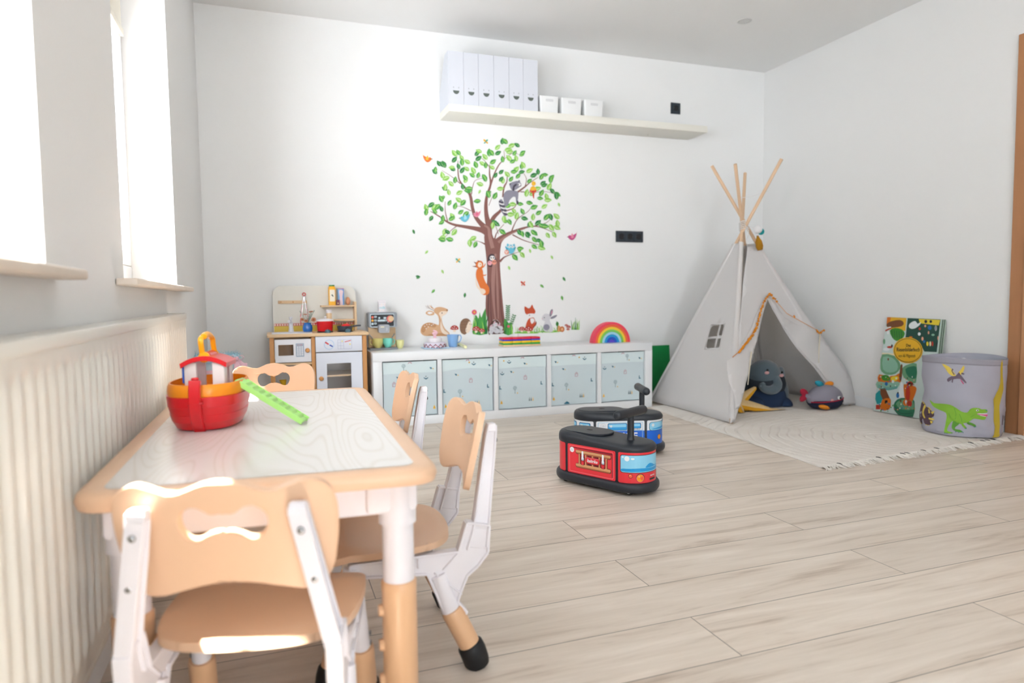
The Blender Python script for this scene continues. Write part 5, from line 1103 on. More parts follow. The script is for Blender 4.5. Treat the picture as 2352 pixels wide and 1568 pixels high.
def birdS(x,y,c,s=1,flip=1):
    def fn(mb):
        T=lambda p:[(x+flip*a*s,y+b*s) for a,b in p]
        blob(mb,T([(-30,-25),(-20,5),(0,22),(22,12),(30,-4),(18,-14),(2,-8),(-12,-18)]),0,10); blob(mb,T([(-12,0),(2,-28),(8,-4),(4,8)]),1,12,2); blob(mb,T([(30,-4),(40,-2),(28,3)]),2,11,1); ell(mb,x+flip*22*s,y-2*s,2.2,2.2,2,14); blob(mb,T([(-30,-26),(-36,-38),(-22,-20)]),1,9,1)
    return fn
ik=DM('ink','#2b2528')
for lab,x,y,c1,c2,s,fl in (('orange bird sticker flying left of the tree top',158,232,OR,YE,1,1),('pink bird sticker flying right of the tree',1182,782,MG,PK,1,-1),('turquoise bird sticker perched on the left main branch',425,650,BL,DM('pale_aqua','#a9dcea'),1.15,-1),('pink bird sticker perched on the upper left branch',508,622,PK,DM('rose','#e0708c'),.9,-1),('yellow and red bird sticker perched at the right end of the upper branch',905,440,YE,RD,1.0,1)):
    if x==905:
        sticker(lab,'bird_sticker',[YE,RD,ik],lambda mb:(ell(mb,906,448,22,26,0,12),ell(mb,909,404,15,16,0,13),blob(mb,[(885,470),(880,450),(895,448)],1,14,1),blob(mb,[(925,470),(930,450),(915,448)],1,14,1),blob(mb,[(899,472),(913,472),(912,512),(904,500)],1,12,1),ell(mb,906,462,15,10,1,14),ell(mb,916,402,2,2,2,15)),None)
    else: sticker(lab,'bird_sticker',[c1,c2,ik],birdS(x,y,c1,s,fl),None)
def bfly(x,y,a,b):
    def fn(mb):
        for dx,dy,r,m_ in ((-8,-8,11,0),(8,-8,10,1),(-7,8,8,1),(9,7,9,0)): ell(mb,x+dx,y+dy,r,r*.6,m_,6,.8*(1 if dx*dy>0 else -1))
        mb.mi=2; stroke(mb,[(x-3,y-10,2),(x,y,3.5),(x+4,y+10,2)],dq,8)
    return fn
sticker('small yellow and teal butterfly sticker above the tree crown','butterfly_sticker',[YE,DM('bf_teal','#5fb6a0'),BRN],bfly(571,108,0,0),None)
sticker('small teal and orange butterfly sticker left of the trunk','butterfly_sticker',[DM('bf_teal','#5fb6a0'),YE,BRN],bfly(375,948,0,0),None)
sticker('small red butterfly sticker right of the trunk','butterfly_sticker',[RD,DM('bf_coral','#e8907a'),BRN],bfly(834,1110,0,0),None)
locs=[(62,744,1.2,0),(153,888,2.3,2),(266,1026,1.1,2),(92,1060,.2,0),(200,1164,2.3,1),(423,1192,1.7,0),(736,1000,1.2,2),(1038,925,1.1,2),(1088,553,1.2,2),(1124,1078,1.0,0),(968,1128,.7,1),(1110,1212,1.3,1),(527,462,2.0,2),(884,880,1.3,2)]
wh_=['far left of the trunk, level with the crown base','left, below the crown','left, small and pale, beside the teal butterfly','dark pair at the far left','left, above the deer','dark, just left of the trunk foot','just right of the trunk, upper','right, below the crown','at the right edge of the crown','dark, far right','right, above the fox','right, above the rabbit','in the crown between two branches','just below the lowest right twig']
for (x,y,a,mi),wl in zip(locs,wh_):
    def fn(mb,x=x,y=y,a=a,mi=mi):
        L_=36 if mi!=2 else 32; leaf(mb,x-math.cos(a)*L_/2,y-math.sin(a)*L_/2,a,L_,L_*.5,mi,4)
        if x==92: leaf(mb,80,1075,-.5,34,17,0,8)
    o=sticker('single falling leaf sticker, '+wl,'leaf_sticker',LM,fn,None); o['group']='falling leaf stickers'
def deer(mb):
    blob(mb,[(110,1440),(125,1405),(165,1385),(215,1395),(240,1400),(235,1340),(205,1310),(215,1282),(255,1275),(300,1290),(303,1302),(290,1325),(262,1345),(265,1390),(285,1430),(315,1460),(300,1480),(240,1475),(150,1480),(118,1465)],0,2)
    blob(mb,[(262,1345),(290,1325),(298,1308),(262,1305),(240,1320),(250,1345),(262,1400),(280,1440),(310,1462),(290,1470),(262,1455),(250,1410)],1,4); blob(mb,[(115,1435),(130,1400),(175,1385),(220,1400),(210,1420),(160,1415),(140,1450),(125,1455)],2,4)
    for x,y in ((140,1412),(155,1400),(172,1398),(188,1405),(165,1415),(150,1428),(200,1398)): ell(mb,x,y,4,3,3,6)
    blob(mb,[(205,1312),(170,1300),(145,1318),(170,1335),(205,1330)],0,4,2); blob(mb,[(198,1316),(172,1308),(158,1318),(175,1327)],3,5,2); blob(mb,[(210,1290),(180,1268),(170,1262),(190,1285)],0,3,2)
    mb.mi=4; stroke(mb,[(205,1300,3),(175,1285,3),(160,1262,2)],dq,5); stroke(mb,[(172,1283,2),(150,1280,2)],dq,5); stroke(mb,[(195,1285,2),(185,1262,2)],dq,5); stroke(mb,[(165,1275,2),(145,1268,2)],dq,5)
    ell(mb,298,1297,5,5,4,6); ell(mb,262,1318,4,5,4,6); blob(mb,[(150,1478),(220,1462),(290,1462),(300,1480)],2,3,2)
sticker('brown spotted deer sticker lying at the left end of the meadow','deer_sticker',[TN2,CR,TN,W,BRN],deer,None)
def hedge(mb):
    blob(mb,[(390,1440),(388,1400),(405,1365),(435,1355),(460,1370),(465,1400),(450,1440),(425,1470),(400,1460)],0,2); blob(mb,[(440,1400),(455,1375),(470,1390),(472,1405),(462,1440),(440,1460),(428,1440)],1,4); ell(mb,470,1398,3,3,2,6); ell(mb,458,1396,2.5,2.5,2,6)
    mb.mi=3
    for k in range(16): x=398+(k%4)*13; y=1375+(k//4)*20; stroke(mb,[(x,y,3),(x-6,y+10,1)],dq,5)
sticker('brown hedgehog sticker left of the tree, beside the mushrooms','hedgehog_sticker',[DM('hedge','#8e6c56'),CR,ik,DM('quill','#6b4d3c')],hedge,None)
def fox(mb):
    blob(mb,[(845,1270),(870,1285),(885,1280),(898,1258),(908,1280),(922,1305),(912,1325),(880,1335),(850,1318)],0,6,2); blob(mb,[(865,1325),(912,1322),(905,1345),(880,1355),(868,1345)],1,7,2); blob(mb,[(852,1440),(858,1390),(878,1355),(910,1350),(920,1380),(905,1400),(925,1380),(930,1390),(905,1430),(890,1440)],0,5,2); blob(mb,[(885,1360),(908,1355),(915,1375),(895,1395)],1,7,2); ell(mb,880,1334,4,3,2,8); mb.mi=2; stroke(mb,[(905,1420,5),(925,1400,4),(925,1375,3)],dq,7)
sticker('red fox sticker sitting behind spotted mushrooms','fox_sticker',[DM('fox','#cb5638'),W,DM('foxdark','#5a2f28')],fox,None)
def rabbit(mb):
    blob(mb,[(968,1350),(985,1325),(1015,1325),(1030,1345),(1022,1370),(1040,1410),(1045,1448),(1010,1452),(978,1440),(980,1400),(990,1378),(972,1368)],0,5,2); blob(mb,[(1020,1335),(1028,1300),(1042,1290),(1045,1310),(1032,1342)],1,6,2); blob(mb,[(1028,1350),(1055,1335),(1076,1332),(1062,1350),(1035,1360)],1,6,2); blob(mb,[(1032,1330),(1036,1305),(1041,1300),(1040,1315)],2,7,2); ell(mb,1000,1418,22,22,1,7); ell(mb,985,1350,3,4,3,8); ell(mb,970,1358,3,2,2,8)
sticker('grey and white rabbit sticker right of the fox','rabbit_sticker',[LG,GY,PK,ik],rabbit,None)
def bunnies(mb):
    for x,y,r in ((620,1430,24),(650,1440,26),(672,1425,20),(640,1400,18),(608,1452,16),(680,1450,14)): ell(mb,x,y,r,r*.85,0,9)
    for x,y,a in ((632,1385,.5),(655,1402,-.6),(610,1408,.9),(668,1400,.2)): ell(mb,x,y,5,14,0,10,a); ell(mb,x,y,2.5,9,1,11,a)
    for x,y in ((632,1432),(642,1436),(662,1426),(612,1444)): ell(mb,x,y,2,2,2,12)
sticker('cluster of white bunnies sticker in the hollow at the tree root','bunny_nest_sticker',[LG,PK,GY],bunnies,None)
def mush(mb,x,y,s,c=0):
    blob(mb,[(x-8*s,y),(x-6*s,y-20*s),(x+6*s,y-20*s),(x+8*s,y)],1,9,2); blob(mb,[(x-26*s,y-16*s),(x-20*s,y-34*s),(x,y-42*s),(x+20*s,y-34*s),(x+26*s,y-16*s),(x,y-12*s)],c,10,2)
    for dx,dy in ((-14,-24),(0,-32),(12,-22),(-3,-20)): ell(mb,x+dx*s,y+dy*s,3.6*s,2.6*s,2,12)
MM=[DM('cap_red','#b8433a'),CR,W,DM('cap_pale','#e6b9a0')]
sticker('pair of red spotted mushroom stickers between hedgehog and tree','mushroom_sticker',MM,lambda mb:(mush(mb,503,1455,1.05),mush(mb,542,1462,.85)),None)
sticker('pale spotted mushroom sticker between deer and hedgehog','mushroom_sticker',MM,lambda mb:mush(mb,350,1450,1.1,0),None)
sticker('two red spotted mushroom stickers in front of the fox','mushroom_sticker',MM,lambda mb:(mush(mb,826,1452,.9),mush(mb,874,1458,1.15)),None)
sticker('three small red mushroom stickers at the right end of the meadow','mushroom_sticker',MM,lambda mb:(mush(mb,1152,1444,.45),mush(mb,1140,1415,.45),mush(mb,1155,1430,.6)),None)
random.seed(5)
def grass(x0,x1,y,h,n,mbw=7):
    def fn(mb):
        for k in range(n):
            x=x0+(x1-x0)*k/max(1,n-1); hh=h*random.uniform(.55,1); mb.mi=random.choice((0,1,2)); stroke(mb,[(x,y,mbw),(x+random.uniform(-6,6),y-hh*.5,mbw*.8),(x+random.uniform(-16,16),y-hh,1)],dq,3+k%4)
    return fn
def tall1(mb):
    blob(mb,[(480,1466),(485,1420),(500,1330),(520,1360),(528,1310),(540,1350),(568,1285),(576,1380),(580,1466)],1,3,2); grass(485,578,1466,150,9,11)(mb); ell(mb,490,1312,18,18,3,8); ell(mb,490,1312,7,7,4,9); mb.mi=0; stroke(mb,[(505,1380,3),(492,1325,3)],dq,4)
sticker('tall green grass with pink flower sticker left of the tree root','grass_sticker',[G1,G2,G3,DM('flower','#e0647c'),YE],tall1,None)
def tall2(mb):
    blob(mb,[(700,1464),(702,1360),(715,1370),(735,1390),(755,1385),(760,1464)],1,3,2); grass(703,758,1465,110,7,10)(mb)
    mb.mi=0; stroke(mb,[(722,1380,3),(725,1320,3),(730,1262,2)],dq,8); stroke(mb,[(748,1400,3),(762,1370,3),(778,1330,2)],dq,8)
    for k in range(8): leaf(mb,724+k*.6,1370-k*14,-.5,20,9,0,9); leaf(mb,724+k*.6,1370-k*14,-2.6,20,9,0,9)
    for k in range(5): leaf(mb,750+k*5,1395-k*14,-.2,18,8,0,9); leaf(mb,750+k*5,1395-k*14,-2.2,18,8,0,9)
    ell(mb,732,1412,10,9,3,12)
sticker('fern and green grass sticker right of the tree root','grass_sticker',[G1,G2,G3,DM('flower','#e0647c'),G5],tall2,None)
sticker('low grass strip sticker under the fox','grass_sticker',[G2,G3,G4],lambda mb:(blob(mb,[(775,1462),(800,1448),(900,1446),(940,1455),(930,1462)],1,2,2),grass(785,970,1458,50,16,5)(mb)),None)
sticker('low grass strip sticker under the rabbit','grass_sticker',[G2,G3,G4],lambda mb:(blob(mb,[(925,1452),(1000,1442),(1080,1440),(1110,1448),(1040,1456)],1,1,2),grass(940,1060,1450,46,12,4)(mb)),None)
sticker('green grass tuft sticker at the far right end of the meadow','grass_sticker',[G2,G1,G3],grass(1180,1228,1436,88,9,6),None)
def snail(mb): ell(mb,1110,1432,17,20,0,5); ell(mb,1086,1428,15,22,1,4); ell(mb,1110,1432,9,11,2,6); mb.mi=3; stroke(mb,[(1075,1440,6),(1078,1400,5),(1070,1375,3)],dq,5); ell(mb,1076,1395,10,16,3,5)
sticker('orange snail and green plant sticker right of the rabbit','snail_sticker',[DM('snail','#c9743f'),DM('snail2','#dda06e'),DM('snail3','#e8b487'),G2],snail,None)
# ---------------------------------------------------------------- rug with fringe
def rug_material():
    M=bpy.data.materials.new('cream_cotton_rug'); M.use_nodes=True; nt=M.node_tree; N=nt.nodes; L=nt.links.new; b=N['Principled BSDF']
    b.inputs['Base Color'].default_value=rgb('#ddd5c9'); b.inputs['Roughness'].default_value=.95; b.inputs['Specular IOR Level'].default_value=.1
    tc=N.new('ShaderNodeTexCoord'); mp=N.new('ShaderNodeMapping'); mp.inputs['Location'].default_value=(-2.95,-3.1,0); L(tc.outputs['Object'],mp.inputs[0])
    w1=N.new('ShaderNodeTexNoise'); w1.inputs['Scale'].default_value=260; L(tc.outputs['Object'],w1.inputs['Vector'])
    bp=N.new('ShaderNodeBump'); bp.inputs['Strength'].default_value=.6; bp.inputs['Distance'].default_value=.003; L(w1.outputs[0],bp.inputs['Height']); L(bp.outputs[0],b.inputs['Normal'])
    n=N.new('ShaderNodeTexNoise'); n.inputs['Scale'].default_value=7; L(tc.outputs['Object'],n.inputs['Vector']); mx=N.new('ShaderNodeMix'); mx.data_type='RGBA'; mx.inputs[6].default_value=rgb('#e6dfd6'); mx.inputs[7].default_value=rgb('#f3eee8'); L(n.outputs[0],mx.inputs[0]); L(mx.outputs[2],b.inputs['Base Color'])
    return M
rug_m=rug_material()
R0=V((2.205,2.235)); R1=V((3.625,2.350)); R2=V((3.625,4.02)); R3=V((2.37,3.905))
from mathutils import noise as mnoise
def rq(u,v): a=R0.lerp(R1,u); b=R3.lerp(R2,u); return a.lerp(b,v)
def rugz(x,y):
    d=math.hypot((x-2.95)*1.0,(y-2.55)*1.0)+.03*mnoise.noise(V((x*5,y*5,0)))
    s=math.sin(d*2*PI/.105); rid=.0085*max(0,1-abs(s)*3.4) 
    return .0095+.0025*mnoise.noise(V((x*9,y*9,3)))-rid+.0012*mnoise.noise(V((x*40,y*40,3)))
NU,NV=250,300
mb=MB(); G=[]
for j in range(NV+1):
    row=[]
    for i in range(NU+1):
        u,v=i/NU,j/NV; p=rq(u,v); e=min(u,1-u,v,1-v)*150; wob=V((.006*math.sin(v*23)+.004*math.sin(v*61),0)) if i==0 else V((0,0))
        row.append(mb.b.verts.new((p.x+wob.x,p.y,rugz(p.x,p.y)*min(1,e/1.2+.25))))
    G.append(row)
for j in range(NV):
    for i in range(NU): mb.face([G[j][i],G[j][i+1],G[j+1][i+1],G[j+1][i]])
rg_=thing('play_rug','cream cotton rug with curved ridges and short fringe under the play tent','rug',(2.9,3.1,0))
obj('rug_pile',mb,rug_m,rg_,ang=3)
obj('rug_backing',MB().prism([tuple(rq(*q)) for q in ((.002,.002),(.998,.002),(.998,.998),(.002,.998))],lambda a,b,q:V((a,b,q)),.0005,.003),rug_m,rg_,smooth=False)
random.seed(21); mb=MB(); fr1=mat('fringe_white','#e9e4dc',.95); fr2=mat('fringe_black','#2a2624',.95)
n=150
for k in range(n):
    u=(k+.5)/n; p=rq(u,0); L_=random.uniform(.035,.062); a=-PI/2+.08+random.uniform(-.5,.5)
    mb.mi=0
    for q in range(3):
        aa=a+random.uniform(-.25,.25); l=L_*random.uniform(.8,1.1); c=random.uniform(-.012,.012); x0=p.x+(q-1)*.0025
        d=V((math.cos(aa),math.sin(aa),0)); nn=V((-d.y,d.x,0)); pts=[V((x0,p.y+.004,.008))+d*l*t+nn*c*math.sin(t*PI)+V((0,0,-.0045*t+.003*math.sin(t*PI*1.5))) for t in (0,.25,.5,.75,1)]
        mb.tube(pts,[.0024,.0022,.002,.0019,.0012],5)
    mb.ball((p.x,p.y-.006,.008),(.0045,.006,.004),8,6)
    if random.random()<.11:
        mb.mi=1; mb.tube([(p.x-.006,p.y+.002,.0125),(p.x,p.y-.010,.0125),(p.x+.003,p.y-.020,.011)],[.0014,.0022,.001],6)
tag(obj('fringe',mb,[fr1,fr2],rg_),kind='stuff')
# ---------------------------------------------------------------- play tent
tent_m=mat('white_canvas','#f4f3f5',.9,.1,bump=.35,bscale=350)
_n=tent_m.node_tree.nodes; _b=_n['Principled BSDF']; _t=_n.new('ShaderNodeBsdfTranslucent'); _t.inputs[0].default_value=rgb('#f5efe6'); _x=_n.new('ShaderNodeMixShader'); _x.inputs[0].default_value=.34
tent_m.node_tree.links.new(_b.outputs[0],_x.inputs[1]); tent_m.node_tree.links.new(_t.outputs[0],_x.inputs[2]); tent_m.node_tree.links.new(_x.outputs[0],_n['Material Output'].inputs[0])
pole_m=mat('pine_pole','#e0bf9d',.5,.4,noise=.06,nscale=20,stretch=(6,6,1))
ZR=.0135
K=V((2.962,3.70,1.205)); FA=V((2.50,4.10,.001)); FB=V((2.470,3.180,ZR)); FC=V((3.585,3.400,ZR)); FD=V((3.55,4.21,.001))
tp=thing('play_tent','white canvas play teepee with wooden poles and orange pompom trim in the corner','play tent',(3.0,3.7,0))
offs={'A':V((-.004,-.026,0)),'B':V((-.006,.012,0)),'C':V((.012,-.004,0)),'D':V((0,.018,0))}
for nm,F,top in (('A',FA,(1803,368)),('B',FB,(1740,400)),('C',FC,(1642,382)),('D',FD,(1706,380))):
    kk=K+offs[nm]; d=(kk-F).normalized(); best=None
    for i in range(100,230):
        q=F+(kk-F)*(i/140); 
        if nm: 
            v=q-CAM; dp_=v.dot(_fw); pv=784-FPX*v.dot(_u2)/dp_
            if best is None and pv<=top[1]: best=q
    obj('pole',MB().cyl(F,best,.0105,.0105,20),pole_m,tp)
def face_uv(F1,F2,bulge):
    n=((F1-K).cross(F2-K)).normalized()
    c=(FA+FB+FC+FD)/4
    if n.dot(F1-c)<0: n=-n
    def f(u,v,t):
        p=K.lerp(F1,v).lerp(K.lerp(F2,v),u); w=bulge*math.sin(u*PI)*v+.005*mnoise.noise(V((u*6,v*9,bulge*50)))*v+ .004*math.sin(v*31+u*9)*max(0,v-.6)
        q=p+n*(.0125+w+t); q.z=max(q.z,ZR+.001) ; return q
    return f,n
VT=.105
fA,nA=face_uv(FA,FB,-.012)
cu=[i/14 for i in range(1,14)]; cv=[i/22 for i in range(2,22)]
# side window in the left face: find its corner positions in face coordinates
def inv(f,px,py):
    best=None
    for i in range(0,101):
        for j in range(10,101):
            p=f(i/100,j/100,0); v=p-CAM; dd=v.dot(_fw); e=(1176+FPX*v.dot(_r2)/dd-px)**2+(784-FPX*v.dot(_u2)/dd-py)**2
            if best is None or e<best[0]: best=(e,i/100,j/100)
    return best[1:]
wc=[inv(fA,*q) for q in ((1634,748),(1665,745),(1652,800),(1621,802))]
def rq4(c,a,b): x=V(c[0]).lerp(V(c[1]),a); y=V(c[3]).lerp(V(c[2]),a); return tuple(x.lerp(y,b))
hole=[rq4(wc,a,b) for a,b in rrect(0,0,1,1,.16,4)]
obj('side_canvas',MB().poly([(0,VT),(1,VT),(1,1),(0,1)],fA,0,cu,0,cv,[hole]),tent_m,tp,solid=.0016)
mb=MB(); mb.poly([rq4(wc,a,b) for a,b in ((.62,0),(.74,0),(.74,1),(.62,1))],fA,.001); mb.poly([rq4(wc,a,b) for a,b in ((0,.50),(1,.50),(1,.60),(0,.60))],fA,.0012); obj('window_bars',mb,tent_m,tp,solid=.0016)
mb=MB()
for (c0,c1,d0,d1) in ((-.06,.0,-.05,1.05),(1,1.06,-.05,1.05),(-.05,1.05,-.06,0),(-.05,1.05,1,1.06)): mb.poly([rq4(wc,a,b) for a,b in ((c0,d0),(c1,d0),(c1,d1),(c0,d1))],fA,.0025)
obj('window_hem',mb,tent_m,tp,solid=.001)
fB,nB=face_uv(FA,FD,0); obj('side_canvas',MB().poly([(0,VT),(1,VT),(1,1),(0,1)],fB,0,cu,0,cv),tent_m,tp,solid=.0016)
fC,nC=face_uv(FD,FC,0); fCx=lambda u,v,t:(lambda q:V((min(q.x,RX-.006),q.y,q.z)))(fC(u,v,t)); obj('side_canvas',MB().poly([(0,VT),(1,VT),(1,1),(0,1)],fCx,0,cu,0,cv),tent_m,tp,solid=.0016)
# pole sleeves
for F,nm in ((FA,'A'),(FB,'B'),(FC,'C'),(FD,'D')): kk=K+offs[nm]; obj('pole_sleeve',MB().tube([kk.lerp(F,VT*.97),kk.lerp(F,.5),kk.lerp(F,.985)],[.0155,.0175,.0185],14,cap=False),tent_m,tp)
# front with opening
fn_=((FC-K).cross(FB-K)).normalized(); 
if fn_.dot(V((0,-1,0)))<0: fn_=-fn_
P0_=K+fn_*.012
def ff_(a,b,t):
    q=apl(a,b,P0_,fn_)+fn_*t; q=q+fn_*(.006*mnoise.noise(V((a*.02,b*.012,0)))); q.z=max(q.z,ZR+.0012); q.x=min(q.x,RX-.004); return q
front=[(1717,566),(1745,566),(1790,632),(1840,708),(1886,770),(1935,835),(1968,885),(1978,915),(1972,928),(1938,930),(1905,890),(1870,845),(1830,800),(1798,752),(1775,712),(1762,684),(1752,712),(1742,752),(1730,800),(1716,845),(1706,890),(1698,930),(1688,968),(1676,972),(1684,900),(1692,820),(1699,740),(1707,650)]
obj('front_canvas',MB().poly(front,ff_,0,[1680+12*i for i in range(26)],0,[580+18*i for i in range(22)]),tent_m,tp,solid=.0016)
lf=[(1762,680),(1752,712),(1742,752),(1730,800),(1718,850),(1706,900),(1694,938),(1684,940),(1680,900),(1672,880),(1666,850),(1668,828),(1690,808),(1708,780),(1722,756),(1733,728),(1748,696)]
obj('tied_flap',MB().poly(lf,lambda a,b,t:ff_(a,b,.012+.010*mnoise.noise(V((a*.03,b*.02,4)))),0,[1660+9*i for i in range(13)],0,[690+12*i for i in range(22)]),tent_m,tp,solid=.0016)
rf=[(1763,681),(1780,700),(1800,728),(1830,745),(1860,757),(1884,766),(1898,790),(1925,830),(1950,868),(1966,898),(1972,920),(1960,928),(1938,926),(1905,884),(1870,842),(1830,797),(1798,750),(1776,712)]
obj('tied_flap',MB().poly(rf,lambda a,b,t:ff_(a,b,.010+.010*mnoise.noise(V((a*.02,b*.02,8)))),0,[1770+12*i for i in range(17)],0,[690+12*i for i in range(20)]),tent_m,tp,solid=.0016)
obj('flap_tie',MB().tube([ff_(*q,.02) for q in ((1878,768),(1875,800),(1874,835))],[.004,.003,.002],8),mat('tie_cream','#e2d8c2',.9),tp)
obj('flap_tie',MB().tube([ff_(*q,.02) for q in ((1720,810),(1716,845),(1712,885))],[.004,.003,.002],8),mat('tie_cream','#e2d8c2',.9),tp)
pom=mat('pompom_orange','#d8891f',.9); mb=MB(); random.seed(9)
def pomline(pts,n,off,r0=.0075):
    P=smooth_loop(pts,8,False)
    L_=[0]
    for a,b in zip(P,P[1:]): L_.append(L_[-1]+math.dist(a,b))
    for k in range(n):
        s=L_[-1]*k/(n-1); i=max(j for j in range(len(L_)) if L_[j]<=s+1e-9); i=min(i,len(P)-2); t=(s-L_[i])/max(1e-6,L_[i+1]-L_[i]); q=(P[i][0]+(P[i+1][0]-P[i][0])*t,P[i][1]+(P[i+1][1]-P[i][1])*t)
        mb.ball(ff_(q[0]+random.uniform(-1,1),q[1]+random.uniform(-1.5,1.5),off),r0*random.uniform(.7,1.15),8,6)
pomline([(1762,678),(1750,694),(1741,720),(1734,745)],16,.022); pomline([(1734,748),(1722,770),(1708,790),(1691,810)],22,.026,.0085); pomline([(1762,678),(1770,684),(1779,695)],5,.02); pomline([(1817,728),(1819,731)],2,.02,.007); pomline([(1868,760),(1874,766),(1885,762)],6,.026)
mb.tube([ff_(*q,.021) for q in ((1762,677),(1750,694),(1741,720),(1733,748),(1720,772),(1690,811),(1677,822))],.0022,6); mb.tube([ff_(*q,.021) for q in ((1762,677),(1780,698),(1800,722),(1830,738),(1870,760))],.0016,6)
tag(obj('pompom_trim',mb,pom,tp),kind='stuff')
# cord lashing, hanging cord, tassel garland
cord=mat('white_cord','#eceae8',.8); mb=MB()
for k in range(5): z=K.z-.03+k*.012; mb.tube([K+V((.030*math.cos(a_),.030*math.sin(a_),z-K.z+.006*math.sin(2*a_))) for a_ in [2*PI*i/20 for i in range(21)]],.0032,6,cap=False)
mb.tube(smooth_loop([tuple(K+V((-.02,-.03,0))),tuple(K+V((.0,-.045,-.05))),tuple(K+V((-.01,-.04,-.1)))],5,False),.0025,6)
obj('lashing_cord',mb,cord,tp)
mb=MB(); c1=ay(1688,455,3.80); c2=ay(1765,438,3.62)
mb.tube(smooth_loop([tuple(c1),tuple((c1+c2)/2+V((0,0,-.012))),tuple(c2)],6,False),.0016,6)
for dx,dz in ((0,-.06),(.02,-.09),(.035,-.07),(.012,-.04)): mb.tube(smooth_loop([tuple(c1),tuple(c1+V((dx*.5,-.01,dz*.6))),tuple(c1+V((dx,-.012,dz)))],5,False),.0022,6)
obj('hanging_cord',mb,cord,tp)
t=thing('tassel_charm','mustard tassel with white and teal balls hanging from the top of the tent','hanging charm',ay(1743,545,3.60))
q=ay(1741,527,3.585); mb=MB(); mb.ball(q,.026,20,14); obj('white_ball',mb,mat('felt_white','#e9e8e8',.9),t)
q=ay(1748,532,3.61); mb=MB(); mb.ball(q,.021,20,14); obj('teal_ball',mb,mat('felt_teal','#2aa5a8',.9),t)
mu=mat('mustard_yarn','#a8760f',.9,bump=.6,bscale=300); q0=ay(1740,541,3.585); q1=ay(1746,574,3.585); mb=MB(); mb.tube([q0,q0.lerp(q1,.12),q0.lerp(q1,.2),q0.lerp(q1,.4),q0.lerp(q1,.75),q1],[.006,.009,.012,.021,.024,.017],14); obj('tassel',mb,mu,t)
obj('charm_string',MB().tube([K+V((.03,-.02,-.01)),ay(1741,527,3.585)],.0015,6),cord,t)
# ---------------------------------------------------------------- soft toys
def px(u,v,y): return ay(u,v,y)
p0=az(1752,936,ZR+.002); Ye=p0.y+.10; S=(px(1800,900,Ye)-px(1700,900,Ye)).x/100   # metres per pixel there
def E(u,v,dy=0): return V((px(u,v,Ye).x,Ye+dy,px(u,v,Ye).z))
gp=mat('plush_slate','#56656f',.95,sheen=.4,bump=.5,bscale=220); gp2=mat('plush_grey','#7b8790',.95,sheen=.4,bump=.5,bscale=220); nv=mat('plush_navy','#1f3350',.95,bump=.4,bscale=180); dk2=mat('plush_charcoal','#2b333c',.95,bump=.4,bscale=220); ckp=mat('cheek_pink','#d3a3a3',.9); eyeb=mat('bead_black','#0a0a0c',.2)
t=thing('plush_elephant','grey plush elephant in dark blue trousers sitting inside the tent','soft toy',(p0.x,Ye,ZR))
def cl(b):
    b.z=max(b.z,ZR+.001); return b
mb=MB(); mb.ball(E(1756,915),(S*42,S*34,S*36),28,18); mb.shift(cl); obj('trousers',mb,nv,t)
mb=MB(); mb.ball(E(1757,880,-.005),(S*39,S*32,S*30),28,18); obj('body',mb,dk2,t)
for s,u,v,du in ((-1,1712,872,0),(1,1796,880,0)):
    mb=MB(); mb.ball(E(u,v,.03),(S*(17 if s<0 else 12),S*9,S*31),20,14,R=Matrix.Rotation(s*.18,3,'Y')); obj('ear',mb,dk2 if s<0 else gp2,t)
mb=MB(); mb.ball(E(1750,857,-.02),(S*31,S*27,S*26),28,18); mb.ball(E(1752,872,-.045),(S*15,S*14,S*16),18,12); hd=obj('head',mb,gp,t)
tk=smooth_loop([tuple(E(1757,866,-.08)),tuple(E(1757,879,-.11)),tuple(E(1748,888,-.125)),tuple(E(1734,890,-.13)),tuple(E(1723,886,-.13)),tuple(E(1719,880,-.13)),tuple(E(1724,877,-.13))],5,False); n=len(tk)
obj('trunk',MB().tube(tk,[S*(11-7.0*i/n) for i in range(n)],16),gp,hd)
for u,v in ((1735,852),(1768,858)): mb=MB(); q=E(u,v,-.02-S*25.5); mb.ball(q,(S*5,S*2,S*3),12,8); obj('cheek',mb,ckp,hd)
for u,v in ((1737,846),(1770,851)): mb=MB(); q=E(u,v,-.02-S*24.5); mb.ball(q,S*2,10,8); obj('eye',mb,eyeb,hd)
for u,v,dy in ((1720,925,-.05),(1782,925,-.05)): mb=MB(); mb.ball(E(u,v,dy),(S*17,S*24,S*15),20,14); mb.shift(cl); obj('leg',mb,nv,t)
mb=MB(); mb.ball(E(1793,893,-.02),(S*10,S*10,S*24),16,12,R=Matrix.Rotation(-.25,3,'Y')); obj('arm',mb,gp2,t)
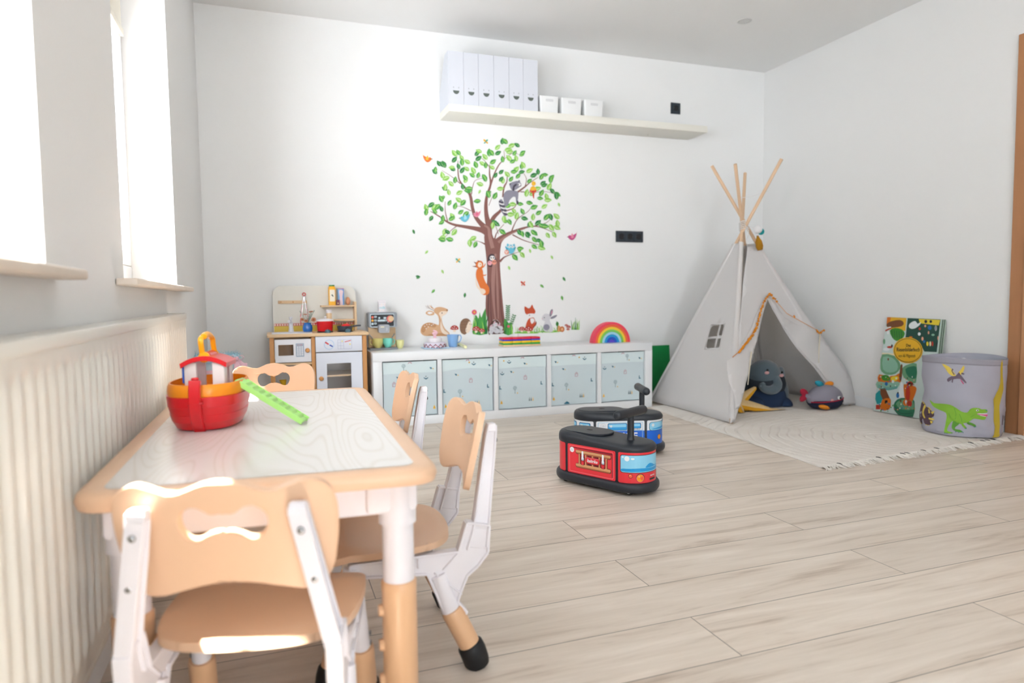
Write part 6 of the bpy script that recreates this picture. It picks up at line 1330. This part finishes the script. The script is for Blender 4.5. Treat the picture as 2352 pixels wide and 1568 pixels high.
# starfish
sp_=mat('starfish_plush','#e3c48e',.95,noise=.18,nscale=130,bump=.4,bscale=200); sp2=mat('starfish_yellow','#e0a21c',.9,noise=.12,nscale=90); sp3=mat('starfish_black','#22201c',.9)
pS=az(1690,948,ZR+.001); Ys=pS.y+.02
def Sx(u,v,dy=0): q=px(u,v,Ys); return V((q.x,Ys+dy,q.z))
t=thing('plush_starfish','yellow and tan plush starfish with black stripes leaning at the tent entrance','soft toy',(pS.x,Ys,ZR))
c=Sx(1697,927,.03)
arms=[(Sx(1748,891,.05),.030),(Sx(1796,950,-.03),.034),(Sx(1702,956,-.03),.03),(Sx(1655,935,.05),.030),(Sx(1672,893,.06),.028)]
mb=MB(); mb.ball(c,(S*20,S*12,S*18),18,12); mb.shift(cl); obj('body',mb,sp_,t)
for i,(e,r) in enumerate(arms):
    d=(e-c); pts=[c,c+d*.35,c+d*.7,c+d*.95,e]; mb=MB(); mb.tube(pts,[r*1.15,r*.95,r*.62,r*.35,r*.12],16); mb.shift(cl); ar=obj('arm',mb,sp_,t)
    side=d.cross(V((0,-1,0))).normalized(); side=side if side.z<0 else -side
    mb=MB(); mb.tube([p_+side*(rr_*.45)+V((0,-rr_*.35,0)) for p_,rr_ in zip(pts,[r*1.05,r*.9,r*.6,r*.33,r*.1])],[r*.85,r*.75,r*.5,r*.28,r*.1],14); mb.shift(cl); obj('arm_edge',mb,sp2,ar)
    if i<2:
        mb=MB()
        for k in range(9):
            f_=.22+.075*k; rr_=r*(1.05-f_*.85); mb.tube([c+d*f_+side*rr_*1.10+V((0,-rr_*.80,0)),c+d*(f_+.015)+side*rr_*.35+V((0,-rr_*1.12,0))],[.0026,.0018],6)
        mb.tube([c+d*f_+side*(r*(1.05-f_*.85))*1.15+V((0,-.004,0)) for f_ in (.2,.45,.7,.95)],[.007,.006,.005,.003],8); mb.shift(cl); obj('arm_stripe',mb,sp3,ar)
# blue cushion
q=E(1808,884,.17); t=thing('small_cushion','small bright blue cushion propped behind the plush elephant','cushion',(q.x,q.y,ZR))
mb=MB(); mb.ball(V((q.x,q.y,q.z-.03)),(S*22,S*8,S*40),24,16,fn=lambda a,d:V((math.copysign(abs(d.x)**.55,d.x)*S*22,a.y,math.copysign(abs(d.z)**.55,d.z)*S*38)),R=Matrix.Rotation(.3,3,'Y')); mb.shift(cl); obj('cushion',mb,mat('cushion_blue','#5f9fc9',.9,bump=.3,bscale=100),t)
# whale
pW_=az(1893,936,ZR+.001); Yw=pW_.y+.0; S=(px(1940,915,Yw)-px(1840,915,Yw)).x/100
def Wq(u,v,dy=0): q=px(u,v,Yw); return V((q.x,Yw+dy,q.z))
wg=mat('plush_lavender_grey','#8c8996',.95,bump=.5,bscale=220); wn=mat('plush_ink_blue','#171f3a',.9); wr=mat('plush_crimson','#a51d38',.9); wo_=mat('plush_orange','#e58a1f',.9)
t=thing('plush_whale','grey plush whale with orange fin and propeller, lying on the rug by the tent','soft toy',(pW_.x,Yw,ZR))
c=Wq(1893,913)
fw2=lambda q,d:V((q.x*(1.0 if d.x>0 else 1.05),q.y*(1-.25*max(0,-d.x)),q.z*(1-.35*max(0,-d.x)**2)+ (-.0)))
mb=MB(); mb.ball(c,(S*36,S*25,S*24),32,20,fn=fw2); mb.shift(cl); bo=obj('body',mb,wg,t)
mb=MB(); mb.ball(c+V((.003,-.002,-.012)),(S*35.5,S*25.5,S*20),32,20,fn=lambda q,d:V((q.x,q.y,q.z if d.z<0 else q.z*.12))); mb.shift(lambda q:(cl(q))); obj('belly',mb,wn,bo)
mb=MB(); mb.tube([c+V((S*36.0*math.cos(a_),S*26.2*math.sin(a_),-.0085+.010*math.cos(a_))) for a_ in [-PI*.93+PI*.93*k/20 for k in range(21)]],.0035,8); obj('mouth_seam',mb,wr,bo)
q=Wq(1902,909,-S*25.5); mb=MB(); mb.ball(q,S*3.2,12,10); obj('eye',mb,mat('eye_white','#d8dde0',.4),bo); mb=MB(); mb.ball(q+V((0,-S*2.0,0)),S*2.2,10,8); obj('pupil',mb,eyeb,bo)
q=Wq(1887,915,-S*24.8); mb=MB(); mb.ball(q,(S*3.6,S*1,S*3),10,8); obj('cheek',mb,ckp,bo)
mb=MB(); mb.tube([Wq(1864,915),Wq(1854,910),Wq(1848,907)],[S*10,S*5,S*4],12); obj('tail_stem',mb,wg,t)
for u,v,r in ((1847,901,.5),(1846,913,-.5)): mb=MB(); mb.ball(Wq(u,v),(S*10,S*3,S*6),14,10,R=Matrix.Rotation(r,3,'Y')); obj('tail_fluke',mb,wr,t)
mb=MB(); mb.ball(Wq(1873,931,-S*20),(S*11,S*8,S*4),14,10,R=Matrix.Rotation(.25,3,'Y')); mb.shift(cl); obj('side_fin',mb,wo_,t)
mb=MB(); mb.cyl(Wq(1893,892),Wq(1892,884),S*2.5,S*2,10); pr_=obj('propeller_hub',mb,wn,t)
for u,v,mm,r in ((1882,881,mat('plush_teal','#2596ac',.9),-.35),(1904,882,wo_,.15)): mb=MB(); mb.ball(Wq(u,v),(S*10,S*5,S*5),16,10,R=Matrix.Rotation(-r,3,'Y')); obj('propeller_blade',mb,mm,pr_)
# ---------------------------------------------------------------- picture book leaning on the right wall
bz0=ZR
b0=V((3.540,3.17,bz0)); b1=V((3.612,3.15,.598)); nb=V((-(b1.z-b0.z),0,(b1.x-b0.x))).normalized()  # normal towards the room
def bk(a,b,t): q=apl(1960+a/3.92,700+b/3.92,b0,nb)+nb*(.0006+t); q.z=max(q.z,bz0+.0006); return q
t=thing('picture_book','tall colourful picture book with yellow title roundel leaning against the right wall','book',(3.55,3.0,bz0))
cov=[(305,108),(790,130),(688,1062),(180,965)]
c3d=[apl(1960+a/3.92,700+b/3.92,b0,nb) for a,b in cov]
for q in c3d: q.z=max(q.z,bz0+.0004)
mb=MB(); A_v=mb.vs(c3d); B_v=mb.vs([q-nb*.004 for q in c3d]); mb.face(A_v); mb.face(B_v[::-1])
for i in range(4): mb.face([A_v[i],A_v[(i+1)%4],B_v[(i+1)%4],B_v[i]])
cb=obj('front_cover',mb,mat('cover_pale','#cfe0dc',.3,.5),t,smooth=False)
mb=MB(); 
for k in range(5):
    o_=-nb*(.005+.0026*k)+V((0,-.004-.0035*k,0)); A_v=mb.vs([q+o_ for q in c3d]); B_v=mb.vs([q+o_-nb*.0020 for q in c3d]); mb.mi=k%2
    mb.face(A_v); mb.face(B_v[::-1])
    for i in range(4): mb.face([A_v[i],A_v[(i+1)%4],B_v[(i+1)%4],B_v[i]])
for q in mb.b.verts: q.co.z=max(q.co.z,bz0+.0004); q.co.x=min(q.co.x,RX-.004)
obj('board_pages',mb,[mat('page_mint','#b9cbb9',.4),mat('page_dark','#33493f',.4)],t,smooth=False)
BC=['#2f7a5c','#1f4b40','#e8b52c','#d9731f','#6fa57e','#c23a28','#2c6fb4','#f0e3c0','#7a4a2c','#8fc0a8','#3f8f2f','#ead23a','#2a9aa0','#20242a','#e9eef0','#e7a58a']
BM=[mat('cover_'+c,c,.35) for c in BC]
mb=MB(); BB=lambda pts,mi,lay,k=2:(setattr(mb,'mi',mi),mb.poly(smooth_loop(pts,k) if k>1 else pts,bk,lay*.0003))
BB([(490,118),(787,131),(752,425),(640,420),(600,340),(470,300)],1,1,1); BB([(322,110),(480,118),(470,235),(300,215)],2,1,1); BB([(590,126),(785,135),(770,185),(600,165)],11,2,1)
BB([(300,175),(340,148),(420,135),(455,160),(440,190),(360,205),(310,200)],8,3); BB([(300,180),(330,165),(340,112),(325,110),(305,112)],3,2,1)
BB([(330,230),(380,208),(440,222),(466,260),(440,305),(390,325),(350,290)],10,4)
for k in range(5): BB([(345+k*22,225+k*3),(350+k*22,225+k*3),(360+k*20,300),(355+k*20,300)],1,6,1)
BB([(290,225),(345,205),(345,215),(290,240)],5,5,1); BB([(290,205),(340,195),(342,205),(290,218)],14,4,1)
random.seed(4)
BB([(500,190),(520,160),(560,145),(580,170),(610,155),(600,180),(560,210),(520,215)],14,4)
for (x,y,w,h,mi) in ((655,150,26,30,13),(700,150,24,26,13),(690,205,34,40,6),(650,190,18,22,15),(600,215,20,26,5),(597,262,26,30,14),(625,305,20,36,15),(640,330,22,26,6),(560,240,60,40,1),(720,270,30,20,9),(745,210,18,50,14),(745,210,10,44,13),(670,350,20,40,11),(695,350,16,44,7),(715,350,16,44,5),(680,250,14,30,15),(330,380,50,20,5),(300,400,60,28,14),(350,370,16,30,13),(280,330,20,50,4),(318,490,14,24,8),(315,250,22,30,14),(520,290,30,14,3),(765,300,10,40,15),(755,360,10,50,13)): ell(mb,x,y,w/2,h/2,mi,6+int(x)%5,0,14,bk)
BB([(262,430),(380,440),(380,455),(258,445)],7,3,1); BB([(262,445),(370,458),(420,520),(425,570),(380,620),(310,630),(255,600),(245,540)],4,4); BB([(270,470),(350,475),(400,530),(395,590),(330,610),(270,580)],9,5)
BB([(450,560),(500,535),(572,530),(566,700),(510,690),(455,650),(440,600)],4,4); BB([(470,580),(520,555),(570,560),(566,660),(500,650)],0,5)
BB([(232,625),(300,640),(380,635),(430,610),(430,690),(380,720),(300,715),(225,690)],3,3); BB([(255,640),(300,630),(330,650),(330,680),(270,680)],10,5); BB([(345,650),(390,640),(410,660),(380,685),(345,680)],11,5)
BB([(215,690),(300,700),(390,690),(420,700),(400,745),(320,770),(215,745)],9,4)
for k in range(3): mb.mi=12; stroke(mb,[(225,720+k*12,4),(310,745+k*10,4),(400,735+k*8,4)],bk,6)
BB([(430,540),(445,545),(440,640),(425,690),(415,640)],8,6); BB([(432,690),(445,700),(470,840),(400,830)],14,5,1)
BB([(455,720),(480,715),(560,735),(570,770),(545,840),(520,880),(470,850),(458,790)],3,6); BB([(480,745),(510,740),(510,850),(475,845)],5,7); ell(mb,512,712,30,24,5,8,0,18,bk); ell(mb,512,712,18,14,13,9,0,14,bk)
BB([(245,755),(290,750),(335,850),(330,870),(270,860),(245,800)],8,6,1); BB([(203,800),(240,765),(268,860),(262,880),(215,895),(200,850)],12,5,1); BB([(262,855),(330,840),(340,880),(325,940),(250,945)],3,7); BB([(288,860),(312,858),(310,885),(286,887)],13,9,1); BB([(205,900),(255,895),(250,940),(205,940)],5,6,1)
BB([(365,900),(400,850),(470,835),(540,850),(555,900),(540,1010),(440,1005),(380,960)],0,5); BB([(385,895),(420,860),(480,850),(540,865),(545,940),(440,940)],4,6); 
for k in range(2): mb.mi=1; stroke(mb,[(372,905+k*40,4),(430,975+k*25,5),(535,975+k*28,4)],bk,8)
ell(mb,475,880,26,30,3,9,0,16,bk); ell(mb,510,890,22,28,5,9,0,14,bk); ell(mb,478,870,10,14,14,11,0,12,bk); ell(mb,430,865,10,9,8,9,0,12,bk); ell(mb,403,815,14,24,6,8,0,12,bk); ell(mb,405,792,8,8,13,9,0,10,bk); ell(mb,300,710,14,18,6,8,0,12,bk); ell(mb,360,690,12,14,14,8,0,12,bk)
for k in range(70):
    x=random.uniform(215,560); y=random.choice((random.uniform(640,760),random.uniform(880,960))); 
    if x<230+ (0): continue
    ell(mb,x,y,random.uniform(3,7),random.uniform(4,9),random.choice((5,6,3,8,14,13,10,15)),9,0,8,bk)
ell(mb,497,410,133,117,2,13,.06,48,bk); 
mb.mi=13
for r in (0,): 
    i_=[(497+124*math.cos(a_),410+108*math.sin(a_)) for a_ in [2*PI*k/64 for k in range(65)]]; o_=[(497+120*math.cos(a_),410+104*math.sin(a_)) for a_ in [2*PI*k/64 for k in range(65)]]
    v0=mb.vs([bk(*q,.0045) for q in i_]); v1=mb.vs([bk(*q,.0045) for q in o_])
    for k in range(64): mb.face([v0[k],v0[k+1],v1[k+1],v1[k]])
fy=lambda a,b,tt: bk(a,820-b,tt)   # flip so that letters stand upright
mb.mi=13; put_text(mb,'Das',fy,502,820-364,42,26,.0045,0,.02); put_text(mb,'Riesenbilderbuch',fy,500,820-402,208,36,.0045,0,.02); put_text(mb,'von Ali Mitgutsch',fy,488,820-462,150,38,.0045,.35,.0)
obj('cover_print',mb,BM,cb,smooth=False,fix=False)
# ---------------------------------------------------------------- canvas basket with dinosaurs
bc=V((3.425,2.520,0)); br_=.181; bh=.395; bz=ZR
gc=mat('grey_canvas','#b2b2bf',.9,.15,bump=.3,bscale=300); gc2=mat('grey_canvas_hem','#a3a2ad',.9,.15,bump=.3,bscale=300)
t=thing('canvas_basket','round grey canvas storage basket printed with dinosaurs, beside the picture book','storage basket',(bc.x,bc.y,bz))
ph0=math.atan2(-bc.y,-bc.x)
def bs(s,z,tt):
    a=ph0+s/br_; h=z/bh
    r=br_*(1.02-.03*math.sin(h*PI)+.012*h)+.004*mnoise.noise(V((a*2.2,h*5,1)))*(1.2-h)+.020*mnoise.noise(V((a*1.6+h*2.5,h*4.5,5)))*(1.1-h)+.006*mnoise.noise(V((a*5+h*6,h*9,2)))*(1-h)
    if h<.04: r*=.965+.035*(h/.04)
    r+=tt+.006*math.sin(a*3+h*7)*(1-h)*max(0,math.sin(h*PI))
    zz=z*(1+.012*math.sin(a*2+1))
    x=bc.x+r*math.cos(a); 
    return V((min(x,RX-.004),bc.y+r*math.sin(a),bz+.001+zz))
def bshell(z0,z1,nz,tt,mat_,nm,par,thick=.0022):
    mb=MB(); n=96; R=[]
    for j in range(nz+1): R.append(mb.vs([bs(-PI*br_+2*PI*br_*i/n,z0+(z1-z0)*j/nz,tt) for i in range(n)]))
    for a,b in zip(R,R[1:]):
        for i in range(n): mb.face([a[i],a[(i+1)%n],b[(i+1)%n],b[i]])
    return mb,R
mb,R=bshell(0,bh,22,0,gc,'x',t); mb.face(R[0]); obj('basket_wall',mb,gc,t,solid=.002,off=-1)
mb,R=bshell(bh-.030,bh+.001,4,.0012,gc2,'x',t); obj('hem',mb,gc2,t,solid=.0015)
def bm_(a,b,tt):
    k=max(-.985,min(.985,(a-953)/383)); s=br_*math.asin(k); z=bh-(b-440-8*k)/(1172-440)*bh*1.0; return bs(s,max(.002,z),.0016+tt)
DS=[mat('dino_green','#86b93c',.85),mat('dino_green_dark','#5f9a3a',.85),mat('dino_brown','#5b4650',.85),mat('dino_yellow','#e3c95a',.85),mat('dino_mauve','#70616f',.85),mat('mouth_pink','#d95c8c',.85),mat('claw_teal','#2e7f86',.85),mat('stripe_yellow','#c9b23c',.85),W,ik]
cutx=[540+20*i for i in range(42)]
def D_(pts,mi,lay,k=3,smooth=True): mb.mi=mi; mb.poly(smooth_loop(pts,k) if k>1 else pts,bm_,lay*.0003,cutx)
mb=MB()
D_([(650,850),(690,880),(760,876),(840,880),(900,905),(950,935),(1000,940),(1020,910),(1050,893),(1100,895),(1120,905),(1160,905),(1172,920),(1165,938),(1110,945),(1085,950),(1110,965),(1158,972),(1165,985),(1150,1005),(1100,1000),(1060,995),(1030,1012),(1010,1030),(975,1040),(940,1050),(905,1036),(870,1030),(840,1075),(828,1112),(840,1128),(880,1136),(870,1146),(820,1148),(805,1140),(808,1080),(815,1010),(800,960),(740,942),(690,918),(665,888)],0,1,2)
D_([(878,1028),(930,1040),(925,1060),(902,1080),(900,1100),(940,1105),(968,1125),(930,1130),(885,1112),(868,1085),(872,1050)],1,1,2)
D_([(955,1030),(975,1055),(1000,1085),(985,1092),(960,1068),(946,1040)],0,3,2); D_([(1008,1026),(1050,1038),(1074,1055),(1066,1072),(1040,1058),(1000,1045)],1,3,2)
D_([(1084,944),(1170,950),(1170,972),(1150,971),(1105,958)],5,4,2); D_([(1084,943),(1170,946),(1170,952),(1105,951)],8,6,1); D_([(1110,965),(1160,975),(1158,970),(1112,960)],8,6,1)
for x,y in ((1085,915),): ell(mb,x,y,11,9,8,5,0,12,bm_); ell(mb,x+1,y,6,6,9,6,0,10,bm_)
ell(mb,1160,915,7,5,6,5,0,10,bm_)
for x,y in ((812,1148),(830,1148),(870,1140),(905,1128),(930,1130),(958,1124),(968,1130),(985,1090),(995,1088),(1062,1072),(1072,1068)): D_([(x-5,y-5),(x+5,y-5),(x+1,y+8)],6,5,1)
for s in ([(880,910,4),(900,960,3),(895,1010,2)],[(930,960,4),(950,1000,3),(955,1030,2)],[(830,960,4),(850,1000,3)],[(1030,985,4),(1060,960,3),(1080,955,2)]):
    mb.mi=1; p=s
    for a,b in zip(p,p[1:]): mb.poly([(a[0]-2,a[1]),(b[0]-2,b[1]),(b[0]+2,b[1]),(a[0]+2,a[1])],bm_,4*.0003)
D_([(590,885),(620,905),(640,925),(665,930),(690,975),(697,1000),(670,1035),(690,1055),(688,1085),(640,1105),(605,1105),(575,1108),(552,1090),(545,1000),(560,930)],3,1,2) if False else None
D_([(592,886),(615,905),(625,928),(655,932),(668,960),(690,985),(685,1010),(670,1022),(668,1042),(692,1062),(680,1082),(660,1100),(635,1100),(618,1085),(608,1050),(598,1070),(602,1105),(575,1108),(572,1060),(565,1040),(552,1080),(545,1075),(545,1000),(560,930)],2,1,2)
D_([(612,905),(622,930),(610,990),(625,1035),(615,1038),(600,990),(606,935)],3,3,2); D_([(632,925),(655,932),(668,955),(660,955),(645,938)],3,3,2); D_([(660,970),(698,954),(676,992)],3,4,1); D_([(640,945),(650,950),(655,985),(645,985)],3,4,1); D_([(650,1028),(692,1033),(690,1045),(655,1045)],3,4,2); D_([(664,1055),(690,1058),(680,1082)],3,4,2); D_([(575,885),(592,882),(612,900),(605,905)],3,3,1); ell(mb,642,998,5,5,9,5,0,8,bm_)
for x in (548,580,592,640,658): D_([(x-7,1098),(x+7,1098),(x,1108)],3,4,1)
D_([(765,495),(830,522),(862,560),(890,600),(862,606),(828,585),(800,545)],3,1,2); D_([(955,503),(963,530),(946,578),(920,602),(903,582),(930,545)],3,1,2)
D_([(815,638),(850,610),(890,603),(912,570),(930,590),(982,655),(976,666),(930,630),(885,632),(868,640),(866,668),(855,662),(858,636),(825,664)],4,3,2); D_([(930,628),(963,672),(956,678),(936,650)],5,5,1); D_([(855,535),(868,545),(858,560),(880,590),(870,595),(850,560)],4,4,1); D_([(940,570),(965,578),(960,588),(935,585)],4,4,1); mb.mi=2
D_([(1272,458),(1286,458),(1292,600),(1311,690),(1311,760),(1290,880),(1280,960),(1290,1080),(1275,1168),(1216,1172),(1240,1080),(1226,960),(1240,820),(1272,720),(1270,600)],7,1,2)
D_([(1320,980),(1328,985),(1326,1080),(1318,1070)],2,1,1)
obj('dinosaur_print',mb,DS,t,smooth=True,fix=False)
tt=thing('folded_cloth','crumpled white and turquoise cloth inside the dinosaur basket','cloth',(bc.x,bc.y,bz+.25))
mb=MB(); n=40; Rr_=[]
for j in range(8):
    r=(br_-.014)*(1-j/8); Rr_.append(mb.vs([(min(bc.x+r*math.cos(2*PI*i/n),RX-.008),bc.y+r*math.sin(2*PI*i/n),bz+bh-.035+.030*mnoise.noise(V((r*9,math.cos(2*PI*i/n)*2,math.sin(2*PI*i/n)*2)))+.012*j/8) for i in range(n)]))
for a,b in zip(Rr_,Rr_[1:]):
    for i in range(n):
        mb.mi=1 if (i*360/n>190 and i*360/n<330 and False) or (bc.y+.02>a[i].co.y and a[i].co.x>bc.x+.0) else 0; mb.face([a[i],a[(i+1)%n],b[(i+1)%n],b[i]])
mb.mi=0; mb.face(Rr_[-1])
obj('cloth_bundle',mb,[mat('linen_white','#e4e6e4',.9),mat('cloth_turquoise','#5fb8b4',.9)],tt)
# ---------------------------------------------------------------- tulle laundry bag behind the table
pT=ay(525,812,3.55); z1=pT.z; xl,xr=ay(446,830,3.55).x,ay(541,830,3.55).x; cx_=(xl+xr)/2; r=(xr-xl)/2
t=thing('tulle_basket','pale blue tulle toy basket with pink ribbon bow behind the toy ark','basket',(cx_,3.60,0))
bt1=mat('pale_blue_felt','#cfdfe8',.9,bump=.4,bscale=200); bt2=mat('aqua_fleece','#b4dbe8',1,bump=1,bscale=140); prb=mat('pink_ribbon','#eec3d2',.6)
n=64; mb=MB(); Rr_=[]
def tw(i,z,tt=0): a=2*PI*i/n; h=z/z1; rr_=r*(.86+.10*h)+.006*math.sin(a*9)*(h)+tt; return V((cx_+rr_*math.cos(a),3.60+rr_*math.sin(a),z+.001))
for j in range(11): Rr_.append(mb.vs([tw(i,z1*.93*j/10) for i in range(n)]))
for a,b in zip(Rr_,Rr_[1:]):
    for i in range(n): mb.face([a[i],a[(i+1)%n],b[(i+1)%n],b[i]])
mb.face(Rr_[0]); obj('basket_wall',mb,bt1,t,solid=.003,off=-1)
mb=MB(); random.seed(2)
rim=[tw(i,z1*.95) for i in range(0,n+1)]; mb.tube(rim,.018,10,cap=False)
for k in range(900):
    i=random.uniform(0,n); q=tw(i,z1*.95)+V((random.uniform(-.02,.02),random.uniform(-.02,.02),random.uniform(-.015,.02))); d=V((random.gauss(0,1),random.gauss(0,1),random.gauss(.4,1))).normalized(); mb.tube([q,q+d*random.uniform(.012,.028)],[.0012,.0004],4,cap=False)
obj('fleece_rim',mb,bt2,t)
mb=MB(); mb.tube([tw(i,z1*.83,.006) for i in range(n+1)],[(.003,.016)]*(n+1),sec=[(-.5,-.5),(.5,-.5),(.5,.5),(-.5,.5)],up=(1,0,0),cap=False)
rbn=obj('ribbon_band',mb,prb,t)
P=lambda u,v:ay(u,v,3.46); sq=[(.5*math.cos(2*PI*i/10),.5*math.sin(2*PI*i/10)) for i in range(10)]
mb=MB()
mb.tube(smooth_loop([tuple(P(545,824)),tuple(P(552,816)),tuple(P(560,820)),tuple(P(551,828)),tuple(P(545,824))],5,False),[(.020,.003)]*21,sec=sq,up=(0,1,0)); mb.tube(smooth_loop([tuple(P(541,824)),tuple(P(534,816)),tuple(P(530,822)),tuple(P(537,828)),tuple(P(541,824))],5,False),[(.018,.003)]*21,sec=sq,up=(0,1,0)); mb.ball(P(543,824),(.012,.010,.012),12,8)
mb.tube(smooth_loop([tuple(P(544,826)),tuple(P(546,845)),tuple(P(544,862)),tuple(P(549,885))],5,False),[(.030,.004)]*16,sec=sq,up=(1,0,0)); mb.tube(smooth_loop([tuple(P(545,826)),tuple(P(553,834)),tuple(P(560,838)),tuple(P(568,838))],5,False),[(.020,.004)]*16,sec=sq,up=(0,0,1))
obj('ribbon_bow',mb,prb,t)
